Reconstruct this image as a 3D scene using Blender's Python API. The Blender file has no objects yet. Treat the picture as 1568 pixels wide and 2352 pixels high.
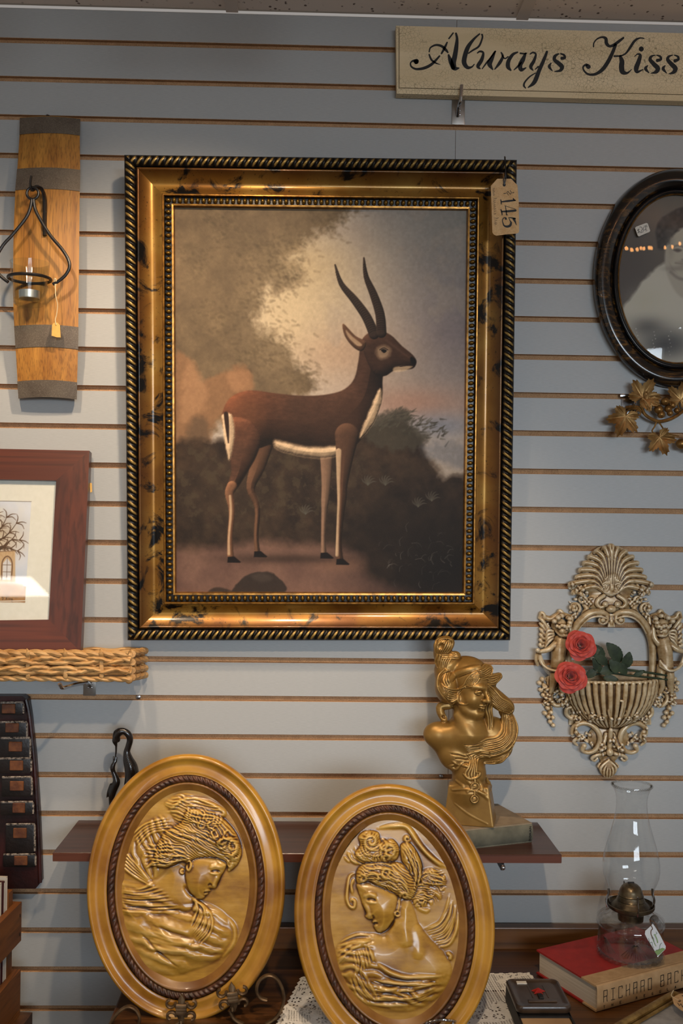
import bpy, bmesh, math, random
import numpy as np
from mathutils import Vector, Matrix
random.seed(7); rng = np.random.default_rng(7)
scene = bpy.context.scene
COL = scene.collection
PI = math.pi

# ------------------------------------------------------------------ camera
FPX = 35.0/24.0*1568.0                    # focal length in pixels of a 1568 px wide frame
EYE = 1.66                                # lens height above the floor
CAM = np.array([0.0, -1.97624, EYE])      # slatwall face is the plane y = 0
PITCH, YAW, ROLL = 0.0098486, 0.0264255, 0.0126633
def _rot(d):
    d = np.asarray(d, float)
    u, w, v = d[..., 0], d[..., 1], d[..., 2]
    c, s = math.cos(ROLL), math.sin(ROLL); u, v = c*u - s*v, s*u + c*v
    c, s = math.cos(PITCH), math.sin(PITCH); w, v = c*w - s*v, s*w + c*v
    c, s = math.cos(YAW), math.sin(YAW); u, w = c*u + s*w, -s*u + c*w
    return np.stack([u, w, v], -1)
def P(px, py, Y):
    """world point seen at photo pixel (px,py) on the plane y=Y (vectorised)"""
    px, py, Y = np.broadcast_arrays(np.asarray(px, float), np.asarray(py, float), np.asarray(Y, float))
    d = _rot(np.stack([(px-784.0)/FPX, np.ones_like(px), -(py-1176.0)/FPX], -1))
    t = (Y - CAM[1])/d[..., 1]
    return CAM + d*t[..., None]
def PZ(px, py, z):
    """world point seen at photo pixel on the horizontal plane z"""
    d = _rot(np.array([(px-784.0)/FPX, 1.0, -(py-1176.0)/FPX]))
    return CAM + d*((z-CAM[2])/d[2])
def S(Y):                                 # pixels per metre on the plane y=Y
    return FPX/(Y - CAM[1])
cam_data = bpy.data.cameras.new('camera'); cam = bpy.data.objects.new('camera', cam_data); COL.objects.link(cam)
cam_data.sensor_fit = 'HORIZONTAL'; cam_data.sensor_width = 24.0; cam_data.lens = 35.0
cam_data.clip_start = 0.05
R_, F_, U_ = _rot([1, 0, 0]), _rot([0, 1, 0]), _rot([0, 0, 1])
cam.matrix_world = Matrix(((R_[0], U_[0], -F_[0], CAM[0]), (R_[1], U_[1], -F_[1], CAM[1]), (R_[2], U_[2], -F_[2], CAM[2]), (0, 0, 0, 1)))
cam_data.dof.use_dof = True; cam_data.dof.focus_distance = 1.90; cam_data.dof.aperture_fstop = 4.0
scene.camera = cam

# ------------------------------------------------------------------ view, world, daylight
vs = scene.view_settings
vs.view_transform = 'Standard'; vs.look = 'None'; vs.gamma = 1.0; vs.use_curve_mapping = False
vs.exposure = 0.22
world = bpy.data.worlds.new('shop_air'); scene.world = world; world.use_nodes = True
wb = world.node_tree.nodes['Background']; wb.inputs[0].default_value = (1.0, 0.93, 0.87, 1); wb.inputs[1].default_value = 0.27
CEIL = None                               # set below
def area_light(name, loc, target, sx, sy, power, color):
    l = bpy.data.lights.new(name, 'AREA'); l.shape = 'RECTANGLE'; l.size = sx; l.size_y = sy; l.energy = power; l.color = color
    o = bpy.data.objects.new(name, l); COL.objects.link(o); o.location = loc
    o.rotation_euler = (Vector(target)-Vector(loc)).to_track_quat('-Z', 'Y').to_euler(); return o
WINC = (1.15, -5.30, 1.62)
area_light('sky_outside_window', (WINC[0]+0.5, -9.0, 2.95), (WINC[0]+0.5, 0, 2.95), 5.0, 2.7, 860.0, (0.80, 0.90, 1.0))   # open sky beyond the shop window
area_light('ceiling_panel_light', (-2.3, -4.2, 2.66), (-2.3, -4.2, 0), 1.2, 0.45, 17.0, (1.0, 0.93, 0.84))
SPOTS = [  # px column above, distance from wall, aim (px, py on wall), watts, cone deg, blend
    (640, 0.72, (300, 1300), 31.0, 92, 0.9),
    (150, 0.85, (110, 1300), 23.0, 72, 0.95),
    (1000, 1.55, (700, 1950), 46.0, 52, 0.9),
]

# ------------------------------------------------------------------ small kit
def lin(c):
    if isinstance(c, str):
        c = tuple(int(c[i:i+2], 16)/255 for i in (0, 2, 4))
    return tuple((x/12.92 if x <= 0.04045 else ((x+0.055)/1.055)**2.4) for x in c)
def lin_np(a):
    a = np.clip(a, 0, 1); return np.where(a <= 0.04045, a/12.92, ((a+0.055)/1.055)**2.4)
class G:
    """mesh collector: verts, faces, material index per face"""
    def __init__(self): self.v = []; self.f = []; self.m = []
    def add(self, vf, mi=0):
        v, f = vf; o = len(self.v)
        self.v.extend([tuple(map(float, p)) for p in v]); self.f.extend([tuple(i+o for i in q) for q in f]); self.m.extend([mi]*len(f)); return self
def mesh(name, vf, mats, smooth=True, sharp=None):
    me = bpy.data.meshes.new(name)
    mi = None
    if isinstance(vf, G): v, f, mi = vf.v, vf.f, vf.m
    else: v, f = vf
    if isinstance(v, np.ndarray) and isinstance(f, np.ndarray):
        v = v.tolist(); f = f.tolist()
    me.from_pydata([tuple(p) for p in v], [], [tuple(q) for q in f])
    for m in (mats if isinstance(mats, (list, tuple)) else [mats]): me.materials.append(m)
    if mi is not None and len(set(mi)) > 1: me.polygons.foreach_set('material_index', mi)
    if smooth:
        me.polygons.foreach_set('use_smooth', [True]*len(me.polygons))
        if sharp is not None: me.set_sharp_from_angle(angle=math.radians(sharp))
    me.update(); return me
def link(o, parent=None):
    COL.objects.link(o)
    if parent is not None:
        o.parent = parent
        if parent.type == 'EMPTY': o.location = Vector(o.location) - Vector(parent.location)
    return o
def part(name, vf, mats, parent, smooth=True, sharp=35, label=None, kind=None):
    me = vf if isinstance(vf, bpy.types.Mesh) else mesh(name, vf, mats, smooth, sharp)
    o = bpy.data.objects.new(name, me); link(o, parent)
    if label: o['label'] = label
    if kind: o['kind'] = kind
    return o
def thing(name, label, cat, loc, group=None):
    o = bpy.data.objects.new(name, None); o.location = tuple(map(float, loc)); o.empty_display_size = 0.02; COL.objects.link(o)
    o['label'] = label; o['category'] = cat
    if group: o['group'] = group
    return o
def struct(name, vf, mats, smooth=False, parent=None):
    o = bpy.data.objects.new(name, mesh(name, vf, mats, smooth, 35)); link(o, parent)
    if parent is None: o['kind'] = 'structure'
    return o
def solo(name, label, cat, vf, mats, smooth=True, sharp=35, group=None, kind=None):
    o = bpy.data.objects.new(name, mesh(name, vf, mats, smooth, sharp)); COL.objects.link(o)
    # put the origin at the base of the thing
    n = len(o.data.vertices); co = np.empty(n*3); o.data.vertices.foreach_get('co', co); co = co.reshape(-1, 3)
    b = np.array([co[:, 0].mean(), co[:, 1].mean(), co[:, 2].min()]); o.data.vertices.foreach_set('co', (co-b).ravel()); o.location = b
    o['label'] = label; o['category'] = cat
    if group: o['group'] = group
    if kind: o['kind'] = kind
    return o
def box(x0, x1, y0, y1, z0, z1):
    v = [(x0, y0, z0), (x1, y0, z0), (x1, y1, z0), (x0, y1, z0), (x0, y0, z1), (x1, y0, z1), (x1, y1, z1), (x0, y1, z1)]
    return v, [(0, 3, 2, 1), (4, 5, 6, 7), (0, 1, 5, 4), (1, 2, 6, 5), (2, 3, 7, 6), (3, 0, 4, 7)]
def bbox_bevel(x0, x1, y0, y1, z0, z1, b, seg=2):
    bm = bmesh.new(); v, f = box(x0, x1, y0, y1, z0, z1); vv = [bm.verts.new(p) for p in v]
    for q in f: bm.faces.new([vv[i] for i in q])
    bmesh.ops.bevel(bm, geom=list(bm.edges), offset=b, segments=seg, profile=0.6, affect='EDGES')
    bm.verts.index_update(); out = [tuple(p.co) for p in bm.verts], [tuple(w.index for w in q.verts) for q in bm.faces]; bm.free(); return out
def xf(M, vf):
    v, f = vf; M = np.array(M); v = np.asarray(v, float); return (v @ M[:3, :3].T + M[:3, 3]), f
def frame_M(o, x, y, z):                  # local axes to world matrix
    return np.array([[x[0], y[0], z[0], o[0]], [x[1], y[1], z[1], o[1]], [x[2], y[2], z[2], o[2]], [0, 0, 0, 1]], float)
def rotm(axis, deg): return np.array(Matrix.Rotation(math.radians(deg), 4, axis))
def smooth_path(pts, n=6, closed=False):
    """Catmull-Rom through points (any dimension)"""
    p = np.asarray(pts, float); N = len(p); out = []
    for i in range(N if closed else N-1):
        if closed: a, b, c, d = p[(i-1) % N], p[i], p[(i+1) % N], p[(i+2) % N]
        else: a, b, c, d = p[max(i-1, 0)], p[i], p[i+1], p[min(i+2, N-1)]
        for k in range(n):
            t = k/n
            out.append(0.5*((2*b)+(-a+c)*t+(2*a-5*b+4*c-d)*t*t+(-a+3*b-3*c+d)*t**3))
    if not closed: out.append(p[-1])
    return np.array(out)
def tube(path, r, n=8, closed=False, flat=None, up=None):
    """swept tube; r scalar or per point; flat=(a,b) scales the section"""
    p = np.asarray(path, float); N = len(p); r = np.broadcast_to(np.asarray(r, float), (N,))
    if closed: t = np.roll(p, -1, 0) - np.roll(p, 1, 0)
    else: t = np.gradient(p, axis=0)
    t /= np.linalg.norm(t, axis=1)[:, None] + 1e-12
    nrm = np.array(up if up is not None else ((0, 0, 1) if abs(t[0][2]) < 0.9 else (1, 0, 0)), float)
    vs_, fs = [], []
    for i in range(N):
        nrm = (np.array(up, float) if up is not None else nrm); nrm = nrm - t[i]*nrm.dot(t[i]); nrm /= np.linalg.norm(nrm)+1e-12
        b = np.cross(t[i], nrm); a1, b1 = flat if flat else (1, 1)
        for k in range(n):
            a = 2*PI*k/n; vs_.append(p[i] + r[i]*(math.cos(a)*nrm*a1 + math.sin(a)*b*b1))
    for i in range(N if closed else N-1):
        j = (i+1) % N
        for k in range(n):
            k2 = (k+1) % n; fs.append((i*n+k, i*n+k2, j*n+k2, j*n+k))
    if not closed:
        fs.append(tuple(range(n-1, -1, -1))); fs.append(tuple((N-1)*n+k for k in range(n)))
    return vs_, fs
def lathe(prof, n=32, center=(0, 0, 0)):
    v, f = [], []; prof = list(prof); cx, cy, cz = center
    for (r, z) in prof:
        for k in range(n):
            a = 2*PI*k/n; v.append((cx+r*math.cos(a), cy+r*math.sin(a), cz+z))
    for i in range(len(prof)-1):
        for k in range(n):
            k2 = (k+1) % n; f.append((i*n+k, i*n+k2, (i+1)*n+k2, (i+1)*n+k))
    return v, f
def sphere(c, r, nu=14, nv=8):
    r = np.broadcast_to(np.asarray(r, float), (3,)); v = [(c[0], c[1], c[2]+r[2])]; f = []
    for i in range(1, nv):
        th = PI*i/nv
        for k in range(nu):
            a = 2*PI*k/nu; v.append((c[0]+r[0]*math.sin(th)*math.cos(a), c[1]+r[1]*math.sin(th)*math.sin(a), c[2]+r[2]*math.cos(th)))
    v.append((c[0], c[1], c[2]-r[2]))
    for k in range(nu): f.append((0, 1+k, 1+(k+1) % nu))
    for i in range(nv-2):
        for k in range(nu):
            a = 1+i*nu; f.append((a+k, a+nu+k, a+nu+(k+1) % nu, a+(k+1) % nu))
    l = len(v)-1; a = 1+(nv-2)*nu
    for k in range(nu): f.append((l, a+(k+1) % nu, a+k))
    return v, f
def grid_faces(nr, nc, flip=False):
    i = np.arange(nr-1)[:, None]*nc + np.arange(nc-1)[None]
    q = np.stack([i, i+1, i+nc+1, i+nc], -1).reshape(-1, 4)
    return q[:, ::-1] if flip else q
def prism(poly, depth_vec):
    """closed polygon (3D points) extruded along depth_vec"""
    p = np.asarray(poly, float); d = np.asarray(depth_vec, float); n = len(p)
    v = np.vstack([p, p+d]); f = [tuple(range(n)), tuple(range(2*n-1, n-1, -1))]
    for i in range(n): j = (i+1) % n; f.append((i, i+n, j+n, j))
    return v, f
def ribbon2(pts, w, n=5, taper=True):
    """2D stroke outline strip: returns left/right 2D points of a variable-width stroke with round-ish ends"""
    pts = np.asarray(pts, float); w = np.broadcast_to(np.asarray(w, float), (len(pts),))
    q = smooth_path(np.column_stack([pts, w]), n) if len(pts) > 2 else np.column_stack([pts, w])
    if len(pts) == 2: q = np.array([q[0]+(q[1]-q[0])*t for t in np.linspace(0, 1, 4)])
    xy, ww = q[:, :2], np.maximum(q[:, 2], 1e-7)/2
    t = np.gradient(xy, axis=0); t /= np.linalg.norm(t, axis=1)[:, None]+1e-9
    # round caps
    def cap(c, tt, r, s):
        out = []
        for a in (0.35, 0.7, 0.92): out.append((c + s*tt*r*a, r*math.sqrt(1-a*a)))
        return out
    A = [(c, r) for c, r in zip(xy, ww)]
    pre = cap(xy[0], t[0], ww[0], -1)[::-1]; post = cap(xy[-1], t[-1], ww[-1], 1)
    cs = np.array([c for c, _ in pre]+[c for c, _ in A]+[c for c, _ in post]); rs = np.array([r for _, r in pre]+[r for _, r in A]+[r for _, r in post])
    tt = np.vstack([[t[0]]*3, t, [t[-1]]*3]); nn = np.column_stack([-tt[:, 1], tt[:, 0]])
    return cs + nn*rs[:, None], cs - nn*rs[:, None]
def strokes(strk, to3, off, thick):
    """list of (pts, widths) -> thin raised mesh; to3 maps Nx2 -> Nx3 on the surface, off = outward unit vector"""
    g = G(); off = np.asarray(off, float)
    for pts, w in strk:
        l, r = ribbon2(pts, w); n = len(l)
        L0, R0 = to3(l), to3(r); v = np.vstack([L0+off*thick, R0+off*thick, L0, R0])
        f = []
        for i in range(n-1):
            f.append((i, i+1, n+i+1, n+i)); f.append((i, 2*n+i, 2*n+i+1, i+1)); f.append((n+i, n+i+1, 3*n+i+1, 3*n+i))
        g.add((v, f))
    return g
def recalc(o):
    bm = bmesh.new(); bm.from_mesh(o.data); bmesh.ops.recalc_face_normals(bm, faces=bm.faces); bm.to_mesh(o.data); bm.free(); return o

# ---- value noise on arrays
def vnoise(x, y, seed=0):
    r = np.random.default_rng(seed); T = r.random((64, 64))
    xi, yi = np.floor(x).astype(int), np.floor(y).astype(int); fx, fy = x-xi, y-yi
    fx, fy = fx*fx*(3-2*fx), fy*fy*(3-2*fy); a = T[yi % 64, xi % 64]; b = T[yi % 64, (xi+1) % 64]; c = T[(yi+1) % 64, xi % 64]; d = T[(yi+1) % 64, (xi+1) % 64]
    return (a*(1-fx)+b*fx)*(1-fy)+(c*(1-fx)+d*fx)*fy
def fbm(x, y, sc, octv=4, seed=0):
    s = 0; a = 0.5; tot = 0
    for o in range(octv):
        s = s + a*vnoise(x/sc*2**o+17.3*o, y/sc*2**o+5.1*o, seed+o); tot += a; a *= 0.55
    return s/tot
def sdf_poly(X, Y, pts):
    p = np.asarray(pts, float); d = np.full(X.shape, 1e9); inside = np.zeros(X.shape, bool); n = len(p)
    for i in range(n):
        a, b = p[i], p[(i+1) % n]; ex, ey = b-a; wx, wy = X-a[0], Y-a[1]
        t = np.clip((wx*ex+wy*ey)/(ex*ex+ey*ey+1e-12), 0, 1); d = np.minimum(d, (wx-ex*t)**2+(wy-ey*t)**2)
        c = ((a[1] <= Y) & (b[1] > Y)) | ((b[1] <= Y) & (a[1] > Y))
        if abs(ey) > 1e-12: inside ^= c & (X < a[0]+ex*(Y-a[1])/ey)
    d = np.sqrt(d); return np.where(inside, -d, d)
def sdf_line(X, Y, pts, w):
    """distance to a polyline minus its (varying) half width"""
    p = np.asarray(pts, float); w = np.broadcast_to(np.asarray(w, float), (len(p),)); d = np.full(X.shape, 1e9)
    for i in range(len(p)-1):
        a, b = p[i], p[i+1]; ex, ey = b-a; wx, wy = X-a[0], Y-a[1]
        t = np.clip((wx*ex+wy*ey)/(ex*ex+ey*ey+1e-12), 0, 1)
        d = np.minimum(d, np.hypot(wx-ex*t, wy-ey*t)-(w[i]+(w[i+1]-w[i])*t))
    return d
class Paint:
    """flat picture painted on a vertex grid (colours in sRGB until baked)"""
    def __init__(self, x0, x1, y0, y1, nx, ny):
        self.X, self.Y = np.meshgrid(np.linspace(x0, x1, nx), np.linspace(y0, y1, ny)); self.c = np.zeros((ny, nx, 3)); self.nx, self.ny = nx, ny
        self.x0, self.x1, self.y0, self.y1 = x0, x1, y0, y1
    def mix(self, col, m):
        self.c = self.c*(1-m[..., None]) + np.asarray(col)*m[..., None]
    def _crop(self, pts, pad):
        p = np.asarray(pts, float); dx = (self.x1-self.x0)/(self.nx-1); dy = (self.y1-self.y0)/(self.ny-1)
        i0 = max(int((p[:, 0].min()-pad-self.x0)/dx), 0); i1 = min(int((p[:, 0].max()+pad-self.x0)/dx)+2, self.nx)
        j0 = max(int((p[:, 1].min()-pad-self.y0)/dy), 0); j1 = min(int((p[:, 1].max()+pad-self.y0)/dy)+2, self.ny)
        return slice(j0, max(j1, j0+1)), slice(i0, max(i1, i0+1))
    def poly(self, pts, col, soft=3, op=1.0, rag=0, ragsc=25, seed=3, smooth=True, vol=None):
        pts = smooth_path(pts, 4, True) if smooth else np.asarray(pts, float)
        sl = self._crop(pts, soft+rag+4); X, Y = self.X[sl], self.Y[sl]
        sd = sdf_poly(X, Y, pts)
        if rag: sd = sd + (fbm(X, Y, ragsc, 4, seed)-0.5)*2*rag
        m = np.clip(0.5-sd/soft, 0, 1)*op
        c = np.asarray(col) if not callable(col) else col(X, Y)
        if vol: c = c*self._vol(-sd, vol)[..., None]
        self.c[sl] = self.c[sl]*(1-m[..., None]) + c*m[..., None]
    def _vol(self, d, vol):
        w, amt = vol; q = np.clip(d/w, 0, 1); h = np.sqrt(np.maximum(1-(1-q)**2, 0))*w*0.6; gy, gx = np.gradient(h); s_ = (self.x1-self.x0)/(self.nx-1); gx, gy = -gx/s_, -gy/s_
        nz = 1/np.sqrt(1+gx*gx+gy*gy); return np.clip(1+amt*((gx*-0.45+gy*-0.75+0.48)*nz-0.48), 0.35, 1.9)
    def line(self, pts, w, col, soft=2, op=1.0, smooth=True, vol=None):
        w = np.broadcast_to(np.asarray(w, float), (len(pts),)); q = np.column_stack([pts, w])
        if smooth and len(pts) > 2: q = smooth_path(q, 4)
        sl = self._crop(q[:, :2], soft+w.max()+3); sd = sdf_line(self.X[sl], self.Y[sl], q[:, :2], q[:, 2]); m = np.clip(0.5-sd/soft, 0, 1)*op
        c = np.asarray(col, float)*(self._vol(-sd, (w.max()*0.8, vol))[..., None] if vol else 1.0)
        self.c[sl] = self.c[sl]*(1-m[..., None]) + c*m[..., None]
    def glow(self, cx, cy, rx, ry, col, op=1.0, p=2):
        m = np.exp(-(((self.X-cx)/rx)**2+((self.Y-cy)/ry)**2)**(p/2))*op; self.mix(col, m)
    def bake(self, name, to3, mat, parent, mask=None):
        v = to3(np.column_stack([self.X.ravel(), self.Y.ravel()])); f = grid_faces(self.ny, self.nx, True)
        cols = lin_np(self.c).reshape(-1, 3)
        if mask is not None:
            keep = mask(self.X.ravel(), self.Y.ravel()); f = f[keep[f].all(1)]
            used = np.unique(f); remap = -np.ones(len(v), int); remap[used] = np.arange(len(used)); v = v[used]; cols = cols[used]; f = remap[f]
        me = mesh(name, (v, f), mat, True)
        at = me.color_attributes.new('paint', 'FLOAT_COLOR', 'POINT'); at.data.foreach_set('color', np.column_stack([cols, np.ones(len(cols))]).astype(np.float32).ravel())
        return part(name, me, None, parent)
def set_attr(me, name, vals):
    a = me.attributes.new(name, 'FLOAT', 'POINT'); a.data.foreach_set('value', np.asarray(vals, np.float32))

# ---- signed distance sculpting + surface nets
class Clay:
    def __init__(self, lo, hi, h):
        self.lo = np.asarray(lo, float); self.h = h; self.n = np.ceil((np.asarray(hi, float)-self.lo)/h).astype(int)+1
        self.d = np.full(tuple(self.n), 1e3, np.float32)
    def _win(self, lo, hi):
        a = np.maximum(np.floor((np.asarray(lo)-self.lo)/self.h).astype(int), 0); b = np.minimum(np.ceil((np.asarray(hi)-self.lo)/self.h).astype(int)+1, self.n)
        if (b <= a).any(): return None
        sl = tuple(slice(a[i], b[i]) for i in range(3))
        g = [((np.arange(a[i], b[i])*self.h)+self.lo[i]).astype(np.float32) for i in range(3)]
        return sl, g[0][:, None, None], g[1][None, :, None], g[2][None, None, :]
    def _put(self, sl, s, k, sub):
        a = self.d[sl]
        if sub: s = -s
        if k <= 0: self.d[sl] = np.maximum(a, s) if sub else np.minimum(a, s); return
        if sub:
            h = np.clip(0.5+0.5*(s-a)/k, 0, 1); self.d[sl] = a*(1-h)+s*h + k*h*(1-h)
        else:
            h = np.clip(0.5+0.5*(a-s)/k, 0, 1); self.d[sl] = a*(1-h)+s*h - k*h*(1-h)
    def ell(self, c, r, R=None, k=0, sub=False):
        c = np.asarray(c, float); r = np.broadcast_to(np.asarray(r, float), (3,)); m = (r.max() if R is not None else r)+k*1.2+2*self.h
        w = self._win(c-m, c+m)
        if w is None: return self
        sl, x, y, z = w; x, y, z = x-c[0], y-c[1], z-c[2]
        if R is not None:
            R = np.asarray(R)[:3, :3].T; x, y, z = R[0, 0]*x+R[0, 1]*y+R[0, 2]*z, R[1, 0]*x+R[1, 1]*y+R[1, 2]*z, R[2, 0]*x+R[2, 1]*y+R[2, 2]*z
        k0 = np.sqrt((x/r[0])**2+(y/r[1])**2+(z/r[2])**2); k1 = np.sqrt((x/r[0]**2)**2+(y/r[1]**2)**2+(z/r[2]**2)**2)+1e-9
        self._put(sl, (k0*(k0-1)/k1).astype(np.float32), k, sub); return self
    def chain(self, pts, r, k=0, sub=False, n=0):
        q = np.column_stack([np.asarray(pts, float), np.broadcast_to(np.asarray(r, float), (len(pts),))])
        if n: q = smooth_path(q, n)
        # one distance for the whole chain inside its window, so k blends once
        m = q[:, 3].max()+k*1.2+2*self.h; w = self._win(q[:, :3].min(0)-m, q[:, :3].max(0)+m)
        if w is None: return self
        sl, x, y, z = w; shp = self.d[sl].shape; best = np.full(shp, 1e3, np.float32)
        sub_ = Clay.__new__(Clay); sub_.lo = self.lo+np.array([s.start for s in sl])*self.h; sub_.h = self.h; sub_.n = np.array(shp); sub_.d = best
        for i in range(len(q)-1):
            a, b = q[i, :3], q[i+1, :3]; ra, rb = q[i, 3], q[i+1, 3]; mm = max(ra, rb)+k*1.2+2*self.h
            w2 = sub_._win(np.minimum(a, b)-mm, np.maximum(a, b)+mm)
            if w2 is None: continue
            s2, x2, y2, z2 = w2; e = b-a; L = e.dot(e)+1e-9
            t = np.clip(((x2-a[0])*e[0]+(y2-a[1])*e[1]+(z2-a[2])*e[2])/L, 0, 1)
            dd = np.sqrt((x2-a[0]-e[0]*t)**2+(y2-a[1]-e[1]*t)**2+(z2-a[2]-e[2]*t)**2)-(ra+(rb-ra)*t)
            best[s2] = np.minimum(best[s2], dd)
        self._put(sl, best, k, sub); return self
    def box(self, c, r, R=None, rnd=0, k=0, sub=False, taper=None):
        c = np.asarray(c, float); r = np.asarray(r, float); m = np.linalg.norm(r)+k+rnd+2*self.h; w = self._win(c-m, c+m); sl, x, y, z = w; x, y, z = x-c[0], y-c[1], z-c[2]
        if R is not None:
            R = np.asarray(R)[:3, :3].T; x, y, z = R[0, 0]*x+R[0, 1]*y+R[0, 2]*z, R[1, 0]*x+R[1, 1]*y+R[1, 2]*z, R[2, 0]*x+R[2, 1]*y+R[2, 2]*z
        s = 1.0
        if taper is not None: s = 1-taper*(z/r[2])            # narrower towards +z
        qx, qy, qz = np.abs(x)/s-r[0]+rnd, np.abs(y)/s-r[1]+rnd, np.abs(z)-r[2]+rnd
        d = np.sqrt(np.maximum(qx, 0)**2+np.maximum(qy, 0)**2+np.maximum(qz, 0)**2)+np.minimum(np.maximum(qx, np.maximum(qy, qz)), 0)-rnd
        self._put(sl, d.astype(np.float32), k, sub); return self
    def cut_below(self, axis, val, keep_above=True):
        g = (np.arange(self.n[axis])*self.h+self.lo[axis]).astype(np.float32); sh = [1, 1, 1]; sh[axis] = -1; g = g.reshape(sh)
        self.d = np.maximum(self.d, (val-g) if keep_above else (g-val)); return self
    def head(self, o, R, s, k=0.03, lids=True, ears=False):
        """human head, s = chin to crown; local x right, y face forward, z up, origin at the chin level"""
        R = np.asarray(R)[:3, :3]; o = np.asarray(o, float)
        def T(p): return o + R @ (np.asarray(p, float)*s)
        E = lambda c, r, k_=0.05, sub=False: self.ell(T(c), np.asarray(r)*s, R, k_*s, sub)
        C = lambda ps, r, k_=0.03, sub=False, n=3: self.chain([T(p) for p in ps], np.asarray(r)*s, k_*s, sub, n)
        E((0, -.05, .62), (.34, .43, .38)); E((0, .12, .36), (.255, .27, .35), .10); E((0, .285, .075), (.10, .085, .075), .08)
        for q in (-1, 1): E((q*.145, .225, .33), (.115, .12, .12), .08); C([(q*.24, -.02, .33), (q*.20, .14, .12), (q*.06, .26, .06)], [.07, .06, .06], .09)
        C([(-.22, .27, .575), (-.1, .365, .585), (0, .375, .57), (.1, .365, .585), (.22, .27, .575)], [.03, .04, .035, .04, .03], .06)
        for q in (-1, 1): E((q*.135, .40, .475), (.085, .075, .048), .05, True)
        for q in (-1, 1):
            E((q*.132, .305, .478), (.068, .062, .056), .012)
            if lids:
                C([(q*.20, .325, .475), (q*.135, .378, .510), (q*.065, .345, .480)], [.014, .017, .014], .012)
                C([(q*.20, .325, .470), (q*.135, .362, .447), (q*.065, .345, .474)], [.009, .011, .010], .012)
        C([(0, .375, .555), (0, .425, .46), (0, .485, .365)], [.030, .030, .042], .045)
        E((0, .47, .355), (.045, .045, .038), .03)
        for q in (-1, 1): E((q*.048, .425, .345), (.032, .042, .030), .03)
        C([(-.105, .335, .232), (-.04, .388, .252), (0, .385, .245), (.04, .388, .252), (.105, .335, .232)], [.010, .021, .019, .021, .010], .018)
        C([(-.085, .335, .215), (0, .388, .198), (.085, .335, .215)], [.012, .028, .012], .018)
        C([(-.10, .362, .228), (0, .412, .226), (.10, .362, .228)], [.006, .009, .006], .012, True)
        C([(-.05, .36, .150), (0, .375, .148), (.05, .36, .150)], [.02, .022, .02], .05, True)
        return T
    def surf(self, pts, r, sink=0.35, k=6, n=5, sub=False, axis=2):
        """chain laid on the front of the present surface; pts are (x, y) in the two other axes"""
        q = np.column_stack([np.asarray(pts, float)[:, :2], np.broadcast_to(np.asarray(r, float), (len(pts),))])
        q = smooth_path(q, n) if len(q) > 2 else q; out = []
        for x, y, rr_ in q:
            i, j = int(round((x-self.lo[0])/self.h)), int(round((y-self.lo[1])/self.h)); i = min(max(i, 0), self.n[0]-1); j = min(max(j, 0), self.n[1]-1)
            col = np.nonzero(self.d[i, j] < 0)[0]
            if len(col): out.append((x, y, self.lo[2]+col[-1]*self.h-rr_*sink, rr_))
        if len(out) > 1:
            o = np.array(out); z = o[:, 2].copy()
            for _ in range(2): z[1:-1] = 0.25*z[:-2]+0.5*z[1:-1]+0.25*z[2:]
            o[:, 2] = z; self.chain(o[:, :3], o[:, 3], k, sub)
        return self
    def comb(self, A, B, cnt, r, k=5, groove=0.0, sink=0.4, wob=0.0, n=5):
        A, B = np.asarray(A, float), np.asarray(B, float); d0 = self
        for i in range(cnt):
            t = i/(cnt-1) if cnt > 1 else 0.5; p = A*(1-t)+B*t
            if wob: p = p+np.random.default_rng(i+int(abs(A.sum())) % 89).normal(0, wob, p.shape)
            self.surf(p, r, sink, k, n)
        if groove:
            for i in range(cnt-1):
                t = (i+0.5)/(cnt-1); self.surf(A*(1-t)+B*t, groove, 0.0, 3, n, True)
        return self
    def surface(self):
        d = self.d; n0 = np.array(d.shape)-1; ins = d < 0
        cnt = np.zeros(tuple(n0), np.int8)
        for a in (0, 1):
            for b in (0, 1):
                for c in (0, 1): cnt += ins[a:a+n0[0], b:b+n0[1], c:c+n0[2]]
        act = (cnt > 0) & (cnt < 8); idx = np.argwhere(act); N = len(idx)
        vid = -np.ones(tuple(n0), np.int32); vid[act] = np.arange(N)
        corners = np.array([(a, b, c) for a in (0, 1) for b in (0, 1) for c in (0, 1)])
        D = np.stack([d[idx[:, 0]+c[0], idx[:, 1]+c[1], idx[:, 2]+c[2]] for c in corners], 1)
        acc = np.zeros((N, 3)); num = np.zeros(N)
        for i in range(8):
            for j in range(i+1, 8):
                if np.abs(corners[i]-corners[j]).sum() != 1: continue
                m = (D[:, i] < 0) != (D[:, j] < 0); t = np.where(m, D[:, i]/np.where(m, D[:, i]-D[:, j], 1), 0)
                acc += np.where(m[:, None], corners[i]+(corners[j]-corners[i])*t[:, None], 0); num += m
        v = (idx + acc/num[:, None])*self.h + self.lo
        fs = []
        for ax in range(3):
            u, w = (ax+1) % 3, (ax+2) % 3
            s0 = [slice(1, -1)]*3; s1 = [slice(1, -1)]*3; s0[ax] = slice(0, -1); s1[ax] = slice(1, None)
            a = ins[tuple(s0)]; b = ins[tuple(s1)]; ed = np.argwhere(a != b)
            if not len(ed): continue
            sgn = a[ed[:, 0], ed[:, 1], ed[:, 2]]; base = ed.copy(); base[:, u] += 1; base[:, w] += 1
            def cell(du, dw):
                q = base.copy(); q[:, u] -= du; q[:, w] -= dw; return vid[q[:, 0], q[:, 1], q[:, 2]]
            q = np.stack([cell(1, 1), cell(0, 1), cell(0, 0), cell(1, 0)], 1); q[~sgn] = q[~sgn][:, ::-1]; fs.append(q[(q >= 0).all(1)])
        return v, np.vstack(fs)

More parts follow.
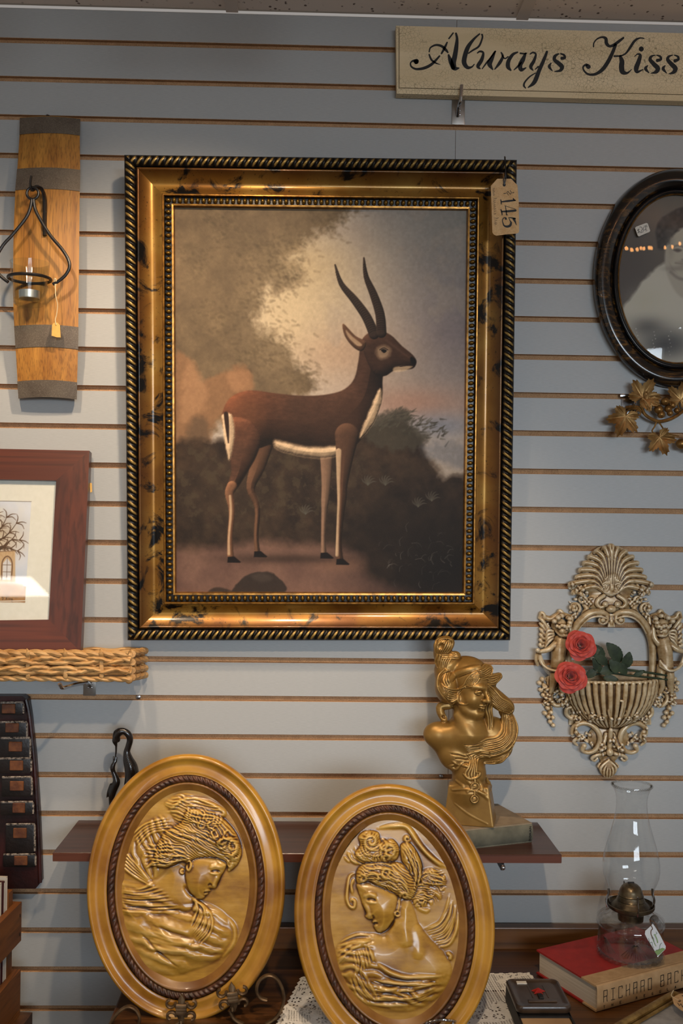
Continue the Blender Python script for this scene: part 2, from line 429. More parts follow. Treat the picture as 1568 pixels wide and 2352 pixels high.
# ------------------------------------------------------------------ materials
def nmat(name):
    m = bpy.data.materials.new(name); m.use_nodes = True; nt = m.node_tree; return m, nt, nt.nodes['Principled BSDF']
def mapped(nt, scale=(1, 1, 1), rot=(0, 0, 0), coord='Object'):
    tc = nt.nodes.new('ShaderNodeTexCoord'); mp = nt.nodes.new('ShaderNodeMapping'); mp.inputs['Scale'].default_value = scale; mp.inputs['Rotation'].default_value = rot
    nt.links.new(tc.outputs[coord], mp.inputs[0]); return mp.outputs[0]
def noise(nt, vec, scale, detail=4, rough=0.55, dist=0):
    n = nt.nodes.new('ShaderNodeTexNoise'); n.inputs['Scale'].default_value = scale; n.inputs['Detail'].default_value = detail; n.inputs['Roughness'].default_value = rough; n.inputs['Distortion'].default_value = dist
    if vec is not None: nt.links.new(vec, n.inputs['Vector'])
    return n.outputs['Fac']
def ramp(nt, fac, stops):
    r = nt.nodes.new('ShaderNodeValToRGB'); e = r.color_ramp.elements
    while len(e) < len(stops): e.new(0.5)
    for i, (p, c) in enumerate(stops):
        e[i].position = p; e[i].color = (*(lin(c) if isinstance(c, str) else c), 1)
    nt.links.new(fac, r.inputs[0]); return r.outputs[0]
def mixc(nt, fac, a, b, mode='MIX'):
    m = nt.nodes.new('ShaderNodeMix'); m.data_type = 'RGBA'; m.blend_type = mode
    for s, v in ((m.inputs['Factor'], fac), (m.inputs['A'], a), (m.inputs['B'], b)):
        if isinstance(v, (int, float)): s.default_value = v
        elif isinstance(v, (str, tuple)): s.default_value = (*(lin(v) if isinstance(v, str) else v), 1)
        else: nt.links.new(v, s)
    return m.outputs['Result']
def bump(nt, b, height, strength=0.3, dist=0.001, prev=None):
    n = nt.nodes.new('ShaderNodeBump'); n.inputs['Strength'].default_value = strength; n.inputs['Distance'].default_value = dist
    nt.links.new(height, n.inputs['Height'])
    if prev is not None: nt.links.new(prev, n.inputs['Normal'])
    nt.links.new(n.outputs[0], b.inputs['Normal']); return n.outputs[0]
def mat(name, c1, c2=None, rough=0.5, metal=0.0, scale=40, stretch=(1, 1, 1), lo=0.35, hi=0.65, bmp=0, bscale=None, bdist=0.001, coat=0, detail=5, spec=None, rot=(0, 0, 0), rough2=None):
    m, nt, b = nmat(name); b.inputs['Roughness'].default_value = rough; b.inputs['Metallic'].default_value = metal
    if spec is not None: b.inputs['Specular IOR Level'].default_value = spec
    if coat: b.inputs['Coat Weight'].default_value = coat; b.inputs['Coat Roughness'].default_value = 0.12
    if c2 is None and not bmp: b.inputs['Base Color'].default_value = (*lin(c1), 1); return m
    v = mapped(nt, stretch, rot); f = noise(nt, v, scale, detail)
    if c2 is not None: nt.links.new(ramp(nt, f, [(lo, c1), (hi, c2)]), b.inputs['Base Color'])
    else: b.inputs['Base Color'].default_value = (*lin(c1), 1)
    if bmp: bump(nt, b, noise(nt, v, bscale, detail) if bscale else f, bmp, bdist)
    return m
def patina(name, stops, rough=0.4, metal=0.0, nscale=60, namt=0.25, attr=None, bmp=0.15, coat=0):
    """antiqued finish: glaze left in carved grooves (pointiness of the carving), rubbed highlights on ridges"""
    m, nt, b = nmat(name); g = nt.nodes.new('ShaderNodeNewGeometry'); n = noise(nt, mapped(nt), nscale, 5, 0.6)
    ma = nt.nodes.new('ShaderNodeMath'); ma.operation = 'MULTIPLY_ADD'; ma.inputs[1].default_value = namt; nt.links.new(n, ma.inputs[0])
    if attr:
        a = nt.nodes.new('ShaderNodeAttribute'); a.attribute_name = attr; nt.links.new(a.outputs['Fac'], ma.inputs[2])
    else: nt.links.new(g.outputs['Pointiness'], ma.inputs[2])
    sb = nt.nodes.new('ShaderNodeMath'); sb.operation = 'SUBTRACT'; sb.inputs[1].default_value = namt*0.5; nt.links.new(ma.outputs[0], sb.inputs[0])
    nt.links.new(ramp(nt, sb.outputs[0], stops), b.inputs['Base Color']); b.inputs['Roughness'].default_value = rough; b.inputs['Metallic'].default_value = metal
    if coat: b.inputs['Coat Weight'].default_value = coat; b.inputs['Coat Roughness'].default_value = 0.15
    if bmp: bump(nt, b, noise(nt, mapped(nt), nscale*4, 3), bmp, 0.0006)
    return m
def wood(name, dark, light, axis='x', scale=14, rough=0.45, contrast=(0.3, 0.7), coat=0.0, ring=1.0, bmp=0.12, knots=None):
    m, nt, b = nmat(name); st = {'x': (0.025, 1, 1), 'y': (1, 0.025, 1), 'z': (1, 1, 0.025)}[axis]
    v = mapped(nt, st); f1 = noise(nt, v, scale, 6, 0.6, 1.2*ring); f2 = noise(nt, v, scale*9, 3, 0.5, 0.2)
    c = ramp(nt, f1, [(contrast[0], dark), (contrast[1], light)]); pores = ramp(nt, f2, [(0.35, (0.42, 0.42, 0.42)), (0.52, (1, 1, 1))])
    col = mixc(nt, 0.7, c, pores, 'MULTIPLY')
    if knots:
        vo = nt.nodes.new('ShaderNodeTexVoronoi'); vo.inputs['Scale'].default_value = knots; nt.links.new(mapped(nt, (0.6, 1, 0.6)), vo.inputs[0])
        col = mixc(nt, ramp(nt, vo.outputs['Distance'], [(0.04, (1, 1, 1)), (0.16, (0, 0, 0))]), col, '2a140c')
    nt.links.new(col, b.inputs['Base Color']); b.inputs['Roughness'].default_value = rough
    if coat: b.inputs['Coat Weight'].default_value = coat; b.inputs['Coat Roughness'].default_value = 0.2
    bump(nt, b, f2, bmp, 0.0005); return m
def painted(name, rough=0.5, bscale=900, bstr=0.25, coat=0, stretch=(1, 1, 1)):
    m, nt, b = nmat(name); a = nt.nodes.new('ShaderNodeAttribute'); a.attribute_name = 'paint'; nt.links.new(a.outputs['Color'], b.inputs['Base Color']); b.inputs['Roughness'].default_value = rough
    if bstr: bump(nt, b, noise(nt, mapped(nt, stretch), bscale, 3), bstr, 0.0006)
    if coat: b.inputs['Coat Weight'].default_value = coat; b.inputs['Coat Roughness'].default_value = 0.1
    return m
def thin_glass(name, tint=(0.97, 0.98, 0.98), ior=1.5, rough=0.02, boost=1.0):
    m = bpy.data.materials.new(name); m.use_nodes = True; nt = m.node_tree; nt.nodes.clear()
    out = nt.nodes.new('ShaderNodeOutputMaterial'); mx = nt.nodes.new('ShaderNodeMixShader'); lw = nt.nodes.new('ShaderNodeLayerWeight'); lw.inputs['Blend'].default_value = 0.5; f0 = ((ior-1)/(ior+1))**2
    pw_ = nt.nodes.new('ShaderNodeMath'); pw_.operation = 'POWER'; pw_.inputs[1].default_value = 5.0; nt.links.new(lw.outputs['Facing'], pw_.inputs[0])
    fr = nt.nodes.new('ShaderNodeMath'); fr.operation = 'MULTIPLY_ADD'; fr.inputs[1].default_value = 1-f0; fr.inputs[2].default_value = f0; nt.links.new(pw_.outputs[0], fr.inputs[0])
    tr = nt.nodes.new('ShaderNodeBsdfTransparent'); tr.inputs[0].default_value = (*tint, 1); gl = nt.nodes.new('ShaderNodeBsdfGlossy'); gl.inputs['Roughness'].default_value = rough
    nt.links.new(fr.outputs[0], mx.inputs[0]); nt.links.new(tr.outputs[0], mx.inputs[1]); nt.links.new(gl.outputs[0], mx.inputs[2]); nt.links.new(mx.outputs[0], out.inputs[0]); return m

M_ = {}
# laminate: fine horizontal brushed grain
m, nt, b = nmat('grey_laminate'); f = noise(nt, mapped(nt, (0.5, 1, 14)), 160, 4, 0.6)
f2 = noise(nt, mapped(nt), 2.2, 3)
nt.links.new(mixc(nt, 0.35, ramp(nt, f, [(0.3, '9c9d9d'), (0.7, 'b1b3b2')]), ramp(nt, f2, [(0.3, 'a4a5a5'), (0.7, 'aeb0b0')])), b.inputs['Base Color'])
b.inputs['Roughness'].default_value = 0.42; b.inputs['Specular IOR Level'].default_value = 0.35; bump(nt, b, f, 0.06, 0.0004); M_['lam'] = m
m, nt, b = nmat('raw_fibreboard'); v = mapped(nt); f = noise(nt, v, 420, 5, 0.7); f2 = noise(nt, v, 60, 3)
nt.links.new(mixc(nt, 0.5, ramp(nt, f, [(0.36, '6b4a30'), (0.5, 'b48c66'), (0.66, 'cba57c')]), ramp(nt, f2, [(0.3, '93704e'), (0.7, 'bd956c')])), b.inputs['Base Color'])
b.inputs['Roughness'].default_value = 0.85; bump(nt, b, f, 0.5, 0.001); M_['mdf'] = m
m, nt, b = nmat('ceiling_tile_fissured'); v = mapped(nt); vo = nt.nodes.new('ShaderNodeTexVoronoi'); vo.inputs['Scale'].default_value = 75; nt.links.new(mapped(nt, (1, 0.8, 1)), vo.inputs[0])
hole = ramp(nt, vo.outputs['Distance'], [(0.16, (1, 1, 1)), (0.26, (0, 0, 0))]); f = noise(nt, v, 38, 4)
msk = mixc(nt, 1.0, hole, ramp(nt, f, [(0.47, (0, 0, 0)), (0.55, (1, 1, 1))]), 'MULTIPLY')
nt.links.new(mixc(nt, msk, 'e6d9ce', '66554b'), b.inputs['Base Color']); b.inputs['Roughness'].default_value = 0.9; bump(nt, b, f, 0.2, 0.002); M_['tile'] = m
M_['grid'] = mat('ceiling_grid_white', 'd2c5ba', rough=0.5)
M_['plain'] = mat('shop_wall_paint', '8d8780', '989289', rough=0.8, scale=8)
M_['floor'] = mat('shop_vinyl_floor', 'a89a8c', 'b8aa9b', rough=0.5, scale=6)
M_['chrome'] = mat('chrome', 'b8b8ba', rough=0.16, metal=1.0)
M_['zinc'] = mat('zinc_plate', '8f8a84', '9d9892', rough=0.33, metal=1.0, scale=50)
M_['black_iron'] = mat('black_iron', '0b0a0b', '161314', rough=0.42, scale=120, bmp=0.2)
M_['string'] = mat('cotton_string', 'd8c39a', rough=0.9)
M_['ink'] = mat('black_ink', '0c0c0d', rough=0.6)
M_['glass'] = thin_glass('clear_glass', (0.92, 0.945, 0.945), 1.22)
M_['pane'] = thin_glass('picture_glass', (0.985, 0.99, 0.99), 1.45, 0.01)

# ------------------------------------------------------------------ setting: slatwall
PITCH_M = 0.0762; Z1 = EYE + 1.01997
def zg(k): return Z1 - PITCH_M*k                       # centre height of groove k
SEAM = float(P(1046, 300, 0)[0]); GAP = 0.0098
XL, XR = -1.35, 1.55
CEIL = float(P(784, 36, 0)[2])
struct('floor', box(-3.2, 3.6, -5.5, 0.05, -0.02, 0.0), M_['floor'])
wall = struct('wall_back', box(XL-0.4, XR+0.4, 0.0095, 0.035, 0, CEIL), M_['mdf'])
def slat_mesh(x0, x1, h):
    """one slat: laminate face, raw board edges and a hidden lip, local z from 0 to h"""
    g = G(); b = 0.0006
    prof = [(0.0, b), (0.0, h-b), (-b+0.0012, h), (0.0096, h), (0.0096, 0.0), (-b+0.0012, 0)]
    prof = [(y, z) for y, z in prof]; n = len(prof)
    v = [(x, y, z) for x in (x0, x1) for y, z in prof]
    g.add((v, [(0, 1, n+1, n)][::1]), 0)
    g2 = [(i, (i+1) % n, n+(i+1) % n, n+i) for i in range(1, n)]
    g.f += g2; g.m += [1]*len(g2)
    caps = [tuple(range(n)), tuple(range(2*n-1, n-1, -1))]; g.f += caps; g.m += [1, 1]
    return mesh('slat', g, [M_['lam'], M_['mdf']], False)
hfull = PITCH_M-GAP
for (x0, x1) in ((XL, SEAM-0.0004), (SEAM+0.0004, XR)):
    me = slat_mesh(x0, x1, hfull)
    for k in range(0, 34):
        z0 = zg(k+1)+GAP/2; ztop = min(z0+hfull, CEIL-0.001)
        if z0 < 0 or ztop-z0 < 0.01: continue
        mm = me if ztop-z0 > hfull-1e-4 else slat_mesh(x0, x1, ztop-z0)
        o = bpy.data.objects.new('slat', mm); o.location = (0, 0, z0); link(o, wall)
# ceiling: suspended grid with fissured tiles
struct('ceiling', box(-3.2, 3.6, -5.5, 0.05, CEIL+0.03, CEIL+0.06), M_['plain'])
ceil = bpy.data.objects['ceiling']
gx = [float(P(520, 14, -0.12)[0]), 0]; gx[1] = float(P(1228, 33, -0.12)[0]); TW = gx[1]-gx[0]
xs = [gx[0]+TW*i for i in range(-4, 6)]; ys = [0.0, -0.61, -1.22, -1.83, -2.44, -3.05, -3.66, -4.27, -4.88, -5.49]
tme = {}
for i in range(len(xs)-1):
    for j in range(len(ys)-1):
        key = 0
        if key not in tme: tme[key] = mesh('ceiling_tile', bbox_bevel(0.004, TW-0.004, -0.606, -0.004, 0, 0.015, 0.003, 1), M_['tile'], False)
        o = bpy.data.objects.new('ceiling_tile', tme[key]); o.location = (xs[i], ys[j], CEIL+0.004); link(o, ceil)
for x in xs[1:-1]:
    part('ceiling_grid_bar', box(x-0.012, x+0.012, -5.49, -0.001, CEIL, CEIL+0.0035), M_['grid'], ceil, False)
for y in ys[1:-1]:
    part('ceiling_grid_bar', box(xs[0], xs[-1], y-0.012, y+0.012, CEIL-0.0004, CEIL+0.0034), M_['grid'], ceil, False)
# far side of the shop (behind the lens): wall with the shop window
wx0, wx1, wz0, wz1 = WINC[0]-1.15, WINC[0]+1.15, WINC[2]-0.75, WINC[2]+0.75
fw = G()
for q in (box(-3.2, wx0, -5.5, -5.4, 0, CEIL), box(wx1, 3.6, -5.5, -5.4, 0, CEIL), box(wx0, wx1, -5.5, -5.4, 0, wz0), box(wx0, wx1, -5.5, -5.4, wz1, CEIL)): fw.add(q)
struct('wall_front', fw, M_['plain'])
M_['dark'] = mat('dark_window_bar', '3b3733', rough=0.5)
wn = struct('window_1', [g for g in (box(wx0-0.05, wx0, -5.4, -5.32, wz0-0.05, wz1+0.05),)][0], M_['dark'])
for q in (box(wx1, wx1+0.05, -5.4, -5.32, wz0-0.05, wz1+0.05), box(wx0, wx1, -5.4, -5.32, wz1, wz1+0.05), box(wx0, wx1, -5.4, -5.32, wz0-0.05, wz0), box(WINC[0]-0.02, WINC[0]+0.02, -5.29, -5.27, wz0, wz1)):
    part('window_bar', q, M_['dark'], wn, False)
part('window_pane', box(wx0, wx1, -5.40, -5.395, wz0, wz1), M_['pane'], wn, False)
# unseen counter added behind the lens, blocks window light from the lower wall
M_['counter'] = mat('grey_light_block', '6f675f', '7b736a', rough=0.6, scale=5)
dc = thing('light_block_counter', 'unseen grey counter added behind the viewer to block low window light', 'counter', (1.0, -3.35, 0))
part('cabinet', box(-0.6, 2.9, -3.6, -3.12, 0.08, 1.34), M_['counter'], dc, False); part('counter_top', bbox_bevel(-0.63, 2.93, -3.63, -3.09, 1.34, 1.37, 0.004, 2), M_['counter'], dc, False); part('kick_base', box(-0.56, 2.86, -3.56, -3.16, 0, 0.08), M_['dark'], dc, False)
# ceiling spotlights of the shop
M_['lampwhite'] = mat('white_lamp_housing', 'd8d5d0', rough=0.4)
M_['bulb'] = nmat('lamp_bulb_glow')[0]; bb = M_['bulb'].node_tree.nodes['Principled BSDF']; bb.inputs['Emission Color'].default_value = (1, 0.78, 0.5, 1); bb.inputs['Emission Strength'].default_value = 6
for i, (px, out, aim, watt, cone, blend) in enumerate(SPOTS):
    lx = float(P(px, 200, 0)[0]); loc = Vector((lx, -out, CEIL-0.13)); tgt = Vector(P(aim[0], aim[1], 0))
    t = thing('ceiling_spotlight', ['white ceiling spotlight above the large framed painting', 'white ceiling spotlight above the barrel stave', 'white ceiling spotlight farther from the wall, aimed at the shelf'][i], 'spotlight', (lx, -out, CEIL), 'ceiling spotlights')
    q = (tgt-loc).to_track_quat('-Z', 'Y'); Mx = np.array(Matrix.Translation(loc) @ q.to_matrix().to_4x4())
    part('canopy', lathe([(0.0, 0), (0.05, 0), (0.05, -0.015), (0.012, -0.02), (0.012, -0.06), (0, -0.06)], 24, (lx, -out, CEIL)), M_['lampwhite'], t)
    part('housing', xf(Mx, lathe([(0, 0.09), (0.03, 0.085), (0.042, 0.06), (0.045, -0.03), (0.042, -0.03), (0.038, 0.03), (0, 0.04)], 24)), M_['lampwhite'], t)
    part('bulb', xf(Mx, sphere((0, 0, 0.012), 0.022)), M_['bulb'], t)
    l = bpy.data.lights.new('spot_lamp', 'SPOT'); l.energy = watt; l.color = (1.0, 0.76, 0.52); l.spot_size = math.radians(cone); l.spot_blend = blend; l.shadow_soft_size = 0.025
    o = bpy.data.objects.new('spot_lamp', l); COL.objects.link(o); o.location = loc + (tgt-loc).normalized()*0.04; o.rotation_euler = q.to_euler()

# ------------------------------------------------------------------ the large framed painting
YB, YT = -0.046, -0.104                              # front face of the frame: bottom, top (it leans out at the top)
bl, br, tl, tr = P(289, 1473, YB), P(1175, 1476, YB), P(281, 346, YT), P(1191, 365, YT)
fx_ = (br-bl)+(tr-tl); fx_ /= np.linalg.norm(fx_)
fup = ((tl+tr)-(bl+br))/2; FH = np.linalg.norm(fup); fup /= FH; fx_ -= fup*fx_.dot(fup); fx_ /= np.linalg.norm(fx_)
fn = np.cross(fx_, fup); fn = fn if fn[1] < 0 else -fn
FW = (np.linalg.norm(br-bl)+np.linalg.norm(tr-tl))/2
FD = 0.048
fo = (bl+br+tl+tr)/4 - fx_*FW/2 - fup*FH/2 - fn*FD     # back lower-left corner of the frame
def FL(u, v, w):                                       # frame-local (m) to world
    u, v, w = np.broadcast_arrays(np.asarray(u, float), np.asarray(v, float), np.asarray(w, float))
    return fo + u[..., None]*fx_ + v[..., None]*fup + w[..., None]*fn
m, nt, b = nmat('gilded_tortoise_moulding'); v = mapped(nt)
n1 = noise(nt, mapped(nt, (1, 1, 1)), 17, 7, 0.62, 0.6); n2 = noise(nt, v, 240, 4, 0.6); n3 = noise(nt, mapped(nt), 9, 3)
gold = ramp(nt, n3, [(0.30, '6a4213'), (0.5, '8e6322'), (0.7, 'a5803c')])
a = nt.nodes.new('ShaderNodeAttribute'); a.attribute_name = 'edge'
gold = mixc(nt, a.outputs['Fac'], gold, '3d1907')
col = mixc(nt, ramp(nt, n1, [(0.39, (1, 1, 1)), (0.46, (0, 0, 0))]), gold, '0b0806')
col = mixc(nt, ramp(nt, n2, [(0.30, (0.8, 0.8, 0.8)), (0.37, (0, 0, 0))]), col, '1c0f06')
nt.links.new(col, b.inputs['Base Color']); b.inputs['Metallic'].default_value = 0.6; b.inputs['Roughness'].default_value = 0.34; b.inputs['Coat Weight'].default_value = 0.3; b.inputs['Coat Roughness'].default_value = 0.12
bump(nt, b, n2, 0.08, 0.0006); M_['tort'] = m
m, nt, b = nmat('rubbed_rope_gilding'); a = nt.nodes.new('ShaderNodeAttribute'); a.attribute_name = 'gild'; n = noise(nt, mapped(nt), 600, 3, 0.6)
ma = nt.nodes.new('ShaderNodeMath'); ma.operation = 'MULTIPLY_ADD'; ma.inputs[1].default_value = 0.5; nt.links.new(n, ma.inputs[0]); nt.links.new(a.outputs['Fac'], ma.inputs[2])
nt.links.new(ramp(nt, ma.outputs[0], [(0.72, '0a0806'), (1.0, '43321c'), (1.25, '94793f')]), b.inputs['Base Color']); b.inputs['Metallic'].default_value = 0.5; b.inputs['Roughness'].default_value = 0.38; M_['rope'] = m
M_['bead'] = mat('gold_bead', '4f3812', '8a6a2c', rough=0.28, metal=0.8, scale=14)
M_['ebony'] = mat('black_frame_channel', '0d0a08', '1b140d', rough=0.35, scale=60)
M_['giltline'] = mat('thin_gilt_line', '6d4a1d', 'b07c35', rough=0.3, metal=0.7, scale=90)
frame = thing('framed_painting', 'large gilt-framed painting of a horned brown animal in a wooded landscape', 'painting', FL(FW/2, 0, 0.0))
def rail(profile, side, ns=2, attr=None, name=None, dens=None):
    """mitred frame rail; profile = list of (t from outer edge, height); side 0 bottom,1 right,2 top,3 left"""
    prof = np.asarray(profile, float); L = FW if side in (0, 2) else FH
    s = np.linspace(0, 1, ns)[:, None]; t = prof[:, 0][None]; al = t + (L-2*t)*s; h = np.broadcast_to(prof[:, 1][None], al.shape)
    return al, np.broadcast_to(t, al.shape), h
def place(side, al, t, h):
    if side == 0: return FL(al, t, h)
    if side == 2: return FL(FW-al, FH-t, h)
    if side == 1: return FL(FW-t, al, h)
    return FL(t, FH-al, h)
RW = 0.0245
body_prof = [(0.0, 0.0), (0.0, 0.030), (RW, 0.030)]
cove = [(RW, 0.0390)] + [(RW+0.001+0.0455*q, 0.0405-0.019*math.sin(PI*min(1, q*1.12)*0.62)**0.9 + 0.006*max(0, q-0.55)/0.45) for q in np.linspace(0, 1, 15)]
cove_end = RW+0.0465
chan = [(cove_end, 0.0315), (cove_end+0.0012, 0.0335), (cove_end+0.0030, 0.0335), (cove_end+0.0042, 0.0300), (cove_end+0.0052, 0.0215), (cove_end+0.0165, 0.0215), (cove_end+0.0172, 0.0255), (cove_end+0.0205, 0.0250), (cove_end+0.0222, 0.0130)]
INN = cove_end+0.0205
for side in range(4):
    L = FW if side in (0, 2) else FH
    # back and outer edge
    al, t, h = rail(body_prof, side); q = place(side, al, t, h); bo = part('frame_edge', (q.reshape(-1, 3), grid_faces(*al.shape)), M_['ebony'], frame)
    # rope: round moulding with diagonal strands
    pitch = 0.0136; ns = int(L/pitch*9); nc = 11
    tt = np.linspace(0.0008, RW-0.0004, nc); s = np.linspace(0, 1, ns)[:, None]; t = np.broadcast_to(tt[None], (ns, nc)); al = t+(L-2*t)*s
    ang = (t-tt[0])/(tt[-1]-tt[0]); sg = -1 if side in (0, 2) else -1
    ph = (al + sg*ang*0.016*(1 if side in (1, 3) else 1))/pitch*2*PI
    ridge = 0.5+0.5*np.cos(ph); ridge = ridge**0.7; rnd = np.sin(PI*np.clip(ang, 0, 1))**0.55
    h = 0.0345 + 0.0105*rnd + 0.0036*(ridge-0.5)*rnd
    q = place(side, al, t, h); me = mesh('rope_moulding', (q.reshape(-1, 3), grid_faces(ns, nc)), M_['rope'], True); set_attr(me, 'gild', (ridge*(0.35+0.65*rnd)).ravel()); part('rope_moulding', me, None, frame)
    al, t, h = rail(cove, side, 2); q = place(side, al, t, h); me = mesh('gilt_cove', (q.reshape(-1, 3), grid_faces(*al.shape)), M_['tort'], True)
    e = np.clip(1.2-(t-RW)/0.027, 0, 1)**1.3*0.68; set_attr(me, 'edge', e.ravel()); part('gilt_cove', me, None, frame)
    al, t, h = rail(chan[:4], side); q = place(side, al, t, h); part('gilt_fillet', (q.reshape(-1, 3), grid_faces(*al.shape)), M_['giltline'], frame)
    al, t, h = rail(chan[3:6], side); q = place(side, al, t, h); ch = part('bead_channel', (q.reshape(-1, 3), grid_faces(*al.shape)), M_['ebony'], frame)
    al, t, h = rail(chan[5:], side); q = place(side, al, t, h); part('inner_lip', (q.reshape(-1, 3), grid_faces(*al.shape)), M_['giltline'], frame)
    tb = cove_end+0.0108; nb = 52 if side in (0, 2) else 69; sp = (L-2*tb)/nb
    if side == 0:
        bv, bf = sphere((0, 0, 0), (0.0042, 0.0058, 0.0058), 10, 7); BV = np.array(bv)
        beadh = mesh('bead', xf(frame_M((0, 0, 0), fx_, fup, fn), (BV, bf)), M_['bead']); beadv = mesh('bead', xf(frame_M((0, 0, 0), fup, fx_, fn), (BV, bf)), M_['bead'])
    for i in range(nb):
        p = place(side, np.array(tb+sp*(i+0.0)), np.array(tb), np.array(0.0245)); o = bpy.data.objects.new('bead', beadh if side in (0, 2) else beadv); o.location = p; link(o, frame)
part('backing_board', (lambda c: prism(c, fn*0.003))(FL([0.03, FW-0.03, FW-0.03, 0.03], [0.03, 0.03, FH-0.03, FH-0.03], [0.008]*4)), M_['mdf'], frame, False)

# the picture itself: a generic landscape with a standing horned animal (painted on canvas)
pt = Paint(30, 1520, 35, 1975, 480, 620); X, Y = pt.X, pt.Y
n = fbm(X, Y, 420, 5, 11); n2_ = fbm(X, Y, 160, 5, 31)
sky = np.stack([0.57+0.12*n, 0.53+0.11*n, 0.49+0.10*n], -1); pt.c = sky
pt.mix((0.46, 0.46, 0.44), np.clip((X-900)/600, 0, 1)*np.clip(1-Y/700, 0, 1)*(0.4+0.8*n2_)); pt.mix((0.46, 0.425, 0.435), np.clip((X-1050)/350, 0, 1)*np.clip(1-abs(Y-650)/500, 0, 1)*0.8)
pt.glow(610, 560, 330, 300, (0.74, 0.67, 0.55), 0.95); pt.glow(720, 330, 260, 190, (0.66, 0.59, 0.47), 0.7); pt.glow(900, 760, 300, 150, (0.66, 0.54, 0.44), 0.6)
pt.glow(1250, 1010, 300, 90, (0.60, 0.45, 0.38), 0.7); pt.glow(1380, 1120, 200, 70, (0.43, 0.45, 0.50), 0.8)
pt.mix((0.60, 0.55, 0.50), np.clip((n2_-0.56)*5, 0, 0.5)*np.clip((X-650)/300, 0, 1)*np.clip((1000-Y)/300, 0, 1))
fol = lambda x, y: np.stack([0.375+0.14*(fbm(x, y, 60, 5, 5)-0.4), 0.318+0.12*(fbm(x, y, 60, 5, 5)-0.4), 0.243+0.09*(fbm(x, y, 60, 5, 5)-0.4)], -1)
# hanging foliage upper left
pt.poly([(0, 0), (900, 0), (880, 110), (760, 170), (660, 240), (620, 320), (660, 400), (560, 450), (500, 420), (460, 540), (430, 600), (520, 680), (620, 760), (660, 830), (740, 920), (640, 1000), (300, 1100), (0, 1200)], fol, 60, 0.97, 60, 46, 8)
pt.glow(600, 560, 190, 240, (0.72, 0.65, 0.53), 0.42); pt.glow(690, 300, 150, 120, (0.68, 0.60, 0.46), 0.35)
for i in range(1500):
    r = np.random.default_rng(i); x0, y0 = [(860, 80), (640, 230), (620, 380), (470, 520), (590, 730), (690, 880), (300, 120), (180, 300), (420, 220), (500, 330), (250, 600), (450, 780)][i % 12]
    x0 += r.normal(-40, 62); y0 += r.normal(-10, 55); a = r.uniform(-0.3, 1.3); l = r.uniform(8, 26); c = r.uniform(0.25, 0.47)
    pt.line([(x0, y0), (x0+l*math.cos(a), y0+l*math.sin(a))], [4.5, 2], (c, c*0.86, c*0.65), 12, 0.34)
# rocks at left, bush mass, dark undergrowth
pt.poly([(30, 780), (110, 800), (180, 900), (290, 850), (400, 840), (430, 960), (260, 1080), (180, 1250), (30, 1320)], (0.50, 0.375, 0.27), 30, 0.85, 30, 50, 4)
pt.poly([(90, 830), (150, 850), (200, 960), (140, 1080), (60, 1100)], (0.60, 0.46, 0.34), 34, 0.6, 24, 40, 14); pt.poly([(300, 860), (400, 850), (420, 930), (330, 960)], (0.60, 0.45, 0.33), 30, 0.55, 20, 40, 15)
pt.poly([(110, 1100), (190, 1090), (200, 1200), (90, 1230)], (0.30, 0.25, 0.20), 30, 0.6, 20, 40, 16)
dk = lambda x, y: np.stack([0.165+0.20*(fbm(x, y, 70, 6, 21)-0.42), 0.128+0.16*(fbm(x, y, 70, 6, 21)-0.42), 0.102+0.11*(fbm(x, y, 70, 6, 21)-0.42)], -1)
pt.poly([(0, 1290), (160, 1200), (330, 1190), (520, 1150), (800, 1180), (940, 1120), (1080, 1090), (1200, 1110), (1290, 1180), (1340, 1290), (1420, 1380), (1600, 1420), (1600, 2050), (0, 2050)], dk, 40, 0.97, 36, 70, 9)
pt.poly([(1000, 1120), (1100, 1060), (1210, 1040), (1250, 1120), (1330, 1170), (1240, 1240), (1060, 1220)], (0.25, 0.235, 0.20), 26, 0.8, 30, 36, 19)
for i in range(120):
    r = np.random.default_rng(900+i); x0 = r.uniform(1060, 1420); y0 = 1090+0.25*abs(x0-1160)+r.normal(0, 28); a = r.uniform(-1.2, 0.1); l = r.uniform(16, 42); c = r.uniform(0.2, 0.32)
    pt.line([(x0, y0), (x0+l*math.cos(a), y0+l*math.sin(a))], [5, 1], (c, c*0.95, c*0.82), 5, 0.6)
pt.poly([(1290, 1230), (1400, 1200), (1520, 1230), (1520, 1330), (1400, 1310)], (0.40, 0.41, 0.44), 40, 0.6, 25, 40, 6)
pt.glow(300, 1480, 330, 200, (0.235, 0.19, 0.15), 0.5); pt.mix((0.27, 0.235, 0.18), np.clip((fbm(X, Y, 38, 5, 91)-0.55)*5, 0, 0.55)*np.clip((Y-1180)/80, 0, 1)*np.clip((1700-Y)/120, 0, 1)*np.clip((1150-X)/300, 0.15, 1))
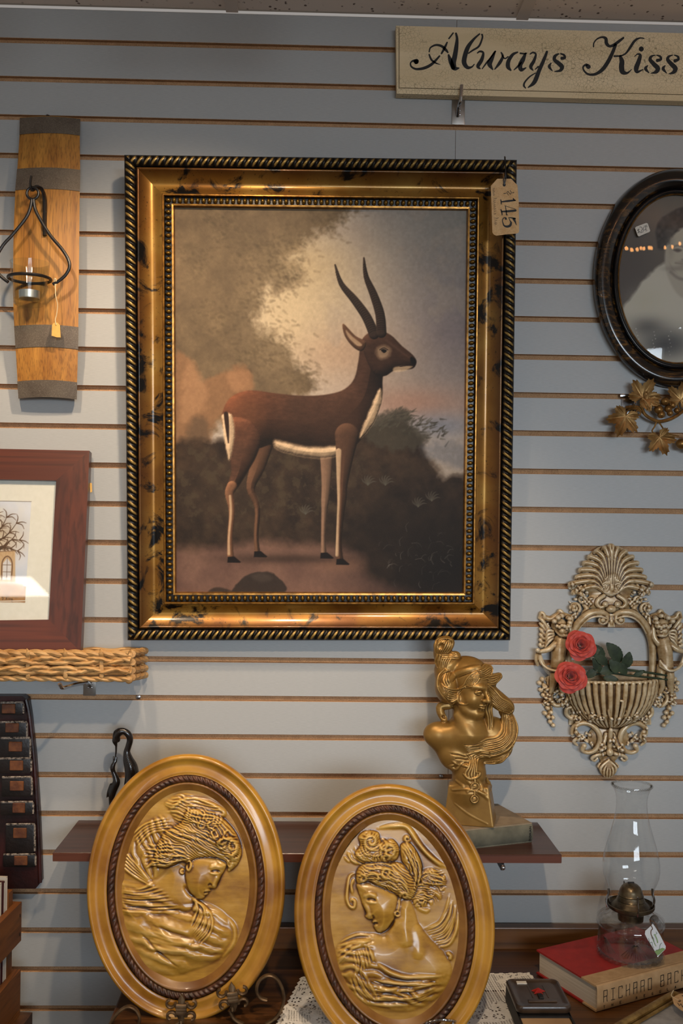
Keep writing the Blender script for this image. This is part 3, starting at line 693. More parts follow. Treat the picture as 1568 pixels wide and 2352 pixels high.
# ground
gr = lambda x, y: np.stack([0.40+0.16*(fbm(x, y, 130, 5, 41)-0.5), 0.305+0.13*(fbm(x, y, 130, 5, 41)-0.5), 0.265+0.10*(fbm(x, y, 130, 5, 41)-0.5)], -1)
pt.poly([(0, 1770), (200, 1745), (420, 1710), (640, 1720), (850, 1735), (990, 1780), (1010, 1880), (1120, 1930), (1300, 1985), (1200, 2060), (0, 2060)], gr, 60, 0.95, 22, 60, 3)
pt.glow(880, 1830, 120, 35, (0.50, 0.37, 0.29), 0.55); pt.glow(1400, 1850, 320, 330, (0.075, 0.065, 0.06), 0.9); pt.glow(1150, 1650, 260, 160, (0.115, 0.095, 0.085), 0.6)
pt.poly([(330, 1950), (390, 1890), (470, 1865), (540, 1880), (600, 1945), (560, 1975), (340, 1975)], (0.185, 0.155, 0.135), 8, 0.95, 6, 30, 2); pt.poly([(420, 1885), (480, 1872), (530, 1900), (470, 1920)], (0.27, 0.235, 0.21), 20, 0.6)
pt.poly([(200, 1975), (240, 1945), (310, 1960), (320, 1980)], (0.2, 0.165, 0.14), 10, 0.9)
for i in range(46):
    r = np.random.default_rng(1500+i); x0, y0 = r.normal(1290, 120), r.normal(1800, 80); a = r.uniform(-2.6, 0.2); l = r.uniform(14, 60); c = r.uniform(0.18, 0.42)
    pt.line([(x0, y0), (x0+l*0.6*math.cos(a), y0+l*0.6*math.sin(a)), (x0+l*math.cos(a+0.4), y0+l*math.sin(a+0.4))], [1.6, 1.3, 0.5], (c, c*0.98, c*0.93), 3, 0.55)
for (x0, y0) in ((1110, 1420), (1020, 1420), (1350, 1500), (700, 1570), (1280, 1530)):
    for k in range(6):
        a = -2.6+k*0.42; pt.line([(x0, y0), (x0+28*math.cos(a), y0+34*math.sin(a)), (x0+46*math.cos(a+0.25), y0+50*math.sin(a+0.2))], [3, 4, 0.8], (0.30, 0.29, 0.26), 3, 0.6)
# generic animal: plain profile, level head, simple swept horns
def furc(x, y):
    q = fbm(x, y, 100, 4, 61)-0.45; st_ = fbm(x*0.35, y, 9, 3, 63)-0.5; w_ = np.clip((640-x)/300, 0, 1)*np.clip((1250-y)/260, 0, 1); k_ = 1+0.35*q+0.22*st_
    return np.stack([(0.215+0.12*w_)*k_, (0.150+0.055*w_)*k_, (0.115+0.025*w_)*k_], -1)
def palec(x, y): q = 1+0.25*(fbm(x, y, 30, 4, 65)-0.5); return np.stack([0.74*q, 0.64*q, 0.52*q], -1)
pale, tan_ = (0.72, 0.62, 0.50), (0.47, 0.34, 0.25)
def leg(path, w, col, op=1, vol=0.9): pt.line(path, w, col, 5, op, vol=vol)
pt.glow(600, 1800, 330, 26, (0.20, 0.155, 0.13), 0.75)
# far legs
leg([(478, 1200), (452, 1330), (418, 1440), (452, 1540), (446, 1680), (452, 1762)], [60, 40, 22, 14, 12, 14], (0.33, 0.24, 0.18)); leg([(806, 1230), (806, 1400), (800, 1500), (796, 1560), (792, 1690), (794, 1768)], [36, 25, 20, 15, 12, 14], (0.43, 0.34, 0.275))
# trunk and neck
pt.poly([(300, 1000), (350, 962), (430, 946), (560, 962), (700, 972), (820, 962), (900, 935), (948, 880), (968, 790), (985, 700), (1060, 660), (1120, 700), (1112, 800), (1092, 880), (1090, 980), (1058, 1080), (1000, 1170), (930, 1240), (850, 1262), (740, 1262), (620, 1240), (530, 1218), (450, 1240), (350, 1240), (282, 1150), (272, 1070)], furc, 7, vol=(150, 0.95))
pt.poly([(545, 1195), (640, 1218), (760, 1232), (880, 1225), (905, 1250), (820, 1282), (700, 1278), (600, 1256), (545, 1232)], palec, 22, 0.9, 4, 24, vol=(50, 0.6))
pt.poly([(1078, 930), (1090, 985), (1058, 1080), (1000, 1168), (975, 1180), (1004, 1090), (1040, 1010)], palec, 12, 0.9, 5, 20, vol=(30, 0.6))
pt.poly([(880, 1010), (960, 1000), (990, 1080), (960, 1180), (900, 1200), (860, 1120)], (0.27, 0.185, 0.14), 60, 0.45); pt.poly([(330, 1000), (430, 985), (480, 1060), (430, 1180), (350, 1180)], (0.38, 0.25, 0.17), 70, 0.5)
# near hind leg: thigh, hock, cannon
pt.poly([(290, 1100), (400, 1090), (470, 1170), (450, 1270), (400, 1360), (350, 1440), (318, 1470), (296, 1440), (318, 1350), (300, 1240)], lambda x, y: furc(x, y)*1.25, 8, vol=(70, 0.9))
leg([(322, 1430), (308, 1470), (322, 1560), (312, 1690), (314, 1786)], [26, 22, 16, 14, 17], (0.42, 0.30, 0.22)); leg([(312, 1480), (316, 1570), (306, 1690), (306, 1775)], [6, 6, 5, 7], pale, 0.7, 0.2)
pt.poly([(272, 1072), (318, 1068), (336, 1140), (326, 1240), (308, 1300), (292, 1240), (276, 1150)], palec, 9, 0.95, 4, 18, vol=(30, 0.5)); pt.line([(292, 1066), (298, 1130), (304, 1210)], [12, 10, 3], (0.19, 0.13, 0.10), 5)
# near foreleg
leg([(910, 1170), (900, 1290), (890, 1420), (886, 1490), (880, 1580), (872, 1710), (876, 1796)], [62, 42, 25, 24, 17, 14, 18], (0.285, 0.205, 0.155)); leg([(868, 1250), (868, 1400), (870, 1500), (866, 1600), (862, 1780)], [14, 9, 7, 6, 8], pale, 0.8, 0.3)
for (x, y) in ((322, 1806), (882, 1816), (458, 1778), (800, 1784)): pt.poly([(x-22, y-16), (x+12, y-18), (x+46, y+10), (x+40, y+14), (x-24, y+13)], (0.085, 0.065, 0.06), 4, 1, smooth=False)
# head
pt.poly([(985, 720), (1000, 668), (1060, 640), (1130, 662), (1190, 718), (1245, 762), (1264, 796), (1250, 828), (1205, 838), (1150, 842), (1100, 870), (1040, 850)], furc, 6, vol=(60, 1.0))
pt.poly([(1062, 730), (1098, 716), (1130, 736), (1122, 770), (1085, 784), (1060, 762)], palec, 22, 0.55, 4, 14); pt.poly([(1082, 740), (1096, 734), (1112, 742), (1098, 754)], (0.04, 0.03, 0.03), 4); pt.line([(1076, 738), (1096, 728), (1118, 738)], 2, (0.1, 0.07, 0.06), 3)
pt.poly([(1150, 826), (1200, 818), (1246, 820), (1205, 842), (1150, 848)], palec, 9, 0.75); pt.poly([(1236, 772), (1262, 788), (1258, 812), (1236, 800)], (0.05, 0.04, 0.04), 7); pt.line([(1180, 822), (1225, 814), (1252, 816)], 1.5, (0.07, 0.05, 0.05), 3); pt.line([(1110, 690), (1170, 735), (1225, 775)], [6, 5, 3], (0.34, 0.25, 0.20), 10, 0.5)
pt.poly([(1006, 700), (950, 668), (888, 608), (896, 668), (940, 725), (985, 745)], (0.33, 0.235, 0.175), 5, vol=(26, 0.8)); pt.poly([(985, 712), (935, 672), (902, 640), (915, 676), (960, 718)], palec, 7, 0.65)
for pth in ([(1046, 660), (1008, 575), (946, 490), (878, 410), (846, 316)], [(1084, 652), (1076, 560), (1042, 460), (1004, 372), (992, 280)]):
    pt.line(pth, [26, 24, 20, 13, 4], (0.20, 0.155, 0.13), 4, vol=1.0)
    q = smooth_path(pth, 9); tq = np.gradient(q, axis=0)
    for i in range(2, 33, 1):
        w = 24-0.5*i; nn_ = np.array([-tq[i][1], tq[i][0]]); nn_ /= np.linalg.norm(nn_); tt_ = tq[i]/np.linalg.norm(tq[i]); pt.line([q[i]-nn_*w*0.85, q[i]+tt_*4, q[i]+nn_*w*0.8], 1.7, (0.09, 0.07, 0.06), 3, 0.7)
pt.c *= (0.94+0.12*fbm(X, Y, 14, 3, 77))[..., None]; pt.c = np.clip(1.06*pt.c-0.03*(1-pt.c), 0, 1)
M_['canvas'] = painted('painted_canvas', 0.6, 700, 0.35); M_['canvas'].node_tree.nodes['Principled BSDF'].inputs['Specular IOR Level'].default_value = 0.25
cu0, cv0 = INN-0.001, INN-0.001; CWm, CHm = FW-2*cu0, FH-2*cv0
pt.bake('canvas', lambda q: FL(cu0+(q[:, 0]-30)/1490*CWm, cv0+(1975-q[:, 1])/1940*CHm, np.full(len(q), 0.0145)), M_['canvas'], frame)

# ------------------------------------------------------------------ paper tag on the painting's corner
def label_strokes(items, to3, off, parent, matl, name='lettering', thick=0.0003):
    return part(name, strokes(items, to3, off, thick), matl, parent, False)
m, nt, b = nmat('aged_tag_paper'); v = mapped(nt); n1 = noise(nt, v, 90, 5); n2 = noise(nt, v, 210, 4, 0.6, 2.0)
nt.links.new(mixc(nt, ramp(nt, n2, [(0.47, (0, 0, 0)), (0.5, (0.55, 0.55, 0.55)), (0.53, (0, 0, 0))]), ramp(nt, n1, [(0.3, 'c79c68'), (0.7, 'ddb988')]), '7d562f'), b.inputs['Base Color']); b.inputs['Roughness'].default_value = 0.8; M_['tagpaper'] = m
tY = YT-0.012
tagp = lambda q: (lambda a: P(1120+np.asarray(a)[:, 0]/11.76, 350+np.asarray(a)[:, 1]/11.76, tY-0.0))(q)
tag = thing('price_tag', 'tan paper price tag marked 145, tied to the painting corner', 'price tag', P(1160, 540, tY))
card = [(80, 905), (255, 712), (630, 712), (800, 890), (832, 1300), (845, 2120), (835, 2160), (790, 2190), (500, 2215), (230, 2250), (160, 2220), (122, 2160), (100, 1500)]
part('card', prism(tagp(card), (0, 0.0006, 0)), M_['tagpaper'], tag, False)
part('cord', tube(np.vstack([P(1157.5, 425, tY-0.0015), P(1156.5, 412, tY-0.003), P(1160, 405, tY-0.003), P(1160.5, 385, tY-0.004), P(1159, 365, YT-0.004), P(1158.5, 360, YT+0.01), P(1160, 362, YT+0.03)]), 0.0012, 6), M_['black_iron'], tag)
part('cord', tube(np.vstack([P(1157.5, 425, tY-0.0015), P(1161.5, 412, tY-0.003), P(1161, 385, tY-0.004), P(1160, 365, YT-0.004), P(1159.5, 360, YT+0.01)]), 0.0009, 6), M_['black_iron'], tag)
st = [([(345, 1275), (360, 1330), (362, 1400)], [18, 34, 20]), ([(375, 1335), (520, 1318), (680, 1300), (748, 1298)], [30, 50, 46, 20]), ([(685, 1245), (700, 1275), (745, 1305)], [24, 40, 16]),
      ([(350, 1545), (372, 1600), (385, 1695)], [24, 36, 22]), ([(375, 1600), (560, 1590), (745, 1570)], [36, 56, 60]), ([(735, 1530), (600, 1490), (455, 1440)], [14, 12, 12]), ([(470, 1450), (490, 1560), (505, 1690)], [16, 22, 30]), ([(505, 1690), (535, 1690)], [18, 16]),
      ([(560, 1760), (640, 1770), (735, 1790)], [14, 30, 44]), ([(700, 1800), (740, 1880), (770, 1965)], [70, 40, 12]), ([(560, 1760), (600, 1850), (625, 1900), (600, 1975), (520, 2005), (440, 1980), (405, 1900), (395, 1830), (430, 1770), (490, 1765)], [14, 24, 50, 66, 60, 40, 26, 24, 24, 20]), ([(480, 1790), (485, 1795), (490, 1800)], [50, 52, 50]),
      ([(600, 1025), (630, 1080), (610, 1130), (570, 1090), (545, 1055), (515, 1090), (560, 1160)], [10, 14, 14, 14, 14, 14, 10]), ([(430, 1112), (490, 1105)], 16), ([(665, 1090), (700, 1085)], 16)]
hand = []
for i, (yy, ll) in enumerate([(965, 60), (1010, 40), (1045, 60), (1090, 40), (1130, 50), (1230, 100), (1290, 60), (1340, 60), (1400, 50), (1450, 60), (1510, 60), (1570, 50), (1640, 60), (1760, 130), (1830, 70), (1880, 60), (1920, 70)]):
    x0 = 130+(yy-965)*0.05; hand.append(([(x0, yy), (x0+ll*0.5, yy+18), (x0+ll, yy+6), (x0+ll*0.4, yy+34), (x0, yy+40)], 5))
part('lettering', strokes(st, lambda q: tagp(q), (0, -1, 0), 0.0004), M_['ink'], tag, False)
part('handwriting', strokes(hand, lambda q: tagp(q), (0, -1, 0), 0.0003), M_['ink'], tag, False)
part('eyelet', (lambda c: prism(c, (0, -0.0005, 0)))(tagp([(443+40*math.cos(a), 880+42*math.sin(a)) for a in np.linspace(0, 2*PI, 14, endpoint=False)])), M_['ink'], tag, False)

# ------------------------------------------------------------------ barrel stave with hook
M_['oak'] = wood('stave_oak', '8c581c', 'bd8638', 'z', 60, 0.5, (0.3, 0.75), ring=0.1)
m, nt, b = nmat('galvanised_band'); n1 = noise(nt, mapped(nt), 500, 4, 0.7); n2 = noise(nt, mapped(nt), 26, 4)
nt.links.new(mixc(nt, 0.5, ramp(nt, n1, [(0.35, '4a4038'), (0.62, '75695d'), (0.72, 'b0a698')]), ramp(nt, n2, [(0.3, '54493d'), (0.7, '74695a')])), b.inputs['Base Color']); b.inputs['Metallic'].default_value = 0.35; b.inputs['Roughness'].default_value = 0.5; bump(nt, b, n1, 0.2, 0.0006); M_['galv'] = m
edgeL = [(268, 46), (310, 45), (385, 40), (440, 35), (540, 31), (640, 30), (720, 31), (800, 36), (873, 40), (916, 43)]
edgeR = [(268, 184), (310, 183), (385, 184), (440, 183), (540, 182), (640, 181), (720, 180), (800, 179), (873, 177), (916, 175.5)]
yy = np.linspace(270, 915, 40); xl = np.interp(yy, *zip(*edgeL)); xr = np.interp(yy, *zip(*edgeR))
def stave_Y(y): q = (y-592)/323.0; return -0.012-0.026*(1-q*q)          # bowed: middle stands off the wall
def stave_strip(y0, y1, thick, lift, n=20, nc=9, ext=0.0):
    ys_ = np.linspace(y0, y1, n); g = G(); rows = []
    for s_ in (0, 1):
        for y in ys_:
            a, b_ = np.interp(y, *zip(*edgeL))-ext, np.interp(y, *zip(*edgeR))+ext
            for c in np.linspace(0, 1, nc):
                arch = 0.006*(1-(2*c-1)**2); rows.append(P(a+(b_-a)*c, y + 2.2*c - 4.5*(1-(2*c-1)**2), stave_Y(y)-arch-lift-(thick if s_ == 0 else 0)))
    v = np.array(rows); N = n*nc; f = [tuple(q) for q in grid_faces(n, nc)]+[tuple(q[::-1]+N) for q in grid_faces(n, nc)]
    for i in range(n-1):
        f.append((i*nc, (i+1)*nc, N+(i+1)*nc, N+i*nc)); f.append((i*nc+nc-1, N+i*nc+nc-1, N+(i+1)*nc+nc-1, (i+1)*nc+nc-1))
    for c in range(nc-1):
        f.append((c, N+c, N+c+1, c+1)); f.append(((n-1)*nc+c, (n-1)*nc+c+1, N+(n-1)*nc+c+1, N+(n-1)*nc+c))
    return v, f
stave = thing('barrel_stave', 'oak barrel stave plaque with four grey metal bands on the slatwall', 'wall plaque', P(110, 916, -0.02))
part('stave', stave_strip(270, 915, 0.016, 0.0, 36), M_['oak'], stave, True, 40)
for y0, y1 in ((271, 309), (388, 437), (749, 800), (876, 915.5)): part('metal_band', stave_strip(y0, y1, 0.0016, 0.0157, 6, 9, 0.6), M_['galv'], stave, True, 40)
hy = stave_Y(500)-0.024
hk = part('hook', tube(smooth_path([P(103, 542, hy), P(103, 500, hy), P(103, 462, hy-0.002), P(97, 437, hy-0.014), P(84, 430, hy-0.026), P(74, 436, hy-0.034), P(70, 425, hy-0.042), P(72, 404, hy-0.045)], 5), [0.0085]*12+[0.008]*6+[0.0062]*6+[0.005]*6+[0.0045]*5+[0.004], 8, flat=(1.0, 0.45), up=(0, -1, 0)), M_['black_iron'], stave)
hk.data.materials[0] = M_['black_iron']
for y in (487, 528): part('screw', sphere(P(103, y, hy-0.0045), (0.0028, 0.0016, 0.0028), 8, 5), M_['dark'], stave)
# hanging wire candle holder
WY = hy-0.036
ch = thing('wire_candle_holder', 'black wire tealight holder hanging from the stave hook', 'candle holder', P(70, 660, WY))
pw = lambda pts, Yv=None: np.array([P(x, y, (WY if len(q) == 2 else q[2])) for q in pts for x, y in [q[:2]]])
ring = [P(75+13.5*math.cos(a), 444+13.5*math.sin(a), WY) for a in np.linspace(0, 2*PI, 22, endpoint=False)]
part('hanging_ring', tube(np.array(ring), 0.0026, 8, closed=True), M_['black_iron'], ch)
RING_C = P(68, 640, WY); rr = 0.0385
def ringpt(a): return RING_C + np.array([rr*math.cos(a), -rr*math.sin(a), 0])
for sgn, pts in ((1, [(77, 458), (80, 478), (90, 500), (115, 540), (142, 572), (157, 597), (159, 615), (150, 632), (134, 646), (121, 653)]), (-1, [(73, 458), (69, 480), (58, 503), (28, 540), (8, 562), (-8, 590), (-12, 612), (-4, 628), (8, 640), (19, 648)])):
    part('wire_arm', tube(smooth_path(pw(pts), 5), 0.0031, 8), M_['black_iron'], ch)
part('cup_ring', tube(np.array([ringpt(a) for a in np.linspace(0, 2*PI, 40, endpoint=False)]), 0.0031, 8, closed=True), M_['black_iron'], ch)
# glass cup in the ring
cz = RING_C[2]; cup = thing('candle_cup', 'clear glass votive cup set in the black wire ring', 'glass cup', RING_C-np.array([0, 0, 0.045]))
prof = [(0.0, -0.050), (0.0255, -0.050), (0.0280, -0.047), (0.0365, 0.030), (0.0350, 0.0305), (0.0272, -0.038), (0.0, -0.039)]
part('cup', lathe(prof, 36, RING_C), M_['glass'], cup)
M_['wax'] = mat('white_wax', 'd6d8d8', rough=0.45); M_['alu'] = mat('aluminium_cup', 'c4c6c8', rough=0.3, metal=0.9)
tl_ = thing('tealight', 'white tealight candle inside the glass cup', 'candle', RING_C-np.array([0, 0, 0.038]))
part('metal_cup', lathe([(0, -0.0380), (0.0188, -0.0380), (0.0192, -0.0235), (0.0186, -0.0235)], 28, RING_C), M_['alu'], tl_)
part('wax', lathe([(0.0187, -0.0255), (0.017, -0.0245), (0.0, -0.0250)], 28, RING_C), M_['wax'], tl_)
part('wick', tube([RING_C+np.array([0, 0, -0.025]), RING_C+np.array([0.0005, 0, -0.018])], 0.0006, 5), M_['ink'], tl_)
M_['card_tan'] = mat('tan_card', 'd3a75a', 'c79a4c', rough=0.75, scale=60)
lt = thing('string_tag', 'small blank tan tag on a white string below the candle holder', 'price tag', P(128, 775, WY+0.02))
part('card', prism(P([124, 132, 137.5, 139.5, 130, 118.5, 119.5], [741, 741, 747, 775, 774.5, 771, 747], WY+0.018), (0, 0.0006, 0)), M_['card_tan'], lt, False)
part('string', tube(smooth_path(np.vstack([P(126, 640, WY), P(127, 660, WY-0.002), P(128, 680, WY), P(132, 700, WY+0.008), P(130, 722, WY+0.014), P(127, 735, WY+0.016), P(129, 746, WY+0.0165)]), 5), 0.0009, 6), M_['string'], lt)
part('string', tube(smooth_path(np.vstack([P(124, 648, WY), P(125, 640, WY-0.0045), P(129, 642, WY-0.0035), P(129, 655, WY)]), 4), 0.0008, 6), M_['string'], lt)
M_['steel'] = mat('steel_pin', '9a9a9c', rough=0.3, metal=1)
solo('wall_pin', 'shiny pin in the groove above the barrel stave', 'pin', sphere(P(110, 266, -0.006), (0.004, 0.006, 0.0022)), M_['steel'])

# ------------------------------------------------------------------ framed print at left, leaning on the wicker tray
PYB, PYT = -0.084, -0.019                              # leans back against the wall
prT = lambda x, y: P(x, y, PYB+(PYT-PYB)*(1497-np.asarray(y, float))/(1497-1035))
n_pr = np.cross(prT(200, 1035)-prT(200, 1497), np.array([1.0, 0, 0])); n_pr /= np.linalg.norm(n_pr); n_pr = n_pr if n_pr[1] < 0 else -n_pr
fp = thing('framed_print', 'brown wood frame with a matted tree print standing on the wicker tray', 'framed print', prT(40, 1497))
M_['redwood'] = wood('red_stained_pine', '3f1a10', '6f3218', 'x', 13, 0.42, (0.3, 0.75), coat=0.25, knots=5)
M_['redwoodv'] = wood('red_stained_pine_upright', '34150f', '66301b', 'z', 13, 0.42, (0.3, 0.75), coat=0.25)
XLp = -260; O = [(XLp, 1040-12), (208, 1038), (188, 1498), (XLp, 1502)]; I = [(XLp+78, 1100), (132, 1106), (115, 1424), (XLp+78, 1428)]
for i, nm in enumerate(('top', 'right', 'bottom', 'left')):
    j = (i+1) % 4; poly = np.vstack([prT(*O[i]), prT(*O[j]), prT(*I[j]), prT(*I[i])]) + n_pr*0.010
    part('frame_rail', prism(poly, -n_pr*0.020), M_['redwood'] if i in (0, 2) else M_['redwoodv'], fp, False)
M_['mat'] = mat('ivory_mat_board', 'd9d7cb', 'dedcd1', rough=0.85, scale=90)
part('mat_board', prism(np.vstack([prT(*q) for q in I]), -n_pr*0.002), M_['mat'], fp, False)
W_ = [(-210, 1148), (72, 1153), (58, 1379), (-210, 1384)]
for i in range(4):
    j = (i+1) % 4; c_ = np.array([-70, 1265]); grow = lambda q: tuple(np.array(q)+np.sign(np.array(q)-c_)*1.6)
    part('mat_bevel', prism(np.vstack([prT(*W_[i]), prT(*W_[j]), prT(*grow(W_[j])), prT(*grow(W_[i]))])+n_pr*0.0006, -n_pr*0.0005), M_['plain'] if i == 0 else M_['mat'], fp, False)
pp = Paint(-210, 72, 1150, 1382, 260, 215); X, Y = pp.X, pp.Y
pp.c[:] = (0.76, 0.79, 0.84); pp.mix((0.86, 0.87, 0.90), np.clip(fbm(X, Y, 60, 4, 3)*1.6-0.4, 0, 1)); pp.glow(-60, 1235, 110, 62, (0.72, 0.60, 0.43), 0.85, 3); pp.mix((0.88, 0.86, 0.80), np.clip(fbm(X, Y, 26, 3, 9)*2-1.0, 0, 0.7)*np.exp(-((X+60)/130)**2))
pp.poly([(-210, 1330), (-120, 1345), (0, 1335), (72, 1352), (72, 1384), (-210, 1384)], (0.64, 0.47, 0.29), 14, 0.95, 6, 14); pp.mix((0.48, 0.33, 0.19), np.clip(fbm(X, Y, 10, 3, 19)*2-1.0, 0, 0.6)*(Y > 1345))
for sx in (1, -1):
    bx = -25 if sx < 0 else -30
    for (a0, l0) in ((-0.35, 78), (-0.75, 88), (-1.1, 90), (-0.05, 70), (-1.4, 85)):
        x0, y0 = bx+sx*6, 1262; pts_ = [(x0, y0)]
        for k in range(1, 5): pts_.append((x0+sx*l0*k/4*math.cos(a0), y0+l0*k/4*math.sin(a0)*0.95+math.sin(k*2.1+a0*5)*5))
        pp.line(pts_, [4, 2.6, 1.8, 1.2, 0.5], (0.28, 0.20, 0.13), 1.5)
        for k in range(1, 5):
            for a1 in (-0.6, 0.5, 1.0):
                q = pts_[k]; pp.line([q, (q[0]+sx*13*math.cos(a0+a1), q[1]+13*math.sin(a0+a1)), (q[0]+sx*23*math.cos(a0+a1*1.4), q[1]+21*math.sin(a0+a1*1.4))], [1.2, 0.9, 0.4], (0.33, 0.22, 0.13), 1.4)
pp.line([(-30, 1350), (-28, 1300), (-27, 1262)], [9, 7, 6], (0.36, 0.26, 0.17), 2)
pp.poly([(0, 1265), (40, 1262), (44, 1335), (0, 1335)], (0.76, 0.63, 0.46), 3, 0.9, smooth=False); pp.line([(10, 1330), (10, 1290), (22, 1276), (34, 1290), (34, 1330)], 1.3, (0.40, 0.28, 0.19), 1.6); pp.poly([(12, 1330), (12, 1292), (22, 1280), (32, 1292), (32, 1330)], (0.82, 0.82, 0.83), 2, 0.9, smooth=False)
for q in ([(22, 1280), (22, 1330)], [(12, 1296), (32, 1296)], [(12, 1312), (32, 1312)], [(0, 1266), (44, 1263)]): pp.line(q, 0.6, (0.42, 0.32, 0.24), 1.2)
for q in ([(13, 1369), (13, 1376), (16, 1375), (17, 1371), (13, 1369)], [(20, 1376), (20.4, 1376)], [(23, 1369), (23, 1376)], [(27, 1369), (23, 1373), (27, 1376)], [(29.5, 1372), (29.5, 1376)], [(31.5, 1376), (31.5, 1373), (34, 1373), (34, 1376)], [(36, 1373), (38.2, 1374), (36.5, 1376), (38.5, 1373), (38, 1380), (36, 1379)]): pp.line(q, 0.45, (0.13, 0.10, 0.08), 0.9, smooth=False)
M_['print'] = painted('watercolour_paper', 0.8, 900, 0.1)
def inv_print(q): return prT(q[:, 0]-(q[:, 1]-1150)*0.06*np.clip((q[:, 0]+70)/142, 0, 1), q[:, 1]+ (q[:, 0]+70)*0.018)+n_pr*0.0004
pp.bake('print', inv_print, M_['print'], fp)
part('glass_pane', prism(np.vstack([prT(*q) for q in I])+n_pr*0.0045, -n_pr*0.0015), M_['pane'], fp, False)
solo('paper_sticker', 'tan sticker on the right edge of the brown print frame', 'sticker', prism(np.vstack([prT(204, 1108), prT(209, 1108), prT(210, 1128), prT(206, 1130)])-n_pr*0.006, -n_pr*0.0008), M_['card_tan'], False)

# ------------------------------------------------------------------ wicker tray on a slatwall hook
m, nt, b = nmat('woven_water_hyacinth'); f = noise(nt, mapped(nt, (0.25, 1, 1)), 190, 4, 0.6); f2 = noise(nt, mapped(nt), 22, 3)
nt.links.new(mixc(nt, 0.5, ramp(nt, f, [(0.28, '5e3c1b'), (0.5, 'a87a44'), (0.72, 'd0a66b')]), ramp(nt, f2, [(0.3, 'a5773f'), (0.7, 'd9b47c')])), b.inputs['Base Color']); b.inputs['Roughness'].default_value = 0.6; bump(nt, b, f, 0.6, 0.0012); M_['wicker'] = m
TY = -0.118; Lx = -260
tray = thing('wicker_tray', 'long shallow woven wicker tray below the brown framed print', 'tray', P(30, 1562, TY/2))
def wv(name, pts, r, n=4, fl=(1.0, 0.62)): return part(name, tube(smooth_path(np.array(pts), n), r, 8, flat=fl, up=(0, -1, 0)), M_['wicker'], tray)
# braided rows on the front: three strands each, crossing over one another
for row, (yc, amp, per, rad) in enumerate(((1517, 6.2, 150, 0.0076), (1539, 6.2, 150, 0.0076))):
    for s_ in range(3):
        pts = []
        for x in np.arange(Lx, 306, 7.0):
            ph = 2*PI*(x/per)+s_*2*PI/3 + row*0.9; pts.append(P(x, yc+(x-150)*0.006+amp*math.sin(ph)+random.uniform(-.9, .9), TY-0.0045*math.cos(ph*1.5+s_)-0.004))
        wv('strand', pts, np.interp(np.linspace(0, 1, (len(pts)-1)*4+1), [0, .5, 1], [rad, rad*1.05, rad*0.85]))
for yc, rad, nm in ((1501, 0.0072, 'rim_strand'), (1559, 0.0048, 'rim_strand')):
    for s_ in range(2):
        pts = []
        for x in np.arange(Lx, 302, 6.0):
            ph = 2*PI*(x/60.0)+s_*PI+yc; pts.append(P(x, yc+(x-150)*0.006+2.6*math.sin(ph), TY-0.003*math.cos(ph)-0.003))
        wv(nm, pts, rad, 3, (1, 0.8))
for x in (63, 149, 232, -20, -100, -180): wv('tie', [P(x-2, 1494, TY-0.002), P(x, 1499, TY-0.013), P(x+1, 1512, TY-0.009), P(x+1, 1530, TY-0.008), P(x+1, 1553, TY-0.010), P(x-2, 1563, TY-0.004)], 0.0042, 4, (0.5, 1.0))
for row, yc in enumerate((1502, 1519, 1538, 1555)):             # right end
    for s_ in range(2):
        pts = [P(300+ (331-300)*q, yc-6*q+2.5*math.sin(q*9+s_*PI+row), TY*(1-q)+(-0.012)*q) + np.array([0.003*math.cos(q*9+s_*PI), 0, 0]) for q in np.linspace(0, 1, 7)]
        part('end_strand', tube(smooth_path(np.array(pts), 4), 0.0066, 8), M_['wicker'], tray)
for row, yc in enumerate((1492, 1510, 1528, 1546)): wv('back_strand', [P(x, yc+2*math.sin(x*0.08+row), -0.012) for x in np.arange(Lx, 332, 18.0)], 0.006, 2)
for q in np.linspace(0.06, 0.94, 8): wv('floor_strand', [P(x, 1556-5*q, TY*(1-q)-0.010*q) for x in np.arange(Lx, 312, 40.0)], 0.0062, 2)
# knots at the corner
for (x, y, rr_) in ((298, 1506, 0.009), (303, 1527, 0.008), (296, 1560, 0.008), (318, 1498, 0.007), (322, 1530, 0.008), (322, 1549, 0.007)): part('corner_knot', sphere(P(x, y, TY*(330-x)/32*0.9-0.008), (rr_, rr_*0.8, rr_*1.1), 9, 6), M_['wicker'], tray)
def slat_hook(label, x, ytop, ybot, wid, plateY, prong, mt='chrome'):
    t = thing('slatwall_hook', label, 'hook', P(x, ybot, -0.002), 'chrome slatwall hooks')
    a, c = P(x-wid/2, ytop, -0.0005), P(x+wid/2, ybot, -0.0005); part('plate', bbox_bevel(a[0], c[0], -0.0024, -0.0006, c[2], a[2], 0.0007, 2), M_['zinc'], t)
    part('prong', tube(smooth_path(np.array(prong), 6), 0.0034, 10), M_[mt], t)
    for dy in (-5, 5): part('weld', sphere(P(x-4, (ytop+ybot)/2+3+dy, -0.003), (0.0018, 0.0012, 0.0018), 8, 5), M_['chrome'], t); part('weld', sphere(P(x+4, (ytop+ybot)/2+3+dy, -0.003), (0.0018, 0.0012, 0.0018), 8, 5), M_['chrome'], t)
    return t
slat_hook('chrome slatwall hook under the wicker tray', 206, 1545, 1598, 28, 0, [P(206, 1577, -0.004), P(205.5, 1572, -0.012), P(203, 1569.5, -0.035), P(196, 1569, -0.07), P(175, 1572, -0.115), P(150, 1579, -0.165), P(143, 1580, -0.178), P(139, 1575, -0.182), P(136.5, 1570, -0.184)])
solo('wall_screw', 'round screw head in the groove right of the wicker tray hook', 'screw', lathe([(0, 0.0012), (0.0022, 0.001), (0.0046, 0.0), (0.0046, -0.002)], 16), M_['steel']).matrix_world = Matrix.Translation(P(318, 1601, 0.004)) @ Matrix.Rotation(PI/2, 4, 'X')
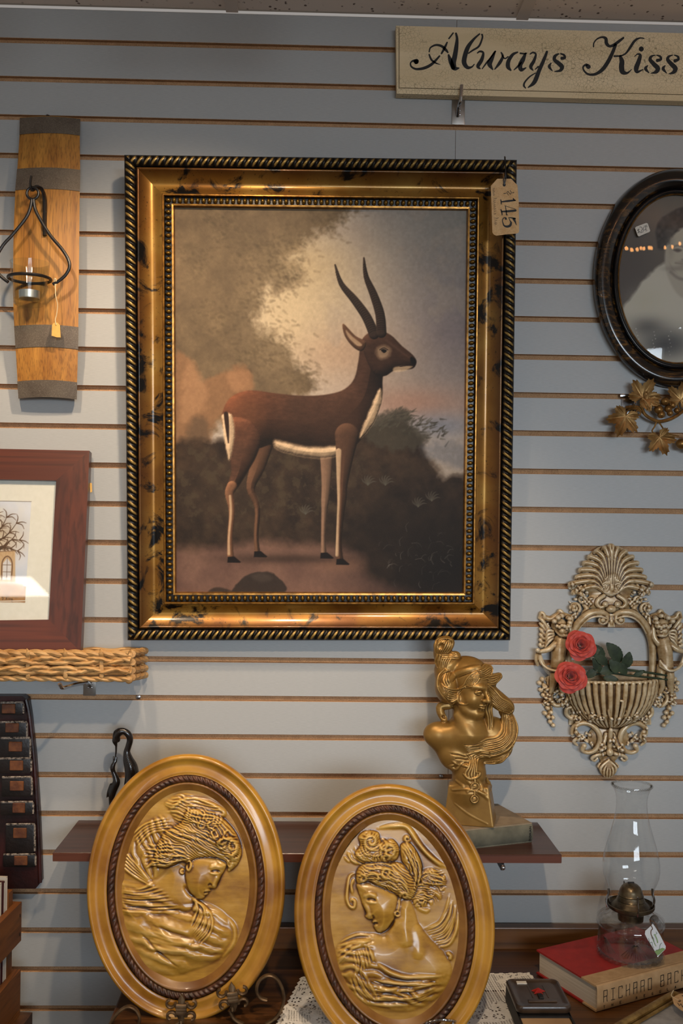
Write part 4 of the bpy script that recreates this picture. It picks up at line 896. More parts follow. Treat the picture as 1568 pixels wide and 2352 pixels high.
solo('wall_screw', 'small screw head in the groove left of the gold bust', 'screw', lathe([(0, 0.0012), (0.002, 0.001), (0.004, 0.0), (0.004, -0.002)], 16), M_['steel']).matrix_world = Matrix.Translation(P(1012, 1783, 0.004)) @ Matrix.Rotation(PI/2, 4, 'X')

# ------------------------------------------------------------------ sign board
SGY = -0.024
m, nt, b = nmat('crackled_cream_paint'); v = mapped(nt); vo = nt.nodes.new('ShaderNodeTexVoronoi'); vo.feature = 'DISTANCE_TO_EDGE'; vo.inputs['Scale'].default_value = 150; nt.links.new(v, vo.inputs[0])
crack = ramp(nt, vo.outputs['Distance'], [(0.0, (1, 1, 1)), (0.05, (0, 0, 0))]); zone = ramp(nt, noise(nt, mapped(nt, (0.5, 1, 1)), 9, 3), [(0.42, (0, 0, 0)), (0.6, (0.8, 0.8, 0.8))])
f = noise(nt, mapped(nt, (0.1, 1, 1)), 30, 4)
nt.links.new(mixc(nt, mixc(nt, 1.0, crack, zone, 'MULTIPLY'), ramp(nt, f, [(0.3, 'd3bd94'), (0.7, 'e2cea8')]), '6b5734'), b.inputs['Base Color']); b.inputs['Roughness'].default_value = 0.55; M_['crackle'] = m
sg = lambda x, y, d=0.0: P(x, y, SGY-d)
sign = thing('sign_board', 'cream crackle-painted wooden sign with black script lettering, Always Kiss', 'sign', P(1300, 230, -0.005))
XE = 2080; sl = (227-214)/(1568-912)                       # the board runs on past the picture edge
top = lambda x: 59+(x-908)*0.0262; bot = lambda x: 214+(x-908)*0.0245
part('board', prism(sg([909, XE, XE, 911], [59, top(XE), bot(XE)+3, 215]), (0, -SGY-0.003, 0)), M_['crackle'], sign, False)
inx0, inx1 = 917, XE-9
part('raised_panel', prism(sg([inx0, inx1, inx1, inx0], [62, top(inx1)+3, bot(inx1)-14, 201], 0.0016), (0, 0.0016, 0)), M_['crackle'], sign, False)
M_['dkline'] = mat('dark_worn_line', '4a3a22', '6b5734', rough=0.7, scale=50)
part('panel_line', prism(sg([inx0-1, inx1, inx1, inx0-1], [200.5, bot(inx1)-14.5, bot(inx1)-13, 202.2], 0.0009), (0, 0.0009, 0)), M_['dkline'], sign, False)
part('panel_line', prism(sg([inx0-1.2, inx0+0.2, inx0+0.2, inx0-1.2], [63, 63, 202, 202], 0.0010), (0, 0.001, 0)), M_['dkline'], sign, False)
K = 380/1568.0
A_ = [ # letters of the first word, coordinates of a 4.126x enlargement with origin (930,60)
 ([(105, 335), (75, 330), (52, 350), (60, 385), (110, 408), (190, 395), (260, 355), (325, 285)], [44, 16, 12, 14, 18, 24, 22, 14]), ([(98, 335), (104, 340), (110, 338)], [30, 34, 30]),
 ([(345, 260), (375, 205), (398, 155)], [14, 20, 12]), ([(415, 118), (455, 66)], [12, 12]), ([(228, 245), (240, 205), (290, 180), (345, 190), (385, 225), (405, 250)], [10, 12, 16, 20, 22, 12]), ([(228, 270), (250, 320), (290, 350), (332, 364)], [12, 16, 12, 4]),
 ([(482, 70), (492, 120), (485, 200), (470, 290), (455, 350), (470, 400), (510, 398)], [16, 22, 34, 40, 46, 38, 10]), ([(412, 275), (430, 330), (455, 395)], [16, 34, 34]),
 ([(728, 80), (732, 110), (700, 190), (640, 230), (600, 258)], [14, 14, 16, 14, 10]), ([(705, 75), (650, 125), (595, 200), (565, 290), (560, 350), (590, 392), (630, 388), (655, 362)], [12, 20, 34, 38, 38, 28, 14, 8]),
 ([(685, 255), (710, 240), (740, 255), (725, 320), (690, 380), (712, 405)], [10, 16, 18, 30, 30, 8]), ([(730, 405), (770, 350), (810, 300), (855, 240)], [8, 14, 12, 14]), ([(850, 245), (820, 310), (800, 360), (830, 412)], [16, 34, 40, 10]), ([(848, 410), (895, 350), (925, 290), (910, 250)], [8, 26, 20, 10]), ([(920, 280), (945, 308), (975, 290)], [10, 10, 10]),
 ([(1065, 248), (1020, 270), (980, 330), (975, 385), (1000, 418)], [12, 24, 32, 34, 14]), ([(1092, 258), (1130, 262), (1150, 258)], [14, 12, 10]), ([(1140, 262), (1115, 320), (1090, 370), (1100, 415), (1145, 395)], [18, 36, 36, 30, 8]), ([(1032, 415), (1070, 380), (1100, 345)], [8, 16, 12]),
 ([(1185, 265), (1212, 250), (1238, 268), (1220, 330), (1190, 385), (1212, 420)], [10, 14, 16, 26, 28, 8]), ([(1343, 245), (1310, 330), (1270, 420), (1225, 530), (1165, 582)], [20, 28, 32, 34, 8]), ([(1232, 410), (1260, 385)], [8, 14]), ([(1235, 445), (1180, 480), (1135, 530), (1125, 565), (1142, 588)], [8, 12, 14, 16, 8]),
 ([(1455, 262), (1420, 285), (1415, 320), (1450, 350), (1485, 385), (1470, 420), (1415, 432)], [10, 26, 28, 34, 36, 24, 6]), ([(1475, 262), (1505, 275), (1512, 300), (1485, 305)], [12, 18, 22, 26]), ([(1382, 352), (1365, 385), (1395, 425)], [10, 24, 6]) ]
KL = 258/1568.0
B_ = [ # second word, 6.077x enlargement with origin (1310,60)
 ([(320, 290), (325, 235), (370, 180), (440, 155), (490, 175), (500, 240), (540, 280), (600, 265), (670, 215), (735, 165)], [16, 16, 18, 24, 40, 44, 34, 36, 36, 26]), ([(625, 265), (580, 380), (520, 500), (440, 610), (340, 672), (240, 670), (180, 610), (180, 560), (220, 540)], [40, 44, 50, 48, 34, 26, 20, 22, 34]), ([(240, 560), (246, 566), (250, 570)], [54, 58, 54]),
 ([(1025, 172), (960, 168), (890, 210), (830, 300), (770, 380), (700, 415), (610, 420)], [12, 20, 32, 32, 22, 20, 24]), ([(690, 420), (715, 490), (710, 570), (725, 640), (790, 655), (850, 605)], [30, 60, 66, 62, 28, 8]),
 ([(985, 315), (986, 320), (984, 325)], [58, 62, 58]), ([(892, 425), (935, 390), (970, 410), (950, 490), (915, 590), (930, 640), (1010, 605)], [10, 18, 40, 54, 60, 36, 10]),
 ([(1180, 405), (1125, 425), (1110, 470), (1160, 530), (1215, 590), (1190, 640), (1115, 660)], [10, 30, 44, 54, 60, 44, 6]), ([(1200, 405), (1250, 425), (1258, 465), (1210, 480)], [12, 26, 32, 42]), ([(1075, 550), (1045, 595), (1095, 655)], [10, 40, 8]),
 ([(1425, 405), (1370, 425), (1355, 470), (1405, 530), (1460, 590), (1435, 645), (1365, 668)], [10, 30, 44, 54, 60, 44, 6]), ([(1445, 405), (1495, 425), (1503, 465), (1455, 485)], [12, 26, 32, 42]), ([(1320, 550), (1290, 595), (1340, 658)], [10, 40, 8]) ]
part('lettering', strokes([(p_, np.asarray(w_)*1.16) for p_, w_ in A_], lambda q: sg(930+q[:, 0]*K, 60+q[:, 1]*K, 0.0016), (0, -1, 0), 0.0004), M_['ink'], sign, False)
part('lettering', strokes([(p_, np.asarray(w_)*1.1) for p_, w_ in B_], lambda q: sg(1310+q[:, 0]*KL, 60+q[:, 1]*KL, 0.0016), (0, -1, 0), 0.0004), M_['ink'], sign, False)
slat_hook('chrome slatwall hook holding up the cream sign board', 1052, 224, 287, 29, 0, [P(1051, 266, -0.004), P(1052, 255, -0.012), P(1053, 244, -0.020), P(1056, 236, -0.028), P(1058, 225, -0.033), P(1060, 195, -0.036)])

# ------------------------------------------------------------------ oval portrait
OVC = (1555, 640); ORX, ORY = 193, 252                      # outer oval, photo pixels
OY = -0.022
M_['ovalwood'] = None
m, nt, b = nmat('dark_grained_oval_frame'); at = nt.nodes.new('ShaderNodeAttribute'); at.attribute_name = 'ring'; n1 = noise(nt, mapped(nt, (0.12, 1, 1)), 130, 4, 0.65); n2 = noise(nt, mapped(nt), 11, 3)
str_ = mixc(nt, 1.0, ramp(nt, n1, [(0.48, (0, 0, 0)), (0.66, (1, 1, 1))]), ramp(nt, n2, [(0.42, (0, 0, 0)), (0.62, (1, 1, 1))]), 'MULTIPLY')
nt.links.new(mixc(nt, str_, '0e0b0a', '6b4a1f'), b.inputs['Base Color']); b.inputs['Roughness'].default_value = 0.24; b.inputs['Coat Weight'].default_value = 0.4; M_['ovalwood'] = m
def oval_ring(name, prof, parent, matl, cx, cy, rx, ry, to3, nseg=128, extra=None):
    """prof: list of (inset px, outward depth m)"""
    v = []; a = np.linspace(0, 2*PI, nseg, endpoint=False)
    for ins, d in prof: v.append(to3(cx+(rx-ins)*np.cos(a), cy+(ry-ins)*np.sin(a), np.full(nseg, d)))
    v = np.vstack(v); f = []
    for i in range(len(prof)-1):
        for k in range(nseg): k2 = (k+1) % nseg; f.append((i*nseg+k, i*nseg+k2, (i+1)*nseg+k2, (i+1)*nseg+k))
    return part(name, (v, f), matl, parent, True, 60)
portrait = thing('oval_portrait', 'black oval frame with an old photograph of a woman in white', 'framed photo', P(1555, 892, -0.01))
ov3 = lambda x, y, d: P(x, y, -np.asarray(d))
op = [(0, 0.002), (0, 0.010)]+[(4+40*q, 0.012+0.020*math.sin(PI*(0.15+0.75*q))**0.8) for q in np.linspace(0, 1, 12)]
oval_ring('outer_moulding', op, portrait, M_['ovalwood'], *OVC, ORX, ORY, ov3)
M_['blackgloss'] = mat('black_gloss_lacquer', '0b0b0e', rough=0.15)
oval_ring('inner_moulding', [(44, 0.018)]+[(45+11*q, 0.020+0.006*math.sin(PI*q)) for q in np.linspace(0, 1, 7)]+[(56, 0.010)], portrait, M_['blackgloss'], *OVC, ORX, ORY, ov3)
oval_ring('gilt_slip', [(55.5, 0.016), (57, 0.0185), (59, 0.0165), (60, 0.008)], portrait, M_['giltline'], *OVC, ORX, ORY, ov3)
px_ = Paint(1420, 1690, 445, 835, 220, 300); X, Y = px_.X, px_.Y
px_.c[:] = (0.36, 0.335, 0.30); px_.glow(1500, 500, 170, 90, (0.43, 0.40, 0.355), 0.8); px_.glow(1430, 620, 90, 150, (0.28, 0.25, 0.235), 0.8); px_.glow(1480, 830, 200, 70, (0.26, 0.265, 0.265), 0.8)
skin = (0.66, 0.63, 0.57)
px_.poly([(1425, 720), (1445, 690), (1470, 650), (1500, 622), (1530, 605), (1560, 640), (1600, 600), (1660, 640), (1690, 720), (1690, 835), (1470, 835), (1445, 770)], (0.74, 0.72, 0.66), 9, 1, 5, 20)
px_.glow(1485, 750, 40, 22, (0.30, 0.29, 0.28), 0.7); px_.glow(1530, 790, 60, 34, (0.24, 0.24, 0.245), 0.9); px_.glow(1480, 690, 36, 26, (0.70, 0.68, 0.60), 0.5)
px_.poly([(1526, 600), (1532, 560), (1545, 620), (1600, 640), (1600, 690), (1560, 680), (1535, 640)], skin, 6)
px_.poly([(1530, 520), (1545, 500), (1590, 495), (1630, 520), (1634, 580), (1612, 625), (1580, 640), (1548, 622), (1531, 585)], (0.68, 0.65, 0.58), 5)
px_.poly([(1508, 555), (1505, 525), (1520, 500), (1550, 482), (1600, 475), (1650, 500), (1665, 560), (1650, 580), (1632, 540), (1600, 520), (1570, 522), (1545, 540), (1532, 562), (1518, 575)], lambda x, y: np.stack([0.17+0.22*(fbm(x, y, 9, 3, 2)-0.4)]*3, -1)*np.array([1, .96, .9]), 6, 1, 4, 14)
for q, w in (([(1543, 568), (1556, 564), (1568, 567)], 1.2), ([(1590, 567), (1603, 563), (1616, 567)], 1.2), ([(1551, 604), (1565, 606), (1580, 607), (1592, 604)], 1.0), ([(1578, 592), (1572, 597), (1566, 596)], 0.8)): px_.line(q, w, (0.34, 0.30, 0.28), 5, 0.6)
px_.glow(1573, 585, 5, 16, (0.58, 0.55, 0.49), 0.5); px_.glow(1570, 601, 14, 3, (0.50, 0.45, 0.41), 0.6); px_.glow(1570, 611, 13, 3.5, (0.54, 0.49, 0.45), 0.6); px_.glow(1540, 560, 9, 40, (0.52, 0.49, 0.44), 0.5)
px_.poly([(1546, 574), (1556, 571), (1565, 575), (1556, 579)], (0.26, 0.23, 0.22), 5, 0.8); px_.poly([(1594, 574), (1603, 571), (1612, 575), (1603, 579)], (0.18, 0.16, 0.15), 3); px_.glow(1552, 617, 30, 6, (0.50, 0.47, 0.43), 0.6); px_.line([(1540, 625), (1560, 640), (1590, 642)], 3, (0.42, 0.39, 0.36), 6, 0.6)
for i in range(26):
    r = np.random.default_rng(i+50); px_.poly([(q[0], q[1]) for q in [(lambda x, y, s: (x+s*math.cos(a), y+s*math.sin(a)))(r.uniform(0, 1)*0+1460+(i*37 % 110), 755+(i*53 % 62), r.uniform(.5, 1.6)) for a in (0, 1.5, 3, 4.5)]], (0.8, 0.79, 0.75), 1, 0.8)
M_['photo'] = painted('faded_photograph', 0.6, 500, 0.0)
px_.bake('photograph', lambda q: P(q[:, 0], q[:, 1], -0.0085), M_['photo'], portrait, mask=lambda x, y: ((x-OVC[0])/(ORX-56))**2+((y-OVC[1])/(ORY-56))**2 < 1.0)
# glass, slightly domed
a = np.linspace(0, 2*PI, 64, endpoint=False); v = [P(OVC[0], OVC[1], -0.019)]; f = []
for i, q in enumerate((0.25, 0.5, 0.75, 1.0)): v += list(P(OVC[0]+(ORX-57)*q*np.cos(a), OVC[1]+(ORY-57)*q*np.sin(a), -0.013-0.006*(1-q*q)))
f += [(0, 1+k, 1+(k+1) % 64) for k in range(64)]
for i in range(3): f += [(1+i*64+k, 1+i*64+64+k, 1+i*64+64+(k+1) % 64, 1+i*64+(k+1) % 64) for k in range(64)]
part('convex_glass', (v, f), M_['pane'], portrait)
M_['whitepaper'] = mat('white_sticker_paper', 'cfc9bd', rough=0.7)
stk = thing('price_sticker', 'white 24 dollar sticker on the oval portrait glass', 'price tag', P(1475, 530, -0.018))
sk = lambda q: P(1320+q[:, 0]/4.355, 360+q[:, 1]/4.355, -0.0187)
part('paper', prism(sk(np.array([(600, 712), (612, 700), (712, 662), (728, 668), (752, 740), (745, 752), (640, 797), (628, 790)], float)), (0, 0.0004, 0)), M_['whitepaper'], stk, False)
part('handwriting', strokes([([(645, 725), (625, 735), (645, 750), (625, 762)], 4), ([(632, 720), (640, 765)], 3), ([(645, 705), (665, 705), (672, 725), (655, 760), (685, 748)], 4), ([(695, 690), (680, 735), (712, 724)], 4), ([(703, 690), (712, 745)], 4), ([(722, 684), (710, 686), (712, 695), (722, 698), (716, 706)], 3), ([(722, 735), (724, 736)], 4)], sk, (0, -1, 0), 0.0003), M_['ink'], stk, False)

# ------------------------------------------------------------------ metal grape-vine spray
M_['bronze'] = mat('antique_gold_metal', '6d4a20', 'a37c45', rough=0.36, metal=0.75, scale=60, bmp=0.15, bscale=300)
M_['bronzel'] = mat('antique_gold_leaf', '7a5629', 'ad8a56', rough=0.38, metal=0.65, scale=40, bmp=0.2, bscale=260)
vx = lambda zx, zy: (1340+zx/6.877, 840+zy/6.877)
vine = thing('grape_vine_ornament', 'antique gold metal grape vine with leaves below the oval portrait', 'wall ornament', P(1500, 1040, -0.03))
def vtube(pts, r, d=0.022, nm='stem'): return part(nm, tube(smooth_path(np.array([P(*vx(*q[:2]), -(q[2] if len(q) > 2 else d)) for q in pts]), 5), r, 8), M_['bronze'], vine)
vtube([(660, 665), (750, 650), (860, 660), (910, 700), (990, 790), (1090, 850), (1200, 880), (1350, 850), (1470, 790), (1568, 720), (1750, 640), (1900, 680), (2100, 800)], 0.0034)
vtube([(670, 760), (690, 710), (760, 685), (850, 690), (920, 720)], 0.0016); vtube([(880, 640), (920, 660), (960, 760), (1010, 810)], 0.0024, 0.026)
vtube([(905, 625), (1000, 630), (1100, 640), (1150, 650)], 0.0014); vtube([(1100, 645), (1180, 620), (1230, 600)], 0.0012); vtube([(905, 640), (895, 590), (905, 540), (925, 520)], 0.0018)
vtube([(900, 730), (850, 710), (815, 745), (840, 785), (890, 770), (900, 735)], 0.0013); vtube([(1150, 880), (1120, 960), (1080, 1035), (1150, 1100), (1190, 1130)], 0.0016); vtube([(1180, 880), (1240, 970), (1290, 1040), (1400, 1090), (1500, 1110)], 0.0016)
vtube([(1568, 720), (1500, 660), (1490, 590), (1530, 560)], 0.0015)
for gx_, gy_, r_ in ((1283, 565, 68), (1182, 693, 72), (1398, 625, 55), (1333, 683, 62), (1222, 770, 62), (1470, 707, 45), (1362, 750, 50), (1540, 1235, 85), (1640, 1150, 70), (1650, 1290, 70)):
    R = r_/6.877/1157; part('grape', sphere(P(*vx(gx_, gy_), -0.024-R*0.3), R, 18, 12), M_['bronze'], vine)
def grape_leaf(c, ang, size, bend, seed):
    """serrated five-lobed leaf with veins, real sheet with thickness; c photo px, ang = direction of the tip (deg, photo, 0 = right, 90 = down)"""
    r0 = np.random.default_rng(seed); n = 90; th = np.linspace(-PI, PI, n, endpoint=False); lob = np.zeros(n)
    for a0, L, wd in ((0, 1.0, .48), (1.0, .86, .46), (-1.0, .86, .46), (2.0, .46, .5), (-2.0, .46, .5)): lob = np.maximum(lob, L*np.exp(-(np.angle(np.exp(1j*(th-a0)))/wd)**2))
    rad = (0.36+0.64*lob)*(1+0.10*(np.abs(((th*n/(2*PI)*0.34) % 1)-0.5)*4-1)); rad[np.abs(th) > 2.85] *= 0.35
    rings = [0.0, 0.25, 0.5, 0.75, 1.0]; v = []; up_ = []
    for q in rings:
        for k in range(n):
            vein = min(abs(np.angle(np.exp(1j*(th[k]-a0)))) for a0 in (0, 1.05, -1.05, 2.05, -2.05)); hz = -0.10*np.exp(-(vein*q/0.07)**2)*q + bend*(q*rad[k])**2 + 0.05*math.cos(3*th[k])*q
            v.append((q*rad[k]*math.cos(th[k]), q*rad[k]*math.sin(th[k]), hz))
    v = np.array(v)*size; a = math.radians(ang); x = v[:, 0]*math.cos(a)-v[:, 1]*math.sin(a); y = v[:, 0]*math.sin(a)+v[:, 1]*math.cos(a)
    cx, cy = vx(*c); w = P(cx+x/6.877, cy+y/6.877, -0.026-v[:, 2]/6.877/1157); nr = len(rings)
    f = [(i*n+k, i*n+(k+1) % n, (i+1)*n+(k+1) % n, (i+1)*n+k) for i in range(nr-1) for k in range(n)]
    N = len(w); w2 = w+np.array([0, 0.0009, 0]); f2 = f+[tuple(N+i for i in q[::-1]) for q in f]+[((nr-1)*n+k, (nr-1)*n+(k+1) % n, N+(nr-1)*n+(k+1) % n, N+(nr-1)*n+k) for k in range(n)]
    return part('leaf', (np.vstack([w, w2]), f2), M_['bronzel'], vine, True, 50)
grape_leaf((920, 500), -58, 330, 0.25, 1); grape_leaf((660, 800), 112, 330, 0.3, 2); grape_leaf((1200, 1130), 68, 290, 0.3, 3); grape_leaf((1530, 540), -75, 300, 0.25, 4); grape_leaf((1000, 540), 20, 210, 0.2, 5)
clip = thing('slatwall_hook', 'flat chrome slatwall clip holding the grape vine', 'hook', P(1442, 990, -0.002), 'chrome slatwall hooks')
a_, c_ = P(1426, 916, 0), P(1455, 958, 0); part('plate', bbox_bevel(a_[0], c_[0], -0.003, -0.0006, c_[2]-0.03, a_[2], 0.0007, 2), M_['chrome'], clip)
a_, c_ = P(1423, 905, 0), P(1453, 912.5, 0); part('top_bar', bbox_bevel(a_[0], c_[0], -0.0035, 0.004, c_[2], a_[2], 0.0008, 2), M_['chrome'], clip)
part('prong', tube(smooth_path(np.array([P(1452, 938, -0.003), P(1454, 934, -0.02), P(1457, 928, -0.036), P(1459, 924, -0.04)]), 5), 0.0021, 8), M_['chrome'], clip)

# ------------------------------------------------------------------ ornate cherub wall pocket (carved in one piece)
CX = 1407.0
cl = Clay((1222, 1240, -2), (1592, 1800, 84), 1.75)          # axes: photo px x, photo px y, depth px
bc = (1409, 1563, 4); br_ = (106, 114, 60)               # the half-round basket first: ellipsoid, cut level at the rim, hollowed
cl.ell(bc, br_); cl.cut_below(1, 1562.0, True); cl.ell((1409, 1560, 4), (97, 96, 52), k=1, sub=True)
def scroll(c, r0, r1, a0, turns, rad, d, k=1.5, mir=False, sgn=1):
    pts = []; n_ = int(14*turns)+4
    for i in range(n_):
        q = i/(n_-1); a = a0+sgn*turns*2*PI*q; r = r0+(r1-r0)*q; pts.append((c[0]+r*math.cos(a), c[1]+r*math.sin(a), d+2*q))
    ra = np.linspace(rad, rad*0.6, n_)
    for s_ in ((1, -1) if mir else (1,)):
        cl.chain([(p[0] if s_ == 1 else 2*CX-p[0], p[1], p[2]) for p in pts], ra, k)
def mchain(pts, r, k=2, n=4):
    for s_ in (1, -1): cl.chain([(p[0] if s_ == 1 else 2*CX-p[0], p[1], p[2]) for p in pts], r, k, n=n)
def mell(c, r, k=2, R=None):
    for s_ in (1, -1): cl.ell((c[0] if s_ == 1 else 2*CX-c[0], c[1], c[2]), r, None, k)
# backing under the crest, then fan of plumes
cl.ell((CX, 1325, 5), (66, 62, 9)); cl.ell((CX, 1290, 5), (50, 38, 8), k=6); cl.ell((CX, 1385, 6), (60, 22, 9), k=6)
tips = [(1408, 1252), (1391, 1257), (1373, 1264), (1358, 1276), (1347, 1290), (1338, 1306), (1330, 1322), (1315, 1338), (1322, 1356)]
for i, (tx, ty) in enumerate(tips):
    bx_, by_ = CX-1-i*1.6, 1368-i*0.5; mx, my = CX-(CX-tx)*0.42-i*0.3, by_+(ty-by_)*0.72-i*1.4
    pth = [(bx_, by_, 15), (mx, my, 19), (tx+2, ty+3, 17), (tx-3, ty+6+i*0.6, 12)]
    mchain(pth, [3.4, 6.0, 5.6, 3.4], 1.0); mchain([(p_[0], p_[1], p_[2]+5.2) for p_ in pth], [1.0, 1.8, 1.8, 1.0], 0.6)
    if i % 2 == 1: mchain([(tx-4, ty+8, 11), (tx-1, ty+11, 12), (tx+4, ty+8, 13)], 2.4, 1)
for (x, y) in ((1333, 1352), (1340, 1362), (1330, 1364), (1345, 1350), (1352, 1362), (1326, 1378), (1338, 1374)): mell((x, y, 13), (4.5, 4, 6), 1.5)
mchain([(1390, 1370, 16), (1378, 1378, 18), (1374, 1388, 18), (1382, 1396, 19), (1392, 1392, 20)], [5, 5, 5, 4, 3], 1.5); mell((1393, 1389, 19), (7, 7, 6), 1)
cl.ell((CX+1, 1350, 16), (7, 12, 8), k=1); cl.ell((CX, 1400, 16), (12, 9, 9), k=2); cl.ell((CX, 1428, 15), (7, 12, 8), k=1.5)
for q in (-6, -2, 2, 6): cl.chain([(CX+q*0.4, 1412, 20), (CX+q, 1440, 19)], [1.6, 2.4], 0.6)
# arch with ending volutes
mchain([(1398, 1414, 17), (1380, 1407, 20), (1358, 1410, 20), (1336, 1428, 18), (1320, 1452, 14), (1311, 1478, 12), (1309, 1520, 11), (1311, 1560, 11)], [6, 8, 9, 9, 9, 9, 8, 8], 2)
mchain([(1396, 1422, 22), (1378, 1416, 27), (1358, 1420, 26), (1340, 1434, 23), (1326, 1456, 19)], [2.4, 2.6, 2.6, 2.4, 2], 0.8)
scroll((1386, 1424), 14, 3, -PI/2, 1.2, 4.2, 20, 1.2, True, 1); mell((1386, 1425, 23), (6, 6, 5), 0.8)
scroll((1324, 1398), 13, 3, 0.6, 1.3, 4, 12, 1.5, True, -1); scroll((1342, 1380), 10, 3, 0, 1.2, 3.4, 12, 1.5, True, -1); mchain([(1330, 1412, 10), (1318, 1420, 10), (1316, 1440, 11), (1322, 1452, 11)], [4, 6, 6, 4], 2); mchain([(1345, 1390, 10), (1352, 1400, 11), (1345, 1412, 12)], [4, 6, 5], 2)
# bowl: ribbed half basket with pointed foot
cl.box((1409, 1610, 0), (96, 62, 5), rnd=2, k=2)
for i in range(19):
    a = math.radians(-84+i*168/18); pts = []
    for t in np.radians([1, 14, 28, 42, 56, 68, 78]): pts.append((bc[0]+(br_[0]+0.5)*math.sin(a)*math.cos(t), bc[1]+br_[1]*math.sin(t), bc[2]+(br_[2]+0.5)*math.cos(a)*math.cos(t)))
    cl.chain(pts, [6.0, 5.8, 5.2, 4.4, 3.4, 2.6, 2.0], 0.6)
rim = [(bc[0]+107*math.sin(a), 1563, bc[2]+61*math.cos(a)) for a in np.linspace(-1.45, 1.45, 14)]; cl.chain(rim, 3.2, 1.0)
# acanthus on the bowl
for s_ in (-1, 1):
    for j in range(4):
        cl.chain([(1408+s_*3, 1668, 30), (1408+s_*(10+7*j), 1648-4*j, 46-j*3), (1408+s_*(16+11*j), 1628+j*7, 53-j*5), (1408+s_*(12+11*j), 1618+j*9, 55-j*5)], [2.4, 3.8, 4, 3], 1, n=4)
cl.chain([(1416, 1660, 42), (1419, 1630, 56), (1421, 1608, 61), (1416, 1604, 62)], [2.6, 3, 3.5, 3], 1, n=4)
# lower rococo scrolls and pendant
cl.ell((CX-3, 1700, 5), (48, 36, 9), k=3); cl.ell((CX-3, 1735, 5), (26, 24, 8), k=5)
def low(pts, r): 
    for s_ in (1, -1): cl.chain([(p[0] if s_ == 1 else 2*(CX-3)-p[0], p[1], p[2]) for p in pts], r, 1.5, n=4)
low([(1345, 1716, 18), (1342, 1727, 17), (1356, 1732, 17), (1372, 1724, 18), (1381, 1704, 19), (1376, 1682, 20), (1358, 1666, 19), (1338, 1664, 17), (1322, 1674, 15), (1318, 1690, 13)], [6, 5, 5, 5.5, 6, 6, 6, 6, 6, 4])
low([(1326, 1684, 18), (1332, 1696, 18), (1322, 1706, 15), (1330, 1716, 13)], [5, 4, 4, 3]); low([(1318, 1655, 12), (1306, 1645, 12), (1306, 1632, 13), (1316, 1628, 14), (1320, 1638, 15)], [5, 5, 5, 4, 3]); low([(1340, 1660, 11), (1326, 1655, 12), (1320, 1648, 12)], [6, 6, 5])
low([(1396, 1690, 16), (1388, 1712, 19), (1378, 1726, 18), (1368, 1732, 15)], [5, 5, 4, 3]); low([(1402, 1730, 12), (1388, 1736, 15), (1374, 1738, 16), (1364, 1746, 14), (1370, 1752, 13), (1376, 1746, 14)], [4, 4.5, 4.5, 4, 3, 3])
cl.ell((1404, 1731, 17), (8.5, 9.5, 8), k=1); cl.chain([(1404, 1678, 26), (1404, 1700, 18), (1404, 1722, 15)], [5, 6, 6], 2)
cl.ell((1402, 1768, 7), (20, 24, 8), k=3); 
for a in (-0.9, -0.5, -0.15, 0.15, 0.5, 0.9): cl.chain([(1403, 1750, 13), (1402+22*math.sin(a), 1752+28*math.cos(a)*0.9, 14), (1402+20*math.sin(a*0.8), 1758+33*math.cos(a*0.8), 11)], [2.4, 3.6, 2.6], 0.8, n=4)
cl.chain([(1384, 1760, 8), (1380, 1766, 10), (1386, 1772, 11)], 3.4, 1); cl.chain([(1421, 1760, 8), (1425, 1766, 10), (1418, 1772, 11)], 3.4, 1)
# side scrolls and fruit drops
low([(1312, 1600, 14), (1300, 1618, 14), (1282, 1624, 13), (1270, 1612, 12), (1272, 1596, 12), (1284, 1590, 13)], [4, 5, 5, 4.5, 4, 3.5]); low([(1296, 1560, 10), (1282, 1578, 10), (1268, 1590, 10), (1262, 1604, 10)], [6, 6, 5, 4]); low([(1290, 1596, 12), (1296, 1606, 12), (1288, 1612, 12)], [4, 4, 3])
for i, (x, y) in enumerate(((1250, 1563), (1243, 1572), (1254, 1578), (1246, 1588), (1258, 1592), (1252, 1600), (1264, 1608), (1258, 1616), (1270, 1618), (1262, 1630), (1270, 1640), (1256, 1642), (1264, 1650), (1274, 1652), (1268, 1662), (1275, 1670))):
    low([(x, y, 8), (x+1, y+1, 9)], [5.2, 5.2])
low([(1266, 1560, 9), (1264, 1600, 8), (1268, 1660, 7)], [5, 4, 3])
# fruit, leaf and shell crumbs that roughen the carving
rc = np.random.default_rng(21)
for (cx_, cy_, sx_, sy_, nn_, dd) in ((1333, 1356, 16, 14, 26, 14), (1350, 1384, 14, 10, 14, 12), (1320, 1408, 10, 16, 14, 11), (1262, 1600, 12, 34, 26, 11), (1290, 1610, 16, 18, 16, 12), (1345, 1695, 18, 20, 18, 15), (1325, 1650, 12, 12, 12, 12), (1256, 1440, 12, 26, 12, 12), (1352, 1645, 26, 12, 16, 40), (1388, 1720, 12, 14, 10, 15)):
    for _ in range(nn_):
        x, y = rc.normal(cx_, sx_*0.6), rc.normal(cy_, sy_*0.6); r_ = rc.uniform(2.0, 4.2); a = rc.uniform(0, 6.3); i, j = int((x-cl.lo[0])/cl.h), int((y-cl.lo[1])/cl.h); col_ = np.nonzero(cl.d[i, j] < 0)[0]; z = cl.lo[2]+col_[-1]*cl.h if len(col_) else 3.0
        mchain([(x-4*math.cos(a), y-4*math.sin(a), z), (x, y, z+1.5), (x+4*math.cos(a), y+4*math.sin(a), z)], [r_*0.5, r_, r_*0.5], 0.6, 2)
